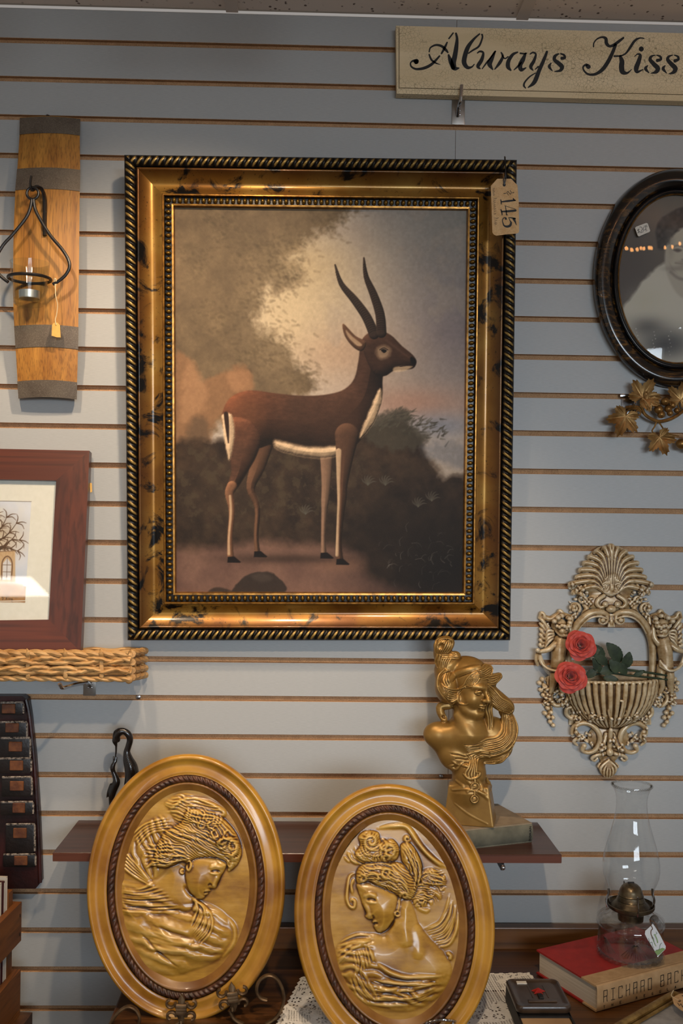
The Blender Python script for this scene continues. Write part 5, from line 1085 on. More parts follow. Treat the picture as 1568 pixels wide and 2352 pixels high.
# cherubs
def cherub(mx):
    f_ = (lambda p: (p[0], p[1], p[2])) if mx == 1 else (lambda p: (2*CX-p[0]+2, p[1], p[2])); cc = lambda pts, r, k=2, n=4: cl.chain([f_(p) for p in pts], r, k, n=n); ee = lambda c, r, k=2: cl.ell(f_(c), r, None, k)
    yaw = 30*mx; Rl = rotm('Y', yaw)[:3, :3] @ rotm('X', 14)[:3, :3]; base = np.array([[1, 0, 0], [0, 0, -1], [0, 1, 0]], float)      # head axes x,y(face),z(up) -> px x, px y(down), depth
    Rh = Rl @ base; o = np.array(f_((1292, 1466, 22))); cl.head(o, Rh, 46, lids=False)
    for i in range(16):
        a = i*0.8; ee((1292+18*math.cos(a)+2*math.sin(i*3), 1432+13*math.sin(a)-3, 24+9*math.sin(i*1.7)), (6, 5.5, 6), 1.2)
    for i in range(7): ee((1279+i*5, 1438+2*math.sin(i*2), 38-abs(i-3)*2.0), (4.4, 4.4, 4), 1)
    # torso, hips, arms, legs
    cc([(1289, 1474, 18), (1286, 1492, 20), (1284, 1512, 21), (1284, 1530, 20)], [15, 17, 16, 17], 4)
    cc([(1276, 1480, 24), (1260, 1492, 28), (1243, 1497, 26), (1236, 1495, 26)], [7, 6.5, 5, 5.5], 2.5); ee((1235, 1494, 28), (5.5, 5.5, 5), 1.5)
    cc([(1300, 1480, 22), (1310, 1466, 20), (1312, 1446, 18), (1308, 1432, 17)], [7, 6.5, 5.5, 5], 2.5)
    cc([(1278, 1534, 20), (1274, 1556, 22), (1272, 1575, 18), (1268, 1592, 14)], [11, 10, 7.5, 5], 3); cc([(1293, 1534, 20), (1296, 1556, 21), (1292, 1578, 17), (1296, 1594, 14)], [11, 10, 7.5, 5], 3)
    # drapery over the hips, falling from the hand
    for j in range(5): cc([(1236+j*1.5, 1500+j, 24), (1242+j*3, 1520+j*3, 24), (1258+j*4, 1536+j*1.6, 28), (1280+j*3, 1540-j*3, 36-j), (1300, 1530-j*3, 30)], [2.6, 3, 3, 3, 2.6], 1)
    cc([(1236, 1500, 22), (1234, 1516, 20), (1238, 1530, 16)], [4, 5, 3.5], 1.5)
    # wing
    for j in range(6): cc([(1276-j*1, 1462+j*2, 10), (1262-j*2.5, 1446+j*8, 12), (1250-j*1.2, 1428+j*11, 13), (1244+j*0.3, 1422+j*12, 10)], [4, 4.6, 4.4, 3], 1.2)
    for j in range(4): cc([(1274, 1452+j*5, 16), (1262, 1450+j*9, 17), (1256, 1462+j*9, 15)], [3, 3.6, 2.6], 1)
    for (x, y) in ((1248, 1410), (1290, 1405)): cc([(x-4, y+12, 8), (x, y, 10), (x+6, y+4, 11), (x+6, y+14, 10)], [4, 4.5, 4, 3], 1.5)
    cc([(1252, 1418, 8), (1270, 1424, 8), (1290, 1414, 8), (1312, 1418, 9)], [6, 7, 7, 6], 3)
cherub(1); cherub(-1)
v, f = cl.surface(); f = f[:, ::-1]; del cl.d
# flatten the back onto the wall plane and map to world
d = np.maximum(v[:, 2], 0)/1157.0; wv_ = P(v[:, 0], v[:, 1], -0.028); wv_[:, 1] = -0.0008-d
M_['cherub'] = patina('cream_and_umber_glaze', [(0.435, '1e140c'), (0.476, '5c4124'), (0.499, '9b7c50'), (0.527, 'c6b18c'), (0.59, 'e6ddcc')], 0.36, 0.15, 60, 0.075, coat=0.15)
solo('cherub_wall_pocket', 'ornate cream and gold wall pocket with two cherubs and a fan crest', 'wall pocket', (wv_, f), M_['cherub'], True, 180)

# ------------------------------------------------------------------ two artificial roses in the pocket
m, nt, b = nmat('coral_silk_petal'); n1 = noise(nt, mapped(nt), 45, 4); lw = nt.nodes.new('ShaderNodeAttribute'); lw.attribute_name = 'tip'
nt.links.new(mixc(nt, lw.outputs['Fac'], ramp(nt, n1, [(0.3, '8f1512'), (0.7, 'b02a22')]), 'c24a3c'), b.inputs['Base Color']); b.inputs['Roughness'].default_value = 0.6; b.inputs['Sheen Weight'].default_value = 0.2; M_['petal'] = m
M_['leafgreen'] = mat('dark_silk_leaf', '1f2b1c', '35432b', rough=0.6, scale=60, bmp=0.2, bscale=200); M_['stemgreen'] = mat('green_stem', '1e2a18', '2c3a22', rough=0.6)
def petal_mesh(c, a, tilt, w, h, curl, seed):
    """cupped petal; c world centre, axis = towards viewer; a = angle around, tilt = opening"""
    r = np.random.default_rng(seed); nu, nv = 9, 8; u = np.linspace(-1, 1, nu)[None]; vv = np.linspace(0, 1, nv)[:, None]
    wd = w*np.sin(np.clip(vv*2.3+0.25, 0, PI*0.86))**0.7; x = u*wd; cup = (0.42*w)*(u**2)*(0.4+vv*0.6); up_ = vv*h*np.cos(tilt*vv**0.7) + 0.07*h*np.sin(u*4.3+seed*1.7)*vv**1.5; outw = h*np.sin(tilt)*vv**1.3*0.9 - cup*0.9 + curl*h*np.clip(vv-0.72, 0, 1)**1.2*2.2 + np.abs(u)*curl*0.12*h*vv
    up_ = up_ - curl*h*np.clip(vv-0.75, 0, 1)**1.5*1.5
    # frame: e_r radial in picture plane, e_t tangent, e_o outward to viewer
    e_o = np.array([-0.12, -0.93, 0.32]); e_o /= np.linalg.norm(e_o); e1 = np.cross(e_o, [0, 0, 1]); e1 /= np.linalg.norm(e1); e2 = np.cross(e1, e_o)
    er = e1*math.cos(a)+e2*math.sin(a); et = -e1*math.sin(a)+e2*math.cos(a)
    x, up_, outw, vv2 = np.broadcast_arrays(x, up_, outw, vv)
    v = c + x[..., None]*et + up_[..., None]*e_o + (outw+0.10*h)[..., None]*er
    me = mesh('petal', (v.reshape(-1, 3), grid_faces(nv, nu)), M_['petal'], True); set_attr(me, 'tip', np.clip((vv2-0.55)*1.6, 0, 1).ravel()); return me
def rose(name, label, c, size, seed):
    t = thing(name, label, 'artificial flower', c, 'coral roses in the wall pocket'); c = np.asarray(c); r = np.random.default_rng(seed); n_ = 26
    for i in range(n_):
        q = i/(n_-1); a = i*2.39996; me = petal_mesh(c, a, 0.10+1.22*q**1.1, size*(0.22+0.32*q), size*(0.52+0.20*q-0.1*q*q), 0.10+0.34*q+r.uniform(0, .1), seed*50+i)
        o = bpy.data.objects.new('petal', me); link(o, t)
    return t
r1 = P(1331, 1484, -0.062); r2 = P(1308, 1557, -0.068)
ra_ = rose('rose', 'coral red artificial rose higher up in the wall pocket', r1, 0.042, 1); rb_ = rose('rose', 'coral red artificial rose at the rim of the wall pocket', r2, 0.044, 2)
def rose_leaf(parent, base, tip, wid, seed, dz=0.0):
    """serrated leaf sheet from base to tip (photo px, depth)"""
    b0, t0 = np.array(P(base[0], base[1], -base[2])), np.array(P(tip[0], tip[1], -tip[2])); ax = t0-b0; L = np.linalg.norm(ax); ax /= L; sd = np.cross(ax, [0, -1, 0.25]); sd /= np.linalg.norm(sd); up_ = np.cross(sd, ax); up_ = up_ if up_[1] < 0 else -up_
    n_, c_ = 17, 7; v = []
    for i in range(n_):
        q = i/(n_-1); w_ = wid/1157*math.sin(PI*min(q*0.96+0.02, 1))**0.75*(1-0.25*q)*(1+0.09*(i % 2))
        for j in range(c_): u = -1+2*j/(c_-1); v.append(b0+ax*L*q+sd*w_*u*0.5+up_*(0.10*abs(u)*w_ - 0.18*L*(q-0.5)**2 + 0.0006*math.cos(u*9+q*20)))
    v = np.array(v); N = len(v); f = [tuple(q) for q in grid_faces(n_, c_)]+[tuple(q[::-1]+N) for q in grid_faces(n_, c_)]
    return part('leaf', (np.vstack([v, v-up_*0.0005]), f), M_['leafgreen'], parent, True, 60)
part('stem', tube(smooth_path(np.array([r1+[0.01, 0.02, -0.01], P(1365, 1502, -0.045), P(1400, 1530, -0.03), P(1440, 1538, -0.035), P(1490, 1545, -0.035), P(1540, 1553, -0.02)]), 6), 0.0022, 8), M_['stemgreen'], ra_)
part('stem', tube(smooth_path(np.array([r2+[0.015, 0.02, 0.0], P(1340, 1556, -0.03), P(1390, 1546, -0.035), P(1450, 1552, -0.035), P(1500, 1557, -0.03), P(1540, 1562, -0.02)]), 6), 0.0020, 8), M_['stemgreen'], rb_)
for (bx_, by_, tx, ty, w_, par, d0, d1) in ((1388, 1514, 1358, 1480, 28, ra_, .045, .055), (1396, 1525, 1364, 1505, 24, ra_, .05, .06), (1428, 1520, 1394, 1477, 34, ra_, .04, .05), (1434, 1536, 1446, 1498, 27, ra_, .04, .05), (1412, 1535, 1376, 1545, 26, ra_, .045, .05), (1378, 1545, 1362, 1512, 22, rb_, .05, .06), (1420, 1545, 1400, 1515, 26, rb_, .05, .055), (1440, 1548, 1416, 1522, 24, rb_, .04, .05), (1345, 1556, 1372, 1536, 20, rb_, .05, .055), (1385, 1556, 1420, 1561, 18, rb_, .05, .055), (1350, 1505, 1378, 1490, 20, ra_, .05, .055), (1455, 1552, 1480, 1540, 14, rb_, .035, .04)):
    rose_leaf(par, (bx_, by_, d0), (tx, ty, d1), w_, 1)

# ------------------------------------------------------------------ wall shelf
SHD = 0.228
sbl, sbr = P(184, 1878.5, 0), P(1231, 1893, 0); szt = float((sbl[2]+sbr[2])/2)
fl_ = PZ(119, 1955, szt); fr_ = PZ(1297, 1967, szt); SHD = float(-(fl_[1]+fr_[1])/2); sx0, sx1 = float(min(fl_[0], sbl[0])+0.0), float(max(fr_[0], sbr[0]))
sx0, sx1 = float((fl_[0]+sbl[0])/2), float((fr_[0]+sbr[0])/2)
M_['cherry'] = wood('cherry_melamine', '3d241b', '4d3127', 'x', 9, 0.30, (0.3, 0.7), ring=0.4, bmp=0.03)
M_['cherry_edge'] = wood('cherry_edge_band', '50291b', '673a27', 'x', 9, 0.4, (0.3, 0.7), ring=0.4)
shelf = thing('wall_shelf', 'dark cherry melamine shelf on the slatwall behind the oval plaques', 'shelf', ((sx0+sx1)/2, -SHD/2, szt-0.018))
part('board', bbox_bevel(sx0, sx1, -SHD+0.001, -0.001, szt-0.0155, szt, 0.0012, 1), M_['cherry'], shelf, False)
part('edge_band', box(sx0+0.001, sx1-0.001, -SHD-0.0006, -SHD+0.001, szt-0.0150, szt-0.0008), M_['cherry_edge'], shelf, False)
for px in (330, 1143):
    bx = float(P(px, 1990, -0.15)[0]); sbk = part('bracket', box(bx-0.003, bx+0.003, -0.195, -0.002, szt-0.028, szt-0.0162), M_['black_iron'], shelf, False)
    part('bracket_tip', sphere((bx, -0.197, szt-0.022), (0.005, 0.006, 0.005), 10, 6), M_['chrome'], shelf)

# ------------------------------------------------------------------ grey-green book under the bust
BKt = 0.036
M_['greycloth'] = mat('worn_grey_cloth', '4f4e42', '6d6a5a', rough=0.85, scale=26, bmp=0.25, bscale=700)
M_['pages'] = mat('aged_page_block', '9a8a70', 'b3a387', rough=0.9, scale=300, stretch=(0.02, 0.02, 1))
M_['bookboard'] = mat('faded_book_board', '80705a', '94836b', rough=0.8, scale=40)
q1 = PZ(1222, 1935, szt); q0 = PZ(1088, 1950, szt)                 # front bottom edge of the spine (right end and a point to its left)
dirx = q0-q1; dirx[2] = 0; dirx /= np.linalg.norm(dirx); perp = np.array([-dirx[1], dirx[0], 0]); perp = perp if perp[1] > 0 else -perp
bookM = lambda u, v_, w_: q1 + dirx*u + perp*v_ + np.array([0, 0, w_])
def book_box(u0, u1, v0, v1, w0, w1): 
    c = [bookM(u, v_, w_) for w_ in (w0, w1) for (u, v_) in ((u0, v0), (u1, v0), (u1, v1), (u0, v1))]; return c, [(0, 3, 2, 1), (4, 5, 6, 7), (0, 1, 5, 4), (1, 2, 6, 5), (2, 3, 7, 6), (3, 0, 4, 7)]
BL, BD = 0.235, 0.135
book = thing('old_book', 'worn grey-green cloth book lying on the shelf under the gold bust', 'book', bookM(BL/2, BD/2, 0))
part('lower_cover', book_box(0, BL, 0.002, BD, 0.0, 0.0028), M_['greycloth'], book, False)
part('upper_cover', book_box(0, BL, 0.002, BD, BKt-0.0028, BKt), M_['bookboard'], book, False)
part('page_block', book_box(0.004, BL-0.004, 0.004, BD-0.004, 0.003, BKt-0.003), M_['pages'], book, False)
g = G()
for i in range(7): pass
sp = [(0.004, 0.0), (0.0005, 0.004), (-0.002, 0.011), (-0.0028, 0.018), (-0.002, 0.025), (0.0005, BKt-0.004), (0.004, BKt+0.0002)]
v = [bookM(u, a_, w_) for u in (0.0, BL) for a_, w_ in sp]; n_ = len(sp); part('spine', (v, [(i, i+1, n_+i+1, n_+i) for i in range(n_-1)]), M_['greycloth'], book, True)
def vfont(txt, h, w, gap):
    """plain single-stroke capitals; returns list of point lists in units, y up"""
    D = {'A': [[(0, 0), (.5, 1), (1, 0)], [(.2, .38), (.8, .38)]], 'B': [[(0, 0), (0, 1), (.8, .95), (.85, .6), (0, .52)], [(.5, .52), (1, .45), (1, .08), (0, 0)]], 'C': [[(1, .85), (.6, 1), (.15, .8), (0, .5), (.15, .2), (.6, 0), (1, .15)]], 'D': [[(0, 0), (0, 1)], [(0, 1), (.7, .92), (1, .5), (.7, .08), (0, 0)]], 'E': [[(1, 1), (0, 1), (0, 0), (1, 0)], [(0, .5), (.75, .5)]], 'G': [[(1, .85), (.6, 1), (.15, .8), (0, .5), (.15, .2), (.6, 0), (1, .12), (1, .45), (.6, .45)]], 'H': [[(0, 0), (0, 1)], [(1, 0), (1, 1)], [(0, .5), (1, .5)]], 'I': [[(.5, 0), (.5, 1)]], 'L': [[(0, 1), (0, 0), (1, 0)]], 'N': [[(0, 0), (0, 1), (1, 0), (1, 1)]], 'O': [[(.5, 1), (.12, .85), (0, .5), (.12, .15), (.5, 0), (.88, .15), (1, .5), (.88, .85), (.5, 1)]], 'R': [[(0, 0), (0, 1), (.8, .95), (.85, .6), (0, .5)], [(.4, .5), (1, 0)]], 'T': [[(.5, 0), (.5, 1)], [(0, 1), (1, 1)]], 'U': [[(0, 1), (0, .2), (.3, 0), (.7, 0), (1, .2), (1, 1)]]}
    out = []; x = 0
    for ch_ in txt:
        if ch_ != ' ':
            for s_ in D[ch_]: out.append([(x+p[0]*w, p[1]*h) for p in s_])
        x += w+gap
    return out
def poly_strokes(lines, w):                                         # keep corners sharp: each segment its own stroke
    out = []
    for l in lines:
        for a, b_ in zip(l[:-1], l[1:]): out.append(([a, b_], w))
    return out
dl = poly_strokes(vfont('DORAN', 0.0035, 0.0040, 0.0016), 0.0008)
# letters run up the spine's right end
part('spine_lettering', strokes([([(p[1], p[0]) for p in s_], w_) for s_, w_ in dl], lambda q: np.array([bookM(0.0045+a_, -0.0030, 0.0045+b_) for a_, b_ in q]), -perp, 0.0003), M_['ink'], book, False)

# ------------------------------------------------------------------ gold bust of a woman
bustY = -0.115; BS = S(bustY)
bx0, bz0 = P(920+640/4.524, 1440+2035/4.524, bustY)[0], szt+BKt
c = Clay((190, 110, -330), (1210, 2060, 330), 5.5)                   # zoom px: x, y (down), depth towards viewer
def hb(ax, ay, az): return np.array(ax), np.array(ay), np.array(az)
# plinth: tapered block turned a little
def taper_block(y0, y1, w0, w1, d0, d1, cx0, cx1, rnd):
    sl_, xx, yy2, zz = c._win((190, y1-40, -330), (1210, y0+40, 330)); t = np.clip((y0-yy2)/(y0-y1), 0, 1); cx_ = cx0+(cx1-cx0)*t; X_ = (xx-cx_); a = math.radians(14); Xr = X_*math.cos(a)+zz*math.sin(a)*1.0; Zr = -X_*math.sin(a)+zz*math.cos(a)
    qx = np.abs(Xr)-(w0+(w1-w0)*t)+rnd; qz = np.abs(Zr)-(d0+(d1-d0)*t)+rnd; qy = np.abs(yy2-(y0+y1)/2)-(y0-y1)/2+rnd
    d = np.sqrt(np.maximum(qx, 0)**2+np.maximum(qz, 0)**2+np.maximum(qy, 0)**2)+np.minimum(np.maximum(qx, np.maximum(qz, qy)), 0)-rnd; c._put(sl_, d.astype(np.float32), 0, False)
taper_block(2048, 1650, 258, 205, 190, 150, 722, 712, 16)
# drapery from plinth up to the chest
c.chain([(700, 1690, 0), (690, 1600, 10), (700, 1500, 10)], [205, 165, 170], 50); c.ell((720, 1560, 60), (150, 120, 120), k=40)
# chest and shoulders
c.ell((640, 1230, 0), (330, 240, 150), rotm('Z', 6), 40); c.ell((370, 1150, 10), (150, 130, 115), k=70); c.ell((540, 1370, 30), (150, 140, 120), k=60); c.ell((930, 1200, 0), (230, 240, 140), k=60)
c.ell((620, 1140, 90), (190, 120, 70), k=60)
# neck
c.chain([(690, 1120, 10), (690, 1000, 10), (680, 880, 0)], [190, 165, 160], 60); c.chain([(560, 930, 90), (640, 1060, 140), (700, 1130, 150)], [36, 34, 30], 50, n=3)
# head turned to the viewer's right, slightly lowered
base = np.array([[1, 0, 0], [0, 0, -1], [0, 1, 0]], float); Rh = rotm('Y', 38)[:3, :3] @ rotm('Z', 4)[:3, :3] @ rotm('X', -6)[:3, :3] @ base
HS = 560; ho = np.array([668, 930, 10.0])
T = c.head(ho, Rh, HS)
# smooth cap
c.ell(T((0, -.10, .74)), np.array((.365, .44, .31))*HS, Rh, 30)
hr = lambda pts, r, k=9, n=5: c.chain(pts, r, k, n=n)
# volumes of hair: near side, back, top knot, blown locks, fall over the shoulder
c.ell((452, 640, 30), (120, 180, 170), k=30); c.ell((430, 500, -20), (100, 120, 140), k=40); c.ell((520, 760, 90), (85, 55, 80), k=24)
hr([(470, 420, 0), (420, 350, 0), (405, 290, 0), (425, 230, 10), (440, 205, 10)], [120, 95, 88, 92, 80], 30); c.ell((425, 215, 20), (112, 76, 92), rotm('Z', -18), 25); c.ell((540, 330, 30), (60, 50, 70), k=25)
hr([(770, 470, 150), (830, 480, 130), (890, 450, 110)], [50, 56, 34], 20); hr([(840, 530, 120), (920, 555, 100), (985, 530, 85)], [56, 58, 40], 20); c.ell((870, 570, 90), (72, 80, 80), k=20); c.ell((930, 600, 60), (40, 50, 50), k=20)
hr([(880, 640, 70), (940, 720, 60), (1010, 790, 50), (1080, 845, 45), (1110, 880, 40)], [58, 74, 82, 76, 50], 18)
hr([(890, 760, 70), (880, 870, 80), (895, 980, 70), (900, 1080, 80)], [44, 46, 42, 40], 18)
hr([(1050, 900, 20), (1100, 980, 30), (1115, 1080, 40), (1080, 1170, 70), (1000, 1240, 90), (880, 1280, 95)], [50, 66, 80, 84, 76, 50], 24); c.ell((1010, 1310, 50), (140, 100, 80), rotm('Z', -25), 30)
# collar behind the neck
c.chain([(480, 850, 10), (405, 862, 0), (398, 920, 10), (435, 990, 20)], [42, 48, 42, 36], 20, n=3)
c.ell((430, 960, 60), (30, 22, 30), k=10, sub=True)
# band round the head and the fringe under it
c.surf([(455, 560), (520, 520), (600, 478), (690, 445), (770, 425)], [30, 34, 36, 34, 24], 0.55, 10); c.surf([(500, 575), (580, 525), (680, 478), (770, 452)], 5, -0.2, 2, 5, True)
c.comb([(745, 462), (690, 490), (640, 545), (612, 610), (560, 650)], [(775, 458), (775, 500), (745, 560), (690, 605), (640, 622)], 8, [10, 13, 14, 13, 6], 4, 4.0)
c.comb([(775, 458), (790, 490), (800, 520)], [(775, 458), (810, 480), (840, 500)], 3, [8, 10, 6], 4, 3.0)
# waves on the near side
c.comb([(500, 480), (420, 500), (375, 560), (400, 620), (470, 650), (560, 660), (625, 625)], [(420, 460), (355, 520), (345, 620), (385, 700), (440, 760), (500, 800), (520, 770)], 8, [8, 15, 18, 18, 16, 14, 8], 4, 5.0, 0.4, 4)
c.comb([(600, 655), (560, 700), (500, 720), (450, 705)], [(560, 700), (540, 750), (490, 780), (450, 770)], 4, [8, 12, 13, 8], 4, 4.0)
c.surf([(560, 715), (552, 765), (580, 800), (630, 806), (655, 790)], [9, 12, 13, 11, 6], 0.0, 5)
c.comb([(470, 500), (450, 545), (470, 590)], [(430, 500), (405, 560), (430, 620)], 3, [9, 13, 9], 4, 4.0)
# knot folds
c.comb([(335, 300), (330, 225), (350, 170), (400, 150), (450, 165)], [(420, 320), (470, 270), (500, 210), (490, 165), (450, 150)], 8, [9, 15, 16, 15, 8], 4, 5.0); c.ell((378, 225, 112), (32, 40, 30), rotm('Z', 35), 10, True)
c.comb([(350, 320), (340, 390), (360, 450)], [(520, 320), (470, 370), (440, 440)], 7, [10, 16, 10], 4, 5.0); c.comb([(400, 300), (470, 290), (540, 300)], [(400, 350), (480, 345), (570, 350)], 4, [9, 14, 9], 4, 4.0)
# blown locks
c.comb([(745, 445), (800, 430), (860, 400), (905, 420)], [(770, 530), (830, 540), (890, 510), (910, 460)], 7, [8, 14, 14, 8], 4, 4.5); c.comb([(850, 520), (920, 510), (1005, 500)], [(860, 590), (930, 600), (1000, 540)], 5, [9, 15, 8], 4, 4.5)
# fall of hair beside the face
c.comb([(855, 600), (930, 660), (1010, 750), (1100, 800), (1145, 870)], [(850, 690), (890, 790), (960, 850), (1040, 890), (1100, 910)], 8, [9, 16, 18, 16, 8], 4, 5.5); c.comb([(870, 760), (855, 860), (880, 960), (885, 1080)], [(920, 800), (910, 880), (920, 960), (920, 1040)], 3, [8, 14, 14, 7], 4, 4.5)
c.comb([(1040, 910), (1030, 1000), (1030, 1090), (960, 1150), (850, 1170), (740, 1210), (620, 1215)], [(1150, 940), (1180, 1050), (1150, 1180), (1060, 1280), (930, 1340), (820, 1330), (720, 1360)], 10, [8, 16, 19, 18, 16, 13, 6], 4, 5.5, 0.35, 5)
c.comb([(900, 1300), (820, 1290), (740, 1300), (640, 1330), (560, 1310), (470, 1300)], [(900, 1360), (820, 1350), (760, 1390), (720, 1450), (690, 1470), (660, 1480)], 5, [8, 14, 14, 12, 9, 5], 4, 4.5)
c.comb([(1150, 1190), (1080, 1300), (980, 1370), (850, 1400)], [(1080, 1330), (1010, 1400), (930, 1420), (830, 1430)], 4, [12, 20, 18, 8], 6, 5.0)
# leaves, curls and two medals on the front
for (x, y, a) in ((500, 1440, -20), (540, 1412, 30), (600, 1420, -35), (645, 1440, 10), (560, 1470, -50), (520, 1470, 20)): c.surf([(x-44*math.cos(math.radians(a)), y-44*math.sin(math.radians(a))), (x, y), (x+44*math.cos(math.radians(a)), y+44*math.sin(math.radians(a)))], [5, 17, 5], 0.2, 4)
c.comb([(640, 1330), (690, 1380), (680, 1440), (640, 1510), (670, 1570)], [(780, 1370), (760, 1420), (750, 1480), (760, 1530), (740, 1560)], 5, [9, 14, 15, 14, 8], 5, 4.0)
c.surf([(625, 1520), (680, 1565), (760, 1545), (790, 1510), (750, 1495)], [12, 15, 15, 13, 8], 0.1, 5)
# folds in the cloth over the plinth
c.comb([(560, 1600), (620, 1650), (520, 1690)], [(860, 1560), (900, 1640), (945, 1700)], 4, [12, 20, 12], 12, 0); c.surf([(520, 1692), (640, 1672), (760, 1690), (850, 1715), (940, 1705)], [8, 12, 12, 12, 8], 0.3, 8); c.surf([(780, 1690), (850, 1740), (925, 1830)], [14, 18, 5], 0.5, 14); c.surf([(540, 1830), (680, 1930), (860, 2010)], [4, 9, 4], 0.6, 10)
for (x, y, r_) in ((735, 1640, 48), (730, 1765, 44)):
    i, j = int((x-c.lo[0])/c.h), int((y-c.lo[1])/c.h); z = c.lo[2]+np.nonzero(c.d[i, j] < 0)[0][-1]*c.h
    c.ell((x, y, z), (r_, r_, 16), k=4); c.chain([(x+(r_-7)*math.cos(a), y+(r_-7)*math.sin(a), z+13) for a in np.linspace(0, 2*PI, 16)], 6, 3); c.chain([(x-14, y+12, z+15), (x+10, y+6, z+16), (x+8, y-12, z+16), (x-10, y-8, z+16)], 5, 3)
c.surf([(735, 1570), (735, 1600)], 8, 0, 4); c.surf([(733, 1685), (732, 1725)], 7, 0, 4)
v, f = c.surface(); f = f[:, ::-1]; del c.d
wv_ = np.empty_like(v); k_ = 1/4.524/BS
wv_[:, 0] = bx0+(v[:, 0]-640)*k_; wv_[:, 1] = bustY-v[:, 2]*k_; wv_[:, 2] = bz0+(2048-v[:, 1])*k_
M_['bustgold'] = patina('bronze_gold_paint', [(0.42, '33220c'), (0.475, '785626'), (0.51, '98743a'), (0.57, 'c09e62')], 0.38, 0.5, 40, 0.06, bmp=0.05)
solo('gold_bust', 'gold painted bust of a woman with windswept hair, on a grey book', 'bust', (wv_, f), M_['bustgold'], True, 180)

# ------------------------------------------------------------------ carved heron and chick
bY = -0.075; bsc = S(bY)
c = Clay((1100, 480, -120), (1520, 1960, 130), 6.0)                   # 4.61x enlargement, origin (0,1560)
c.chain([(1245, 640, 0), (1240, 600, 5), (1265, 560, 8), (1310, 550, 8), (1355, 580, 5), (1375, 640, 0), (1360, 710, 0), (1345, 770, 0), (1360, 850, 0), (1390, 930, 0), (1400, 1010, 0), (1385, 1120, 0), (1360, 1250, 0)], [30, 36, 40, 34, 36, 34, 32, 36, 54, 70, 72, 66, 58], 8, n=4)
c.chain([(1225, 600, 0), (1218, 650, 4), (1228, 690, 4)], [26, 28, 16], 10, n=3); c.chain([(1232, 690, 2), (1232, 760, 2), (1226, 830, 0)], [13, 10, 6], 5); c.chain([(1215, 600, 0), (1222, 560, 0), (1255, 525, 0)], [22, 18, 8], 8, n=3); c.ell((1226, 655, 26), 8, k=2)
c.chain([(1225, 820, 0), (1222, 870, 0)], [9, 14], 4); c.chain([(1205, 820, 0), (1212, 870, 0)], [6, 12], 4); c.chain([(1240, 825, 0), (1232, 870, 0)], [6, 12], 4)
c.chain([(1216, 880, 0), (1198, 930, 0), (1208, 980, 0), (1232, 1040, 0), (1240, 1090, 0), (1215, 1150, 0), (1195, 1220, 0), (1190, 1290, 0), (1195, 1420, 0)], [18, 26, 24, 32, 40, 42, 36, 26, 22], 8, n=4); c.chain([(1190, 1120, 0), (1160, 1190, 0), (1143, 1245, 0)], [24, 18, 6], 8, n=3); c.ell((1192, 940, 22), 7, k=2)
c.chain([(1360, 1250, 0), (1350, 1450, 0), (1345, 1640, 0)], [56, 40, 36], 20); c.chain([(1195, 1400, 0), (1215, 1640, 0)], [22, 24], 10); c.chain([(1200, 1650, 0), (1360, 1660, 0)], [44, 56], 16)
zb = 1560+1700/4.61
c.cut_below(1, 1700, False)
v, f = c.surface(); f = f[:, ::-1]; del c.d; k_ = 1/4.61/bsc; ref = P(1290/4.61, 1560+600/4.61, bY); wv_ = np.empty_like(v)
wv_[:, 0] = ref[0]+(v[:, 0]-1290)*k_; wv_[:, 2] = ref[2]-(v[:, 1]-600)*k_; wv_[:, 1] = bY-v[:, 2]*k_
low_ = wv_[:, 2].min(); zz_ = wv_[:, 2]; top_ = zz_.max(); knee = ref[2]-(1300-600)*k_      # only the hidden legs are fitted to the shelf height
m_ = zz_ < knee; zz_[m_] = szt+(zz_[m_]-low_)/(knee-low_)*(knee-szt)
M_['ebonywood'] = mat('polished_dark_horn', '0b0908', '1a1310', rough=0.25, scale=30, coat=0.3)
solo('heron_carving', 'black carved heron feeding its chick, standing on the shelf', 'figurine', (wv_, f), M_['ebonywood'], True, 180)

# ------------------------------------------------------------------ dresser with back rail
DZ = float(P(1200, 2182, -0.032)[2])
M_['oakdark'] = wood('dark_oak_top', '2e180a', '6b431e', 'x', 16, 0.38, (0.3, 0.72), coat=0.2)
M_['oakrail'] = wood('dark_oak_rail', '452a12', '7d5226', 'x', 12, 0.42, (0.3, 0.72), coat=0.15)
M_['oakside'] = wood('dark_oak_side', '3a200e', '63401f', 'z', 12, 0.45, (0.3, 0.72))
dle = float(PZ(300, 2225, DZ)[0]); dre = 1.25; DD = 0.47
dr = thing('dresser', 'dark oak dresser with a low back rail against the slatwall', 'dresser', ((dle+dre)/2, -DD/2, 0))
part('top', bbox_bevel(dle, dre, -DD, -0.006, DZ-0.022, DZ, 0.003, 2), M_['oakdark'], dr, False)
part('back_rail', bbox_bevel(dle+0.05, dre-0.05, -0.031, -0.008, DZ, float(P(1200, 2131, -0.031)[2]), 0.002, 2), M_['oakrail'], dr, False)
part('body', box(dle+0.02, dre-0.02, -DD+0.02, -0.008, 0.08, DZ-0.022), M_['oakside'], dr, False)
for k in range(3):
    z0 = 0.12+k*(DZ-0.17)/3; d_ = part('drawer', bbox_bevel(dle+0.05, dre-0.05, -DD+0.006, -DD+0.024, z0, z0+(DZ-0.17)/3-0.015, 0.003, 2), M_['oakrail'], dr, False)
    for kx in (0.28, 0.72): part('knob', sphere((dle+(dre-dle)*kx, -DD-0.008, z0+(DZ-0.17)/6), (0.014, 0.014, 0.014), 12, 8), M_['bronze'], d_)
for (x, y) in ((dle+0.05, -DD+0.05), (dre-0.05, -DD+0.05), (dle+0.05, -0.05), (dre-0.05, -0.05)): part('leg', box(x-0.025, x+0.025, y-0.025, y+0.025, 0, 0.08), M_['oakside'], dr, False)

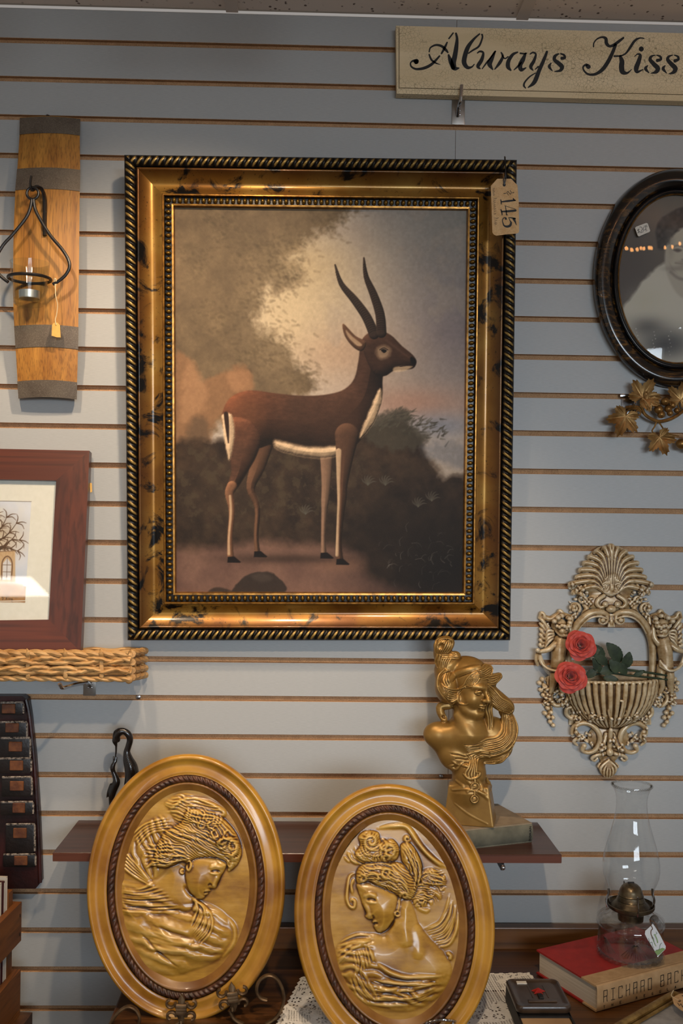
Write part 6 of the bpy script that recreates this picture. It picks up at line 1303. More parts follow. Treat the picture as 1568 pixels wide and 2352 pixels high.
# ------------------------------------------------------------------ oval relief plaques
M_['plaque'] = mat('mustard_gold_plaster', '885710', 'bd8a2c', rough=0.34, scale=10, stretch=(1, 1, 1), coat=0.35, detail=6, bmp=0.05, bscale=200)
M_['plaquerope'] = mat('umber_rope_border', '2c170c', '5a331c', rough=0.42, scale=50, coat=0.15)
M_['plaquering'] = mat('umber_gold_ring', '6a4012', '96692a', rough=0.38, scale=14, coat=0.25)
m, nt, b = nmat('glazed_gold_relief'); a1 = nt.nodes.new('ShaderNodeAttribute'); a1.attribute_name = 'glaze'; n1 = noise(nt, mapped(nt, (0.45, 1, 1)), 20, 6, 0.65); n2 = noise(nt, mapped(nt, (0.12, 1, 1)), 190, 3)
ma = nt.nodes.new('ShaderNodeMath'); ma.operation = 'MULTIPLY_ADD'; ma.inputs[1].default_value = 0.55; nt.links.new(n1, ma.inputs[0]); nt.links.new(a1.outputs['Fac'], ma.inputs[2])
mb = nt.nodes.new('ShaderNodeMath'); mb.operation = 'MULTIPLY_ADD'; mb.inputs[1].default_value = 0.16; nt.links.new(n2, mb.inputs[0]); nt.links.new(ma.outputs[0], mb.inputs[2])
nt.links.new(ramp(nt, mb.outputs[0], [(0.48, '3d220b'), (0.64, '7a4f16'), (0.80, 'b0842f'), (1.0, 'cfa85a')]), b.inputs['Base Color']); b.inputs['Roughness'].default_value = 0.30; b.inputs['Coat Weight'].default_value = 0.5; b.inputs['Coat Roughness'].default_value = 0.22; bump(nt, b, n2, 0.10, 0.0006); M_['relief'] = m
class Relief:
    def __init__(s, cx, cy, rx, ry, nx, ny):
        s.X, s.Y = np.meshgrid(np.linspace(cx-rx, cx+rx, nx), np.linspace(cy-ry, cy+ry, ny)); s.H = np.zeros(s.X.shape); s.cx, s.cy, s.rx, s.ry, s.nx, s.ny = cx, cy, rx, ry, nx, ny
    def layer(s, pts, h, w=40, dome=0.0, base=0.0, k=6.0):
        """pillowed shape laid over what is there"""
        pts = smooth_path(pts, 4, True); d = np.maximum(-sdf_poly(s.X, s.Y, pts), 0); t = np.where(d > 0, base+h*(1-np.exp(-d/w))+dome*np.minimum(d/120, 1), -50); 
        a, b_ = s.H, t; q = np.clip(0.5+0.5*(b_-a)/k, 0, 1); s.H = np.where(d > 0, a*(1-q)+b_*q+k*q*(1-q)*0.5, a)
    def _sl(s, p, pad):
        dx = 2*s.rx/(s.nx-1); dy = 2*s.ry/(s.ny-1); i0 = max(int((p[:, 0].min()-pad-s.cx+s.rx)/dx), 0); i1 = min(int((p[:, 0].max()+pad-s.cx+s.rx)/dx)+2, s.nx); j0 = max(int((p[:, 1].min()-pad-s.cy+s.ry)/dy), 0); j1 = min(int((p[:, 1].max()+pad-s.cy+s.ry)/dy)+2, s.ny)
        return slice(j0, max(j1, j0)), slice(i0, max(i1, i0))
    def ridge(s, pts, r, amp, n=6, taper=True):
        p = smooth_path(pts, n) if len(pts) > 2 else np.asarray(pts, float); sl_ = s._sl(p, r*3)
        if s.X[sl_].size == 0: return
        X_, Y_ = s.X[sl_], s.Y[sl_]; d = np.full(X_.shape, 1e9); tt = np.zeros(X_.shape); N = len(p)-1
        for i in range(N):
            a, b_ = p[i], p[i+1]; ex, ey = b_-a; wx, wy = X_-a[0], Y_-a[1]; t = np.clip((wx*ex+wy*ey)/(ex*ex+ey*ey+1e-12), 0, 1); q = np.hypot(wx-ex*t, wy-ey*t); m_ = q < d; d = np.where(m_, q, d); tt = np.where(m_, (i+t)/N, tt)
        tp = np.clip(np.sin(PI*np.clip(tt, 0.02, 0.98))*1.5, 0.12, 1) if taper else 1.0; s.H[sl_] = s.H[sl_]+amp*tp*np.exp(-(d/(r*(0.5+0.5*tp)))**2)
    def flow(s, pts, ang, wl, amp, warp, wsc=90, seed=1, soft=18):
        """combed strands or folds filling a shape"""
        d = np.maximum(-sdf_poly(s.X, s.Y, smooth_path(pts, 4, True)), 0); a = math.radians(ang); v = -s.X*math.sin(a)+s.Y*math.cos(a)+warp*2*(fbm(s.X, s.Y, wsc, 2, seed)-0.5)+0.35*warp*(fbm(s.X, s.Y, wsc*0.35, 2, seed+9)-0.5)
        w = np.sin(2*PI*v/wl); w = np.sign(w)*np.abs(w)**0.8; s.H += amp*w*np.clip(d/soft, 0, 1)*(0.5+fbm(s.X, s.Y, 60, 2, seed+4))
    def fan(s, A, B, n, r, amp, wob=0.0, groove=0.0):
        """n strokes interpolated between guide paths A and B"""
        A, B = np.asarray(A, float), np.asarray(B, float); n = int(n*1.8); r *= 0.62; amp *= 0.72
        for i in range(n):
            t = i/(n-1) if n > 1 else 0.5; p = A*(1-t)+B*t; p = p+np.random.default_rng(i+int(A.sum()) % 97).normal(0, wob, p.shape); s.ridge(p, r, amp)
            if groove and i < n-1:
                t2 = (i+0.5)/(n-1); s.ridge(A*(1-t2)+B*t2, r*0.6, -groove)
    def dome(s, c, rx, ry, h):
        q = ((s.X-c[0])/rx)**2+((s.Y-c[1])/ry)**2; s.H = s.H+h*np.exp(-q)
def plaque(label, cpx, semi, rot, Yc, tilt, rel, relc):
    """cpx centre in photo px; semi axes px; relief given in enlarged px around relc with scale"""
    sc = S(Yc); C0 = P(cpx[0], cpx[1], Yc); t = math.radians(tilt); r = math.radians(rot)
    ex0, ey0, n0 = np.array([1.0, 0, 0]), np.array([0, math.sin(t), math.cos(t)]), np.array([0, -math.cos(t), math.sin(t)])
    L = lambda a, b_, h: C0 + (np.asarray(a)/sc)[..., None]*ex0 + (np.asarray(b_)/sc/math.cos(t*0.6))[..., None]*ey0 + np.asarray(h)[..., None]*n0     # a right, b up (photo px), h metres
    cr, sr = math.cos(r), math.sin(r)
    def E3(x, y, h): return L(x*cr-y*sr, x*sr+y*cr, h)                                     # ellipse-axis coordinates
    o = thing('oval_plaque', label, 'plaque', E3(np.array(0.0), np.array(-semi[1]), np.array(-0.012)), 'gold oval relief plaques')
    def ringpart(name, prof, matl, twist=None, nseg=160):
        v = []; a = np.linspace(0, 2*PI, nseg, endpoint=False)
        for j, (ins, h) in enumerate(prof):
            hh = np.full(nseg, h)
            if twist: hh = hh+twist[1]*math.sin(PI*j/(len(prof)-1))*np.cos(twist[0]*a+j*0.95)
            v.append(E3((semi[0]-ins)*np.cos(a), (semi[1]-ins)*np.sin(a), hh))
        v = np.vstack(v); f = [(i*nseg+k, (i+1)*nseg+k, (i+1)*nseg+(k+1) % nseg, i*nseg+(k+1) % nseg) for i in range(len(prof)-1) for k in range(nseg)]
        return part(name, (v, f), matl, o, True, 70)
    ringpart('outer_frame', [(6, -0.014), (0, -0.010), (-1, 0.002), (2, 0.008), (6, 0.0105), (10, 0.0095), (13, 0.006), (20, 0.0035), (28, 0.0035), (36, 0.0055), (41, 0.0062), (43, 0.005), (45, 0.0055)], M_['plaque'])
    ringpart('rope_border', [(45, 0.003)]+[(45.5+16*q, 0.0038+0.0042*math.sin(PI*q)) for q in np.linspace(0, 1, 9)]+[(62, 0.002)], M_['plaquerope'], (96, 0.0013), 1152)
    ringpart('inner_ring', [(62, 0.002), (63, 0.005), (66, 0.006), (69, 0.004), (73, 0.0015), (78, -0.001), (82, -0.003)], M_['plaquering'])
    R = rel; mm = 1/3.1/sc                                                                      # heights authored in enlarged px
    xr, yr = (R.X-relc[0])/relc[2], -(R.Y-relc[1])/relc[2]; q = np.hypot((R.X-R.cx)/R.rx, (R.Y-R.cy)/R.ry)
    H = R.H.copy()
    for _ in range(1): H[1:-1, 1:-1] = 0.5*H[1:-1, 1:-1]+0.125*(H[2:, 1:-1]+H[:-2, 1:-1]+H[1:-1, 2:]+H[1:-1, :-2])
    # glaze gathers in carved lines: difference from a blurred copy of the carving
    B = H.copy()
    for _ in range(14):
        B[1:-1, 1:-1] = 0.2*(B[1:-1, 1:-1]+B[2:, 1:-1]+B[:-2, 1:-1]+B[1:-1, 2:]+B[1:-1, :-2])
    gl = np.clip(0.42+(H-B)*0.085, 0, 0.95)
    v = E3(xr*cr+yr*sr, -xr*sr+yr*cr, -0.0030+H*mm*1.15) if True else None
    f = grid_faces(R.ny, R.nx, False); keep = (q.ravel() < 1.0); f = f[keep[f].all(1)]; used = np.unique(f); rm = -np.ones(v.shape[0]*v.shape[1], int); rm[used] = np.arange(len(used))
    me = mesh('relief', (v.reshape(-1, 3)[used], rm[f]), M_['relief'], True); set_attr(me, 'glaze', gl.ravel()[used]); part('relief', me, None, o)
    a = np.linspace(0, 2*PI, 64, endpoint=False); part('back', (E3((semi[0]-6)*np.cos(a), (semi[1]-6)*np.sin(a), np.full(64, -0.0139)), [tuple(range(64))]), M_['plaque'], o, False)
    return o, L, sc
# --- first relief: woman in profile looking down to the right
R1 = Relief(783, 968, 478, 676, 250, 350)
R1.H += 3*fbm(R1.X, R1.Y, 180, 3, 5)
R1.layer([(640, 470), (600, 420), (660, 370), (740, 345), (860, 370), (980, 420), (1030, 470), (1020, 520), (880, 560), (700, 560)], 16, 30)
R1.layer([(350, 760), (385, 650), (470, 560), (600, 490), (720, 560), (740, 760), (640, 900), (560, 960), (470, 930), (400, 860)], 10, 40)
R1.layer([(300, 960), (420, 960), (520, 950), (600, 900), (650, 830), (760, 860), (820, 1000), (840, 1090), (800, 1190), (560, 1180), (330, 1160)], 18, 50)
R1.layer([(310, 1080), (450, 1110), (650, 1150), (800, 1150), (860, 1090), (1000, 1130), (1090, 1200), (1135, 1290), (1110, 1400), (1010, 1500), (850, 1560), (700, 1600), (520, 1560), (420, 1430), (330, 1260)], 26, 70, 12)
R1.layer([(800, 800), (900, 785), (1000, 800), (1062, 835), (1050, 880), (1030, 915), (1003, 975), (988, 1003), (962, 1006), (950, 1008), (952, 1022), (938, 1028), (936, 1042), (918, 1050), (912, 1066), (885, 1080), (850, 1072), (800, 1030), (772, 960), (765, 880)], 27, 26, 6, 4)
R1.layer([(530, 790), (560, 690), (620, 600), (720, 550), (750, 470), (830, 435), (940, 455), (1030, 520), (1100, 590), (1150, 670), (1168, 760), (1140, 840), (1075, 890), (1062, 830), (980, 795), (860, 805), (800, 840), (740, 820), (690, 850), (620, 870), (540, 860), (480, 870)], 36, 30, 6, 4)
R1.fan([(560, 590), (660, 640), (800, 690), (930, 760), (1060, 840)], [(700, 540), (800, 590), (930, 620), (1050, 690), (1130, 790)], 9, 13, 9, 4, 6)
R1.fan([(760, 450), (840, 470), (930, 500), (1010, 520)], [(740, 520), (830, 540), (930, 560), (1040, 560)], 5, 12, 8, 4, 5)
for i in range(11): R1.ridge([(770+i*24, 445+i*5), (778+i*24, 470+i*6), (768+i*24, 500+i*5), (780+i*24, 525+i*4)], 8, 6); 
for i in range(13): a = i*0.6; R1.ridge([(1010+60*math.cos(a)+i*6, 640+40*math.sin(a)+i*8), (1040+50*math.cos(a+1)+i*6, 640+40*math.sin(a+1)+i*8), (1040+40*math.cos(a+2)+i*6, 640+36*math.sin(a+2)+i*9)], 10, 9)
for (cx_, cy_, r_) in ((1070, 630, 28), (1110, 700, 30), (1030, 690, 30), (1130, 770, 26), (980, 620, 26), (1090, 830, 22), (950, 560, 26), (880, 560, 24)): R1.ridge([(cx_+r_*math.cos(a), cy_+r_*math.sin(a)) for a in np.linspace(0, 5.2, 9)], 8, 10)
R1.fan([(460, 690), (540, 720), (640, 690), (700, 740), (780, 760)], [(480, 850), (560, 830), (650, 850), (730, 810), (830, 800)], 9, 11, 9, 8, 6)
R1.fan([(540, 780), (600, 760), (680, 790)], [(520, 860), (600, 850), (690, 840)], 4, 10, 7, 5, 4)
R1.fan([(380, 640), (470, 565), (620, 520)], [(420, 720), (520, 620), (700, 600)], 3, 14, 9, 0, 4); R1.ridge([(640, 470), (720, 400), (800, 380)], 12, 8); R1.fan([(650, 420), (740, 400), (870, 470)], [(620, 480), (720, 480), (800, 540)], 4, 12, 6, 3, 3); R1.ridge([(840, 380), (940, 420), (1030, 470), (1020, 520)], 16, 10)
R1.fan([(330, 760), (420, 850), (520, 950)], [(320, 860), (420, 930), (560, 1000)], 3, 15, 12, 0, 5); R1.fan([(320, 1000), (440, 1010), (560, 970)], [(330, 1150), (520, 1160), (780, 1160)], 6, 16, 8, 8, 5)
R1.fan([(820, 1070), (870, 1130), (850, 1200), (820, 1260)], [(860, 1080), (960, 1180), (960, 1290), (880, 1380)], 6, 13, 9, 4, 6); R1.ridge([(820, 1060), (850, 1090), (850, 1130), (830, 1160)], 16, 16)
R1.fan([(560, 1240), (700, 1290), (860, 1320)], [(520, 1420), (720, 1460), (940, 1440)], 5, 30, 8, 18, 4); R1.ridge([(480, 1310), (560, 1390), (640, 1460), (740, 1530)], 12, -9); R1.ridge([(1080, 1200), (1130, 1280), (1120, 1380), (1040, 1480)], 14, 9)
# face details
R1.dome((850, 960), 70, 70, 9); R1.ridge([(940, 860), (985, 845), (1040, 860)], 13, 8); R1.ridge([(950, 885), (990, 878), (1020, 890)], 9, -10); R1.ridge([(945, 890), (980, 900), (1012, 900)], 7, 6); R1.ridge([(1010, 905), (985, 960), (975, 995)], 14, 7); R1.ridge([(935, 985), (950, 970), (965, 985)], 8, -6); R1.ridge([(905, 1030), (935, 1030)], 6, -9); R1.ridge([(912, 1018), (940, 1020)], 8, 5); R1.ridge([(908, 1044), (930, 1044)], 8, 5)
R1.ridge([(775, 830), (800, 815), (810, 845), (795, 875), (780, 865), (778, 840)], 8, 14); R1.ridge([(748+13*math.cos(a), 888+13*math.sin(a)) for a in np.linspace(0, 2*PI, 10)], 5, 12); R1.dome((748, 888), 8, 8, 8)
R1.ridge([(760, 980), (800, 1040), (860, 1080)], 16, -7)
hairp = [(530, 790), (560, 690), (620, 600), (720, 550), (750, 470), (830, 435), (940, 455), (1030, 520), (1100, 590), (1150, 670), (1168, 760), (1140, 840), (1075, 890), (1062, 830), (980, 795), (860, 805), (800, 840), (740, 820), (690, 850), (620, 870), (540, 860)]
R1.flow(hairp, 28, 17, 3.2, 34, 110, 3); R1.flow([(640, 470), (600, 420), (660, 370), (740, 345), (860, 370), (980, 420), (1030, 470), (1020, 520), (880, 560), (700, 560)], 12, 24, 2.4, 30, 120, 5)
R1.flow([(310, 980), (420, 960), (560, 960), (700, 1100), (840, 1090), (1000, 1130), (1110, 1290), (1010, 1500), (700, 1600), (420, 1430), (330, 1260)], 14, 70, 3.6, 60, 200, 7, 60); R1.flow([(350, 760), (470, 560), (600, 500), (640, 660), (560, 940), (400, 860)], 62, 46, 3.0, 40, 140, 8, 30)
pl1, L1, sc1 = plaque('gold oval plaque of a woman in profile looking down right, on the easel', (428, 2033), (224, 290), 1.5, -0.262, 8.0, R1, (780, 982, 3.136))
# --- second relief: woman seen from behind the shoulder looking down to the left
R2 = Relief(790, 1018, 478, 688, 250, 355)
R2.H += 3*fbm(R2.X, R2.Y, 180, 3, 9)
R2.ridge([(670, 405), (770, 390), (880, 400), (980, 530), (1060, 610), (1160, 670)], 14, 12); R2.ridge([(880, 410), (1000, 560), (1130, 670)], 12, 9); R2.fan([(1180, 860), (1150, 960), (1090, 1040), (1000, 1080)], [(1230, 960), (1220, 1090), (1170, 1180), (1090, 1200)], 6, 15, 9, 5, 6)
R2.layer([(930, 760), (980, 690), (1060, 670), (1110, 720), (1160, 740), (1140, 800), (1040, 800), (1120, 840), (1110, 890), (1020, 830), (1030, 900), (960, 930), (1040, 950), (1010, 985), (940, 950), (900, 880)], 14, 26)
R2.layer([(900, 880), (935, 960), (965, 1050), (1040, 1140), (1130, 1225), (1190, 1330), (1170, 1440), (1060, 1560), (880, 1630), (650, 1610), (480, 1520), (400, 1390), (365, 1250), (410, 1170), (520, 1120), (640, 1108), (720, 1125), (760, 1060), (790, 960), (820, 900)], 28, 80, 14)
R2.layer([(520, 780), (600, 770), (720, 800), (800, 850), (810, 930), (790, 1010), (750, 1075), (705, 1108), (668, 1104), (648, 1082), (640, 1062), (648, 1050), (630, 1040), (632, 1022), (612, 1020), (598, 1016), (580, 1000), (585, 975), (560, 920), (548, 880), (530, 835)], 27, 28, 8, 5)
R2.layer([(512, 740), (520, 690), (560, 650), (660, 632), (780, 632), (870, 660), (940, 740), (945, 830), (900, 890), (850, 880), (800, 860), (730, 835), (650, 800), (600, 770), (550, 790), (522, 780)], 36, 32, 8, 4)
R2.layer([(500, 590), (540, 520), (530, 460), (590, 420), (670, 435), (692, 490), (770, 478), (822, 540), (805, 610), (740, 640), (620, 645), (545, 635)], 34, 30, 4, 4); R2.layer([(830, 520), (890, 500), (950, 570), (985, 660), (975, 750), (930, 780), (870, 690), (835, 610)], 32, 26, 4, 4)
def spiral(c_, r0, turns, a0, n_=18, sg=1): return [(c_[0]+r0*(1-i/(n_-1)*0.85)*math.cos(a0+sg*turns*2*PI*i/(n_-1)), c_[1]+r0*(1-i/(n_-1)*0.85)*math.sin(a0+sg*turns*2*PI*i/(n_-1))) for i in range(n_)]
for q in (((620, 490), 62, 1.6, 0), ((745, 560), 66, 1.5, 2), ((735, 600), 36, 1.2, 1), ((700, 520), 40, 1.2, 4), ((730, 700), 46, 1.4, 0), ((560, 745), 36, 1.2, 3), ((855, 860), 34, 1.2, 2), ((878, 475), 22, 1.2, 0), ((640, 740), 50, 1.0, 3)): R2.ridge(spiral(*q), 10, 11, 3)
R2.fan([(470, 570), (500, 620), (560, 650), (640, 650)], [(560, 500), (580, 560), (640, 590), (720, 570)], 6, 11, 8, 4, 6); R2.fan([(540, 690), (640, 650), (760, 660), (850, 740), (900, 830)], [(600, 770), (680, 780), (760, 790), (820, 830), (850, 870)], 8, 11, 9, 5, 6); R2.fan([(850, 520), (890, 600), (920, 700), (920, 820)], [(940, 560), (970, 650), (970, 740), (940, 830)], 6, 11, 9, 4, 6)
R2.fan([(900, 700), (870, 640), (850, 600)], [(960, 640), (900, 590), (860, 540)], 4, 10, 6, 3, 4); R2.fan([(950, 740), (1010, 690), (1070, 700), (1140, 740)], [(940, 800), (1010, 770), (1060, 780), (1130, 790)], 5, 9, 9, 4, 5); R2.fan([(930, 850), (980, 830), (1040, 860), (1080, 840)], [(930, 930), (980, 920), (1000, 900), (980, 960)], 5, 9, 9, 4, 5)
R2.ridge([(820, 880), (815, 930), (806, 965)], 9, 12); R2.ridge([(806+15*math.cos(a), 980+15*math.sin(a)) for a in np.linspace(0, 2*PI, 10)], 6, 13)
R2.ridge([(510, 710), (470, 730), (455, 800), (450, 880), (470, 930), (500, 940), (505, 900), (480, 890), (478, 915)], 9, 11); R2.ridge([(500, 750), (480, 790), (490, 850)], 9, 8); R2.ridge([(455, 570), (480, 620), (530, 650)], 9, 9); R2.ridge([(430, 600), (470, 640)], 7, 6)
R2.dome((700, 960), 70, 70, 10); R2.ridge([(560, 868), (610, 845), (660, 862)], 13, 8); R2.ridge([(585, 885), (620, 878), (660, 890)], 10, -11); R2.ridge([(585, 893), (620, 902), (655, 900)], 7, 6); R2.ridge([(575, 910), (600, 960), (605, 1000)], 14, 8); R2.ridge([(625, 985), (640, 1000), (630, 1010)], 8, -6); R2.ridge([(638, 1040), (670, 1042)], 6, -9); R2.ridge([(630, 1030), (660, 1030)], 8, 5); R2.ridge([(645, 1054), (668, 1056)], 8, 5); R2.ridge([(680, 1110), (740, 1085), (790, 1020)], 14, -8)
R2.fan([(400, 1180), (520, 1130), (640, 1130)], [(390, 1330), (470, 1240), (600, 1180)], 6, 16, 9, 6, 6); R2.fan([(600, 1190), (620, 1250), (640, 1290)], [(500, 1240), (520, 1320), (500, 1400)], 4, 16, 8, 4, 4); R2.ridge([(660, 1300), (760, 1360), (900, 1390), (1130, 1385)], 14, 12); R2.fan([(620, 1400), (760, 1440), (900, 1430), (1100, 1410)], [(640, 1560), (780, 1560), (920, 1580), (1060, 1520)], 6, 18, 9, 14, 6); R2.fan([(560, 1360), (600, 1440), (680, 1540)], [(480, 1400), (520, 1500), (600, 1580)], 4, 18, 8, 5, 5)
R2.ridge([(930, 1050), (960, 1160), (940, 1280)], 34, 8); R2.ridge([(790, 1010), (850, 1100), (870, 1200)], 40, 9); R2.ridge([(1150, 1240), (1180, 1260), (1170, 1290)], 12, 10)
R2.flow([(512, 740), (520, 690), (560, 650), (660, 632), (780, 632), (870, 660), (940, 740), (945, 830), (900, 890), (850, 880), (800, 860), (730, 835), (650, 800), (600, 770), (550, 790)], 22, 17, 3.2, 40, 100, 13); R2.flow([(500, 590), (540, 520), (530, 460), (590, 420), (670, 435), (692, 490), (770, 478), (822, 540), (805, 610), (740, 640), (620, 645)], -15, 18, 2.8, 46, 80, 15); R2.flow([(830, 520), (890, 500), (950, 570), (985, 660), (975, 750), (930, 780), (870, 690)], 65, 17, 3.0, 24, 90, 16); R2.flow([(930, 760), (1060, 670), (1160, 740), (1110, 890), (960, 950), (900, 880)], 20, 18, 3.0, 44, 80, 17)
R2.flow([(400, 1200), (640, 1130), (700, 1330), (1150, 1390), (1060, 1560), (880, 1630), (650, 1610), (480, 1520), (390, 1380)], 10, 62, 4.2, 66, 170, 19, 50)
pl2, L2, sc2 = plaque('gold oval plaque of a woman looking down left, bare shoulder, beside the book', (906, 2110), (228, 298), 6.5, -0.338, 9.0, R2, (787, 1014, 3.074))

# ------------------------------------------------------------------ iron easel with fleur-de-lis
M_['easel'] = mat('bronzed_wrought_iron', '4a3826', '7d664a', rough=0.42, metal=0.6, scale=50, bmp=0.2, bscale=300)
ez = lambda zx, zy, Y: P(230+zx/2.85, 2150+zy/2.85, Y)
eY = -0.312
easel = thing('plate_easel', 'bronze wrought-iron easel with fleur-de-lis holding the left oval plaque', 'easel', ez(500, 640, eY+0.05))
def strap(name, pts, r, Y, parent, fl=(1.0, 0.55), n=6): return part(name, tube(smooth_path(np.array([ez(q[0], q[1], Y if len(q) == 2 else q[2]) for q in pts]), n), r, 8, flat=fl, up=(0, -1, 0)), M_['easel'], parent)
def fleur(cx_, cy_, ang):
    a = math.radians(ang); T_ = lambda x, y: (cx_+x*math.cos(a)-y*math.sin(a), cy_+x*math.sin(a)+y*math.cos(a)); par = easel
    out = [(0, -98), (20, -66), (26, -34), (28, 0), (27, 36), (20, 64), (0, 98), (-20, 64), (-27, 36), (-28, 0), (-26, -34), (-20, -66)]; c_ = np.array([ez(*T_(*q), eY-0.003) for q in out]); cen = np.array([ez(*T_(0, 0), eY-0.0085)])
    v = np.vstack([c_, c_+[0, 0.004, 0], cen]); n_ = 12; f = [(k, (k+1) % n_, 2*n_) for k in range(n_)]+[(k, k+n_, n_+(k+1) % n_, (k+1) % n_) for k in range(n_)]+[tuple(range(2*n_-1, n_-1, -1))]
    fb = part('fleur_blade', (v, f), M_['easel'], par, False)
    for sx_ in (-1, 1):
        for sy_, R_s in ((-1, 1.0), (1, 0.92)):
            cx2, cy2 = sx_*72*R_s, sy_*44; pts = [T_(sx_*22, sy_*6), T_(sx_*34, sy_*22)] + [T_(cx2+34*(1-i/13*0.55)*math.cos(p_), cy2+34*(1-i/13*0.55)*math.sin(p_)) for i, p_ in enumerate([(PI if sx_ > 0 else 0) + (sx_*sy_)*q for q in np.linspace(0, 4.6, 12)])]
            strap('fleur_curl', pts, 0.0042, eY-0.003, fb, (1.0, 0.6), 3)
    for dy in (-20, 0, 20): strap('fleur_band', [T_(-34, dy), T_(0, dy+2), T_(34, dy)], 0.0042, eY-0.0075, fb, (0.7, 1.0), 3)
fleur(530, 482, 1); fleur(868, 402, -7)
strap('scroll_arm', [(1092, 420), (1050, 405), (1024, 360), (1040, 295), (1095, 258), (1150, 275), (1190, 340), (1200, 420), (1180, 490), (1130, 550), (1050, 585), (950, 580), (880, 545), (845, 485)], 0.0050, eY-0.002, easel)
strap('scroll_arm', [(245, 590), (258, 540), (235, 485), (185, 462), (130, 490), (85, 545), (70, 580), (130, 592), (300, 592), (460, 585), (520, 560)], 0.0050, eY-0.002, easel)
for (x, y) in ((530, 560), (866, 470)): strap('support', [(x, y, eY), (x, y+14, eY-0.004), (x+2, y+22, eY+0.02), (x+6, y-10, eY+0.05)], 0.0045, eY, easel)
strap('back_leg', [(690, 60, -0.23), (690, 200, -0.19), (690, 292, -0.14)], 0.005, eY, easel); strap('cross_bar', [(300, 560, eY+0.02), (600, 562, eY+0.02), (900, 560, eY+0.02)], 0.005, eY, easel)
sd_ = thing('plate_stand', 'twisted silver wire stand holding the right oval plaque', 'easel', P(905, 2420, -0.37))
for s_ in range(2): part('twisted_wire', tube(smooth_path(np.array([P(980+(x-980), 2351-8*math.sin((x-975)/75*PI*0.9)+1.6*math.sin(x*0.9+s_*PI), -0.372-0.0014*math.cos(x*0.9+s_*PI)) for x in np.arange(978, 1046, 1.5)]), 2), 0.0016, 6), M_['chrome'], sd_)
for px in (985, 1040): part('stand_leg', tube(np.array([P(px, 2346, -0.371), P(px, 2400, -0.375), [P(px, 2400, -0.36)[0], -0.33, DZ+0.003]]), 0.0025, 6), M_['chrome'], sd_)

# ------------------------------------------------------------------ lace runners on the dresser
M_['lace'] = mat('white_cotton_lace', 'dedad2', 'ebe8e1', rough=0.9, scale=200, bmp=0.4, bscale=900)
def lace(name, label, c4, nu, nv, zfun, seed, edges=(1, 1, 1, 1)):
    """sheet with cut-out holes and scalloped edges; c4 = world xy corners (back-left, back-right, front-right, front-left)"""
    c4 = np.asarray(c4, float); u, v_ = np.meshgrid(np.linspace(0, 1, nu), np.linspace(0, 1, nv)); W = np.linalg.norm(c4[1, :2]-c4[0, :2]); Hh = np.linalg.norm(c4[3, :2]-c4[0, :2])
    xy = (c4[0]*(1-u)[..., None]+c4[1]*u[..., None])*(1-v_)[..., None]+(c4[3]*(1-u)[..., None]+c4[2]*u[..., None])*v_[..., None]
    xm, ym = u*W*1000, v_*Hh*1000; xyz = np.dstack([xy[..., 0], xy[..., 1], zfun(u, v_)])
    fx_c = (xm[:-1, :-1]+xm[1:, 1:])/2; fy_c = (ym[:-1, :-1]+ym[1:, 1:])/2; Wm, Hm = W*1000, Hh*1000
    cell = 26.0; cxm, cym = (fx_c % cell)-cell/2, (fy_c % cell)-cell/2; r_ = np.hypot(cxm, cym); an = np.arctan2(cym, cxm)
    ring = (np.abs(r_-7.5) < 2.0) & (np.cos(an*8) > 0.1); lat = (np.abs((fx_c/4.3) % 1-0.5) < 0.27) & (np.abs((fy_c/4.3) % 1-0.5) < 0.27)
    blk = fbm(fx_c, fy_c, 34, 2, seed); hole = np.where(blk > 0.50, ring, lat & (blk < 0.43))
    ed = np.minimum.reduce([np.where(edges[0], fy_c, 1e3), np.where(edges[1], Wm-fx_c, 1e3), np.where(edges[2], Hm-fy_c, 1e3), np.where(edges[3], fx_c, 1e3)])
    sc_ = 3.0+2.6*np.abs(np.sin(fx_c/5.0))*np.abs(np.sin(fy_c/5.0+0.8)); hole = hole & (ed > 6.0); out = ed < (3.4-3.0*np.abs(np.sin((fx_c+fy_c)/5.5)))
    keep = ~(hole | out); f = grid_faces(nv, nu, True)[keep.ravel()]; used = np.unique(f); rm = -np.ones(nu*nv, int); rm[used] = np.arange(len(used))
    return solo(name, label, 'lace cloth', (xyz.reshape(-1, 3)[used], rm[f]), M_['lace'], True, 180)
zl = lambda u, v_: DZ+0.0012+0.0012*np.sin(u*21)*np.sin(v_*9)+0.001
lace('lace_runner', 'white lace runner under the right oval plaque and the dark tin', [PZ(690, 2246, DZ), PZ(1216, 2236, DZ), PZ(1330, 2372, DZ), PZ(612, 2392, DZ)], 330, 110, zl, 3)
lace('lace_runner', 'white lace cloth in front of the runner, left of the right plaque', [PZ(650, 2310, DZ+0.006), PZ(800, 2318, DZ+0.006), PZ(830, 2430, DZ+0.006), PZ(640, 2430, DZ+0.006)], 120, 80, lambda u, v_: DZ+0.005+0.002*np.sin(u*7+1)+0.001*np.sin(v_*11), 8)

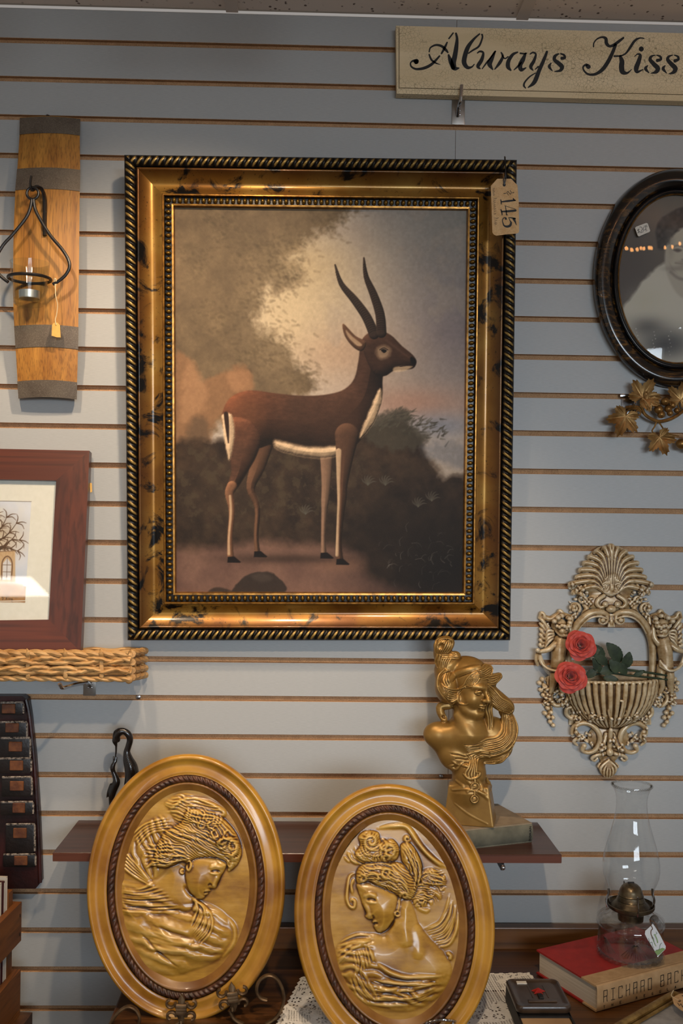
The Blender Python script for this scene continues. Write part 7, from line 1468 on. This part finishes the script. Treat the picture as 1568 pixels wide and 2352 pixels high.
# ------------------------------------------------------------------ red book and oil lamp
RBt = 0.046; zt = DZ+RBt
A0, B0, C0_ = PZ(1270, 2172, zt), PZ(1371, 2266, zt), PZ(1568, 2214, zt)
ux = C0_-B0; ux[2] = 0; ux /= np.linalg.norm(ux); uy = np.array([-ux[1], ux[0], 0]); RW_ = float(np.dot(A0-B0, uy)); off = float(np.dot(A0-B0, ux)); RL = 0.245
rb = lambda u, v_, w_: np.array([B0[0], B0[1], DZ]) + ux*(u) + uy*v_ + np.array([0, 0, w_])
M_['redcloth'] = mat('red_book_board', '8c1712', '9c1f18', rough=0.6, scale=60, bmp=0.15, bscale=900); M_['tancloth'] = mat('tan_spine_cloth', 'a8875f', 'b8976e', rough=0.75, scale=60, bmp=0.15, bscale=900); M_['whitepages'] = mat('cream_page_edges', 'b3a48f', 'c4b6a2', rough=0.9, scale=400, stretch=(0.03, 0.03, 1))
def rbox(u0, u1, v0, v1, w0, w1):
    c_ = [rb(u, v_, w_) for w_ in (w0, w1) for (u, v_) in ((u0, v0), (u1, v0), (u1, v1), (u0, v1))]; return c_, [(0, 3, 2, 1), (4, 5, 6, 7), (0, 1, 5, 4), (1, 2, 6, 5), (2, 3, 7, 6), (3, 0, 4, 7)]
bk = thing('red_book', 'thick red hardback with tan spine lying under the oil lamp', 'book', rb(RL/2, RW_/2, 0))
tb_ = RW_*0.25
part('upper_cover', rbox(0, RL, tb_, RW_, RBt-0.003, RBt), M_['redcloth'], bk, False); part('cover_hinge', rbox(0, RL, 0.004, tb_, RBt-0.0031, RBt-0.0001), M_['tancloth'], bk, False)
part('lower_cover', rbox(0, RL, tb_*0.9, RW_, 0.0015, 0.0045), M_['redcloth'], bk, False); part('lower_hinge', rbox(0, RL, 0.004, tb_*0.9, 0.0015, 0.0045), M_['tancloth'], bk, False)
part('page_block', rbox(0.004, RL-0.004, 0.004, RW_-0.004, 0.0047, RBt-0.0032), M_['whitepages'], bk, False)
sp = [(0.007, 0.0016), (0.002, 0.0022), (0.0003, 0.006), (0.0, 0.012), (0.0, RBt-0.012), (0.0003, RBt-0.006), (0.0015, RBt-0.0012), (0.004, RBt+0.0004), (0.0075, RBt-0.0008), (0.010, RBt+0.0002)]
v = [rb(u, a_, w_) for u in (0.0, RL) for a_, w_ in sp]; n_ = len(sp); part('spine', (v, [(i, i+1, n_+i+1, n_+i) for i in range(n_-1)]), M_['tancloth'], bk, True)
def tall(txt, x0, w, gap, h0, h1):
    D = {'R': [[(0, 0), (0, 1), (1, 1), (1, .5), (0, .45)], [(.9, .48), (1, 0)]], 'I': [[(.5, 0), (.5, 1)], [(0, 0), (1, 0)], [(0, 1), (1, 1)]], 'C': [[(1, .8), (1, 1), (0, 1), (0, 0), (1, 0), (1, .15)]], 'H': [[(0, 0), (0, 1)], [(1, 0), (1, 1)], [(0, .45), (1, .55)]], 'A': [[(0, 0), (0, 1), (1, 1), (1, 0)], [(0, .45), (1, .55)]], 'D': [[(0, 0), (0, 1), (1, 1), (1, 0), (0, 0)]], 'B': [[(0, 0), (0, 1), (.9, 1), (.9, .55), (0, .45)], [(.9, .5), (1, .45), (1, 0), (0, 0)]]}
    out = []; x = x0
    for ch_ in txt:
        if ch_ != ' ':
            for s_ in D[ch_]: out.append([(x+p[0]*w, h0+p[1]*(h1-h0)) for p in s_])
            x += w+gap
        else: x += (w+gap)*0.75
    return out
ulen = float(np.dot(C0_-B0, ux)); spn = lambda q: np.array([rb(a_, -0.0001, b_) for a_, b_ in q])
cw = ulen/15.2
part('spine_title', strokes(poly_strokes(tall('RICHARD BACH', cw*1.1, cw*0.60, cw*0.69, RBt*0.36, RBt*0.78), 0.0011), spn, -uy, 0.0003), M_['ink'], bk, False)
sub = []
for i, ch_ in enumerate('THE REGULA'):
    if ch_ != ' ':
        for s_ in vfont(ch_, 0.0045, 0.0030, 0): sub.append([(cw*1.1+i*cw*1.40+p[0], RBt*0.13+p[1]) for p in s_])
part('spine_subtitle', strokes(poly_strokes(sub, 0.0007), spn, -uy, 0.0003), M_['ink'], bk, False)
# lamp
lbase = PZ(1240+822/3.973, 1760+1728/3.973, zt); lY = float(lbase[1]); lS = S(lY); lx = float(lbase[0])
Zp = lambda y: float(P(1445, 1760+y/3.973, lY)[2]); Rp = lambda r: r/3.973/lS
LC = (lx, lY, 0)
lamp = thing('oil_lamp', 'clear pressed-glass oil lamp with tall chimney on the red book', 'oil lamp', (lx, lY, zt))
m, nt, b = nmat('pressed_glass'); b.inputs['Transmission Weight'].default_value = 1.0; b.inputs['Roughness'].default_value = 0.03; b.inputs['IOR'].default_value = 1.45; b.inputs['Base Color'].default_value = (0.93, 0.96, 0.95, 1); M_['pressed'] = m
M_['lampglass'] = thin_glass('chimney_glass', (0.965, 0.972, 0.972), 1.5, 0.02); M_['fontglass'] = thin_glass('pressed_font_glass', (0.982, 0.985, 0.985), 1.75, 0.06)
chz = [(1285, 192), (1230, 195), (1160, 198), (1120, 203), (1080, 215), (1040, 232), (990, 248), (940, 255), (880, 254), (800, 242), (700, 216), (600, 186), (500, 158), (420, 143), (350, 137), (290, 138), (250, 146), (215, 160), (190, 172), (175, 180), (165, 178), (175, 168), (195, 158), (220, 148)]
part('chimney', lathe([(Rp(r), Zp(y)) for y, r in chz], 48, LC), M_['lampglass'], lamp)
# rim bead with crimps
rimp = [(lx+Rp(176+4*math.cos(a*44))*math.cos(a), lY+Rp(176+4*math.cos(a*44))*math.sin(a), Zp(172)+0.0012*math.sin(a*44)) for a in np.linspace(0, 2*PI, 220, endpoint=False)]; part('chimney_rim', tube(np.array(rimp), 0.0022, 6, closed=True), M_['lampglass'], lamp)
M_['brass'] = mat('tarnished_brass', '4a4034', '85765c', rough=0.32, metal=0.85, scale=40)
part('burner_dome', lathe([(Rp(r), Zp(y)) for y, r in ((1285, 190), (1262, 172), (1240, 140), (1222, 125), (1215, 128), (1206, 122), (1180, 112), (1172, 115), (1164, 108), (1130, 100), (1100, 84), (1080, 62), (1068, 30), (1064, 8))], 36, LC), M_['brass'], lamp)
part('gallery', lathe([(Rp(r), Zp(y)) for y, r in ((1250, 206), (1252, 214), (1275, 212), (1290, 200), (1300, 150), (1330, 118), (1400, 112))], 40, LC), M_['brass'], lamp)
part('wick', bbox_bevel(lx-0.006, lx+0.006, lY-0.0015, lY+0.0015, Zp(1075), Zp(1055), 0.0005, 1), M_['ink'], lamp)
for a in (-PI/2-0.02, PI*0.02, PI*0.98, PI/2):
    d_ = np.array([math.cos(a), math.sin(a), 0]); Q = lambda r, y: np.array([lx, lY, 0])+d_*Rp(r)+np.array([0, 0, Zp(y)])
    part('prong', tube(smooth_path(np.array([Q(205, 1290), Q(218, 1262), Q(222, 1220), Q(206, 1170), Q(203, 1120)]), 4), 0.0022, 6, flat=(1, 0.6)), M_['chrome'], lamp)
part('thumb_wheel', xf(frame_M((lx+Rp(160), lY-Rp(170), Zp(1330)), (1, 0, 0), (0, 0, 1), (0, -1, 0.2)), lathe([(0, 0.003), (0.0025, 0.003), (0.003, 0.0015), (0.0072, 0.0018), (0.0082, 0.0), (0.0072, -0.0018), (0, -0.002)], 20)), M_['zinc'], lamp)
fz = [(1722, 0), (1722, 268), (1700, 284), (1680, 286), (1668, 276), (1655, 284), (1560, 287), (1470, 288), (1440, 292), (1420, 304), (1395, 300), (1378, 286), (1362, 262), (1350, 240), (1345, 216), (1335, 205), (1322, 188), (1318, 160), (1312, 140), (1290, 128)]
fz = [(1728+(y-1722)*0.98, r) for y, r in fz]; ob = lathe([(Rp(r), Zp(y)) for y, r in fz], 96, LC); vv = np.array(ob[0]); ang = np.arctan2(vv[:, 1]-lY, vv[:, 0]-lx); zz_ = vv[:, 2]
part('font', (vv, ob[1]), M_['fontglass'], lamp)
inner = [(1700, 0), (1700, 262), (1560, 268), (1460, 270), (1425, 280), (1395, 268), (1365, 238), (1340, 190), (1325, 150)]
part('font_inner', lathe([(Rp(r), Zp(y)) for y, r in inner], 64, LC), M_['fontglass'], lamp)
# moulded sunburst ribs and scalloped foot
for kf in range(6):
    a0 = -PI/2-0.15+kf*PI/3
    for j in range(-5, 6):
        t0, t1 = (0, 1); pts = []
        for q in np.linspace(0.12, 1, 7):
            da = j*0.085*q*1.0; yy2 = 1500+(1655-1500)*q*(1-0.028*abs(j)**1.25); a = a0+da; pts.append((lx+Rp(288)*math.cos(a), lY+Rp(288)*math.sin(a), Zp(yy2)))
        part('sunburst_rib', tube(np.array(pts), 0.0011, 5), M_['fontglass'], lamp)
for k in range(30): a = 2*PI*k/30; part('foot_scallop', sphere((lx+Rp(279)*math.cos(a), lY+Rp(279)*math.sin(a), Zp(1700)), (0.0055, 0.0055, 0.0045), 8, 5), M_['fontglass'], lamp)
for y_, r_ in ((1385, 292), (1368, 270), (1440, 290), (1350, 236)): part('font_ring', tube(np.array([(lx+Rp(r_)*math.cos(a), lY+Rp(r_)*math.sin(a), Zp(y_)) for a in np.linspace(0, 2*PI, 60, endpoint=False)]), 0.0016, 6, closed=True), M_['fontglass'], lamp)
# its price tag
tgY = lY-Rp(310); tp = lambda q: P(1410+np.asarray(q)[:, 0]/9.92, 2080+np.asarray(q)[:, 1]/9.92, tgY+(np.asarray(q)[:, 1]-400)/9.92/lS*-0.15)
lt2 = thing('lamp_tag', 'white price tag with green writing hanging from the oil lamp', 'price tag', P(1515, 2195, tgY)); M_['whitecard'] = mat('white_card', 'cfd4da', rough=0.7); M_['greenink'] = mat('green_ink', '7d9a63', rough=0.7); M_['darkgreen'] = mat('dark_green_ink', '3f5a44', rough=0.7); M_['brownstring'] = mat('brown_string', '5c3a12', rough=0.8)
part('card', prism(tp([(880, 410), (820, 480), (708, 580), (700, 650), (760, 770), (880, 960), (990, 1150), (1010, 1152), (1170, 990), (1175, 930), (1060, 700), (960, 530)]), (0, 0.0005, 0)), M_['whitecard'], lt2, False)
part('green_corner', prism(tp([(915, 1040), (1000, 1000), (1100, 960), (1165, 985), (1030, 1115), (985, 1135)])-[0, 0.0002, 0], (0, 0.0001, 0)), M_['greenink'], lt2, False)
part('handwriting', strokes([([(915, 665), (960, 760), (985, 850)], 14), ([(935, 665), (985, 780), (995, 840)], 12), ([(905, 670), (930, 650), (945, 680)], 10), ([(860, 690), (890, 790), (950, 920)], 16)], tp, (0, -1, 0), 0.0003), M_['greenink'], lt2, False)
part('handwriting', strokes([([(785, 745), (810, 850), (860, 830), (870, 900), (900, 965)], 10), ([(950, 600), (975, 625), (955, 650)], 10), ([(1075, 850), (1040, 910), (1020, 1000), (950, 1015)], 10), ([(850, 740), (890, 730), (920, 880)], 8)], tp, (0, -1, 0), 0.0003), M_['darkgreen'], lt2, False)
for pts in ([(800, 300), (830, 430), (870, 520), (840, 560), (835, 640), (880, 760)], [(830, 340), (920, 380), (1000, 560), (1100, 730), (1180, 860)]): part('string', tube(smooth_path(tp(np.array(pts, float))-[0, 0.001, 0], 5), 0.0007, 5), M_['brownstring'], lt2)

# ------------------------------------------------------------------ small book, dark tin, gilt frame
M_['blackcloth'] = mat('black_book_cloth', '0e0d0d', '1a1817', rough=0.6, scale=80); M_['tanpages'] = mat('tan_page_edges', '9c7c58', 'b08f68', rough=0.9, scale=400, stretch=(0.03, 0.03, 1))
tz0 = DZ+0.030
T4 = [PZ(1172, 2246, tz0+0.012), PZ(1285, 2253, tz0+0.012), PZ(1311, 2316, tz0+0.012), PZ(1172, 2312, tz0+0.012)]
cxm, cym = float(np.mean([q[0] for q in T4])), float(np.mean([q[1] for q in T4])); tw = float(np.linalg.norm(T4[1]-T4[0])+np.linalg.norm(T4[2]-T4[3]))/4; td = float(np.linalg.norm(T4[3]-T4[0])+np.linalg.norm(T4[2]-T4[1]))/4
sb = thing('small_book', 'small black-covered book with tan page edges under the dark tin', 'book', (cxm, cym-0.03, DZ+0.003))
sbx0, sbx1, sby0, sby1 = cxm-tw*0.95, cxm+tw*0.93, cym-0.085, cym+td
part('lower_cover', box(sbx0, sbx1, sby0, sby1, DZ+0.004, DZ+0.007), M_['blackcloth'], sb, False); part('upper_cover', box(sbx0, sbx1, sby0+0.03, sby1, tz0-0.003, tz0-0.0002), M_['blackcloth'], sb, False); part('page_block', box(sbx0+0.003, sbx1-0.003, sby0+0.003, sby1-0.003, DZ+0.007, tz0-0.0031), M_['tanpages'], sb, False); part('spine', box(sbx0-0.001, sbx0+0.002, sby0, sby1, DZ+0.004, tz0-0.0002), M_['blackcloth'], sb, False); part('cover_edge', box(sbx1-0.002, sbx1+0.001, sby0, sby1, DZ+0.004, tz0-0.0002), M_['blackcloth'], sb, False)
M_['darktin'] = mat('dark_lacquered_tin', '2b2014', '46362a', rough=0.3, scale=20, coat=0.3); M_['redenamel'] = mat('red_enamel', '8f1a14', 'b02a20', rough=0.3, scale=80)
def rrect(cx_, cy_, hx, hy, r, n_=6):
    out = []
    for qx, qy, a0 in ((1, 1, 0), (-1, 1, PI/2), (-1, -1, PI), (1, -1, 3*PI/2)):
        for i in range(n_+1): a = a0+PI/2*i/n_; out.append((cx_+qx*(hx-r)+r*math.cos(a), cy_+qy*(hy-r)+r*math.sin(a)))
    return np.array(out)
tin = thing('dark_tin', 'shallow dark brown tin with a red star clasp on the small book', 'tin', (cxm, cym, tz0))
lay = [(0.0, tz0), (0.0, tz0+0.0)]; prof = [(0.006, 0.0), (0.001, 0.002), (0.0, 0.005), (0.0, 0.011), (0.0015, 0.0135), (0.004, 0.0135), (0.006, 0.0115), (0.012, 0.0105)]
rings = [np.column_stack([rrect(cxm, cym, tw-i_, td-i_, 0.011), np.full(28, tz0+h_)]) for i_, h_ in prof]; v = np.vstack(rings); n_ = 28
f = [(i*n_+k, i*n_+(k+1) % n_, (i+1)*n_+(k+1) % n_, (i+1)*n_+k) for i in range(len(prof)-1) for k in range(n_)]+[tuple(range((len(prof)-1)*n_, len(prof)*n_)), tuple(range(n_-1, -1, -1))]
part('case', (v, f), M_['darktin'], tin, True, 40)
fl5 = []; 
for k in range(10): a = 2*PI*k/10+0.2; r_ = 0.013 if k % 2 == 0 else 0.006; fl5.append((cxm+0.002+r_*math.cos(a), cym+0.006+r_*0.8*math.sin(a), tz0+0.0112))
cen = (cxm+0.002, cym+0.006, tz0+0.018); part('red_clasp', (fl5+[cen], [(k, (k+1) % 10, 10) for k in range(10)]), M_['redenamel'], tin, False)
part('slot', bbox_bevel(cxm-0.002, cxm+0.006, cym-0.020, cym-0.003, tz0+0.0106, tz0+0.0135, 0.0006, 1), M_['ink'], tin, False); part('emboss', bbox_bevel(cxm-0.022, cxm+0.026, cym-0.030, cym-0.022, tz0+0.0104, tz0+0.0120, 0.0008, 1), M_['darktin'], tin, False)
for dx in (-0.012, 0.014): part('emboss', bbox_bevel(cxm+dx, cxm+dx+0.002, cym-0.014, cym+0.030, tz0+0.0104, tz0+0.0116, 0.0005, 1), M_['darktin'], tin, False)
part('sticker', bbox_bevel(cxm-tw*0.62, cxm-tw*0.24, cym+td*0.66, cym+td*0.84, tz0+0.0108, tz0+0.0128, 0.0004, 1), M_['whitepaper'], tin, False)
# gilt frame lying at the front right corner, with its tag
M_['giltframe'] = mat('worn_gilt_frame', '7a5a2a', 'a8864a', rough=0.35, metal=0.6, scale=60, bmp=0.2, bscale=200); M_['paleart'] = mat('pale_grey_print', '8f8c88', 'b5b2ae', rough=0.5, scale=26)
gz = DZ+0.030; K1, K2 = PZ(1405, 2366, gz), PZ(1546, 2284, gz); e1 = (K2-K1); gl_ = np.linalg.norm(e1); e1 /= gl_; e2 = np.array([e1[1], -e1[0], 0]); GL, GW = 0.26, 0.20
org = K2-e1*GL; gf = thing('gilt_frame', 'worn gilt picture frame lying flat at the front of the dresser', 'picture frame', org+e1*GL/2+e2*GW/2-[0, 0, 0.029])
def gbar(p0, p1): return tube(np.array([p0, p1]), 0.0062, 10)
cs_ = [org, K2, K2+e2*GW, org+e2*GW]
for i in range(4): part('frame_rail', gbar(cs_[i], cs_[(i+1) % 4]), M_['giltframe'], gf)
for i in range(4):
    q0_, q1_ = cs_[i], cs_[(i+1) % 4]; cc = (cs_[0]+cs_[2])/2; ins = lambda q, k: q+(cc-q)*k; part('inner_edge', tube(np.array([ins(q0_, 0.09), ins(q1_, 0.09)])-[0, 0, 0.004], 0.003, 8), M_['giltframe'], gf)
part('picture', prism(np.array([ins(q, 0.06) for q in cs_])-[0, 0, 0.008], (0, 0, -0.002)), M_['paleart'], gf, False)
part('back', prism(np.array([ins(q, 0.03) for q in cs_])-[0, 0, 0.010], (0, 0, -0.0185)), M_['oakside'], gf, False)
gt = thing('frame_tag', 'tan paper tag tied to the gilt frame corner', 'price tag', PZ(1570, 2300, gz+0.008)); gtp = lambda q: np.array([PZ(x, y, gz+0.009) for x, y in q])
part('card', prism(gtp([(1543, 2291), (1560, 2283), (1600, 2276), (1612, 2310), (1580, 2330), (1558, 2316), (1547, 2306)]), (0, 0, -0.0006)), M_['tagpaper'], gt, False); part('eyelet', prism(gtp([(1560+3.4*math.cos(a), 2299+2.4*math.sin(a)) for a in np.linspace(0, 2*PI, 10, endpoint=False)])+[0, 0, 0.0002], (0, 0, -0.0003)), M_['brownstring'], gt, False)
part('handwriting', strokes([([(1556, 2304), (1560, 2310), (1563, 2306), (1567, 2313)], 1.1), ([(1565, 2308), (1569, 2314), (1573, 2309)], 1.1), ([(1566, 2287), (1571, 2289)], 1.6)], gtp, (0, 0, 1), 0.0003), M_['ink'], gt, False)
part('string', tube(smooth_path(np.vstack([gtp([(1560, 2299), (1548, 2292), (1541, 2286)]), [K2+[0, 0, 0.007]]]), 4), 0.0008, 5), M_['string'], gt)

# ------------------------------------------------------------------ leather-patch panel at the left
M_['blackleather'] = mat('black_leather', '0c0a09', '1d1311', rough=0.42, scale=30, bmp=0.5, bscale=160); M_['oxleather'] = mat('oxblood_leather', '1a0908', '3a1512', rough=0.4, scale=24, bmp=0.4, bscale=120); M_['tanleather'] = mat('tan_leather_patch', '4a230d', '70401b', rough=0.6, scale=60, bmp=0.4, bscale=200)
m, nt, b = nmat('scuffed_leather_edge'); f = noise(nt, mapped(nt), 220, 4, 0.7); nt.links.new(ramp(nt, f, [(0.40, '1a1210'), (0.58, '9a8d80')]), b.inputs['Base Color']); b.inputs['Roughness'].default_value = 0.8; M_['scuff'] = m
lp = thing('leather_patch_panel', 'tall black leather panel with a column of tan leather squares', 'wall hanging', P(40, 2040, -0.02))
bz_ = lambda zx, zy: (zx/4.9, 1580+zy/4.9)
o_ = [(-420, 95), (250, 92), (300, 130), (330, 330), (380, 800), (420, 1400), (440, 1900), (450, 2200), (400, 2260), (-380, 2260)]
part('backing', prism(P(*np.array([bz_(*q) for q in o_]).T, -0.030), (0, 0.026, 0)), M_['oxleather'], lp, False)
pat = [(95, 235, 150, 110), (135, 450, 150, 105), (172, 662, 150, 112), (183, 875, 150, 112), (187, 1105, 155, 110), (210, 1350, 140, 118), (223, 1635, 150, 115), (232, 1945, 150, 108)]
fr_y = [(160, 300, 40), (380, 560, 0), (560, 790, 10), (790, 960, 15), (1000, 1220, 55), (1280, 1430, 40), (1530, 1850, 100), (1870, 2010, 70)]
for (cx_, cy_, w_, h_), (y0, y1, x0) in zip(pat, fr_y):
    x1 = cx_+w_/2+ (110 if w_ else 0)*1.0-15; blk = part('leather_block', bbox_bevel(*[float(q) for q in (P(*bz_(x0-30, y0), -0.036)[0], P(*bz_(x1, y0), -0.036)[0])], -0.041, -0.0295, float(P(*bz_(0, y1), -0.036)[2]), float(P(*bz_(0, y0), -0.036)[2]), 0.003, 2), M_['blackleather'], lp)
    part('scuffed_edge', tube(np.array([P(*bz_(x0-30, y0+6), -0.0415), P(*bz_(x1-8, y0+2), -0.0415), P(*bz_(x1-2, y0+20), -0.0405), P(*bz_(x1-2, y1-15), -0.0405)]), 0.0021, 5), M_['scuff'], blk)
    a_, c_ = P(*bz_(cx_-w_/2, cy_-h_/2), -0.043), P(*bz_(cx_+w_/2, cy_+h_/2), -0.043); part('leather_patch', bbox_bevel(a_[0], c_[0], -0.0440, -0.0405, c_[2], a_[2], 0.0012, 1), M_['tanleather'], blk)
part('side_welt', tube(smooth_path(np.array([P(*bz_(*q), -0.030) for q in ((290, 130), (330, 330), (380, 800), (420, 1400), (440, 1900), (450, 2190))]), 4), 0.004, 8), M_['oxleather'], lp)
# ------------------------------------------------------------------ record crate on a low table
cY = -0.09; M_['pine'] = wood('crate_pine', '5f3413', '8a5422', 'y', 14, 0.55, (0.3, 0.72)); M_['pinez'] = wood('crate_pine_post', '5f3413', '8a5422', 'z', 14, 0.55, (0.3, 0.72))
c1 = P(50, 2071, cY); bdir = np.array([-0.087, -1.0, 0]); bdir /= np.linalg.norm(bdir); bn = np.array([1.0, -0.087, 0]); bn /= np.linalg.norm(bn); CL, CWd = 0.40, 0.36
cr0 = np.array([c1[0], c1[1], 0]); ctz = float(c1[2]); cw_ = float(P(50, 2071, cY)[2]-P(50, 2160, cY)[2]); gap_ = float(P(50, 2160, cY)[2]-P(50, 2226, cY)[2]); tabz = ctz-2*cw_-gap_-0.012
cm = lambda u, v_, w_: cr0 + bdir*u - bn*v_ + np.array([0, 0, w_])        # u along the side towards the lens, v inward (left), w height
def cbox(u0, u1, v0, v1, w0, w1):
    c_ = [cm(u, v_, w_) for w_ in (w0, w1) for (u, v_) in ((u0, v0), (u1, v0), (u1, v1), (u0, v1))]; return c_, [(0, 3, 2, 1), (4, 5, 6, 7), (0, 1, 5, 4), (1, 2, 6, 5), (2, 3, 7, 6), (3, 0, 4, 7)]
crate = thing('record_crate', 'slatted pine crate holding records at the lower left', 'crate', cm(CL/2, CWd/2, tabz))
for v0 in (0.0, CWd-0.012):
    for w1_ in (ctz, ctz-cw_-gap_): part('side_board', cbox(0, CL, v0, v0+0.012, w1_-cw_, w1_), M_['pine'], crate, False)
for u0 in (0.0, CL-0.012):
    for w1_ in (ctz, ctz-cw_-gap_): part('end_board', cbox(u0, u0+0.012, 0.0125, CWd-0.0125, w1_-cw_, w1_), M_['pine'], crate, False)
for u0 in (0.0125, CL-0.0325):
    for v0 in (0.0125, CWd-0.0305): part('corner_post', cbox(u0, u0+0.020, v0, v0+0.018, tabz+0.010, ctz+0.027), M_['pinez'], crate, False)
part('floor_board', cbox(0.0, CL, 0.0, CWd, tabz, tabz+0.0098), M_['pine'], crate, False)
for w1_ in (ctz-0.02, ctz-0.055): part('nail_slot', cbox(0.006, 0.009, -0.0004, 0.001, w1_-0.006, w1_), M_['ink'], crate, False)
sleeve = [('7d746a', 'cream'), ('3b0f0c', 'dark red'), ('b8afa2', 'white'), ('a09684', 'buff'), ('1b2320', 'black-green'), ('8d8270', 'tan'), ('c2bcae', 'pale'), ('54504a', 'grey'), ('101012', 'black'), ('9a8f7c', 'putty')]
for i in range(10):
    hx, nm = sleeve[[2, 1, 6, 0, 5, 4, 3, 9, 8, 7][i]]; u0 = 0.036+i*0.0135; th = [0.006, 0.004, 0.010, 0.009, 0.006, 0.011, 0.008, 0.009, 0.010, 0.008][i]; h_ = [0.060, 0.056, 0.058, 0.05, 0.052, 0.03, 0.04, 0.036, 0.03, 0.04][i]
    r_ = thing('record_sleeve', f'{nm} record sleeve standing in the pine crate', 'record', cm(u0, CWd/2, tabz+0.012), 'records in the pine crate')
    part('cover', cbox(u0, u0+th, 0.0135, CWd-0.035, tabz+0.0102, ctz+h_), mat('sleeve_'+nm.replace(' ', '_').replace('-', '_'), hx, rough=0.6), r_, False); part('inner_sheet', cbox(u0+th*0.35, u0+th*0.65, 0.0130, 0.0136, tabz+0.012, ctz+h_-0.003), M_['whitepaper'], r_, False)
tbl = thing('low_table', 'low brown table under the record crate', 'table', cm(CL/2, CWd/2, 0)*[1, 1, 0])
part('table_top', cbox(-0.01, CL+0.02, -0.02, CWd+0.02, tabz-0.025, tabz-0.0004), M_['oakside'], tbl, False)
for (u, v_) in ((0.02, 0.0), (CL-0.03, 0.0), (0.02, CWd-0.03), (CL-0.03, CWd-0.03)): part('leg', cbox(u, u+0.03, v_, v_+0.03, 0, tabz-0.025), M_['oakside'], tbl, False)
# ------------------------------------------------------------------ string of warm bulbs across the shop (seen mirrored in the portrait glass)
def mirror_pt(px, py, Yfar):
    p = P(px, py, -0.0175); q0 = np.array([(px-OVC[0])/(ORX-57), (py-OVC[1])/(ORY-57)]); d = p-CAM; d /= np.linalg.norm(d)
    n = np.array([2*0.006*q0[0]/((ORX-57)/1157), -1.0, -2*0.006*q0[1]/((ORY-57)/1157)]); n /= np.linalg.norm(n); r = d-2*d.dot(n)*n; return p+r*((Yfar-p[1])/r[1])
M_['fairy'] = nmat('warm_fairy_bulb')[0]; bb = M_['fairy'].node_tree.nodes['Principled BSDF']; bb.inputs['Emission Color'].default_value = (1, 0.42, 0.12, 1); bb.inputs['Emission Strength'].default_value = 25
bp = [mirror_pt(x, y, -1.0) for x, y in ((1435, 574), (1444, 572), (1453, 575), (1463, 573), (1471, 570), (1478, 571), (1490, 569), (1495, 570), (1526, 569), (1543, 567), (1560, 560), (1580, 566), (1600, 570))]
sl8 = thing('string_lights', 'string of warm bulbs hung across the shop behind the viewer', 'string lights', bp[6]); part('wire', tube(smooth_path(np.array(sorted([list(q) for q in bp])), 3), 0.0015, 5), M_['ink'], sl8)
for q in bp: part('bulb', sphere(q, 0.009, 10, 7), M_['fairy'], sl8)
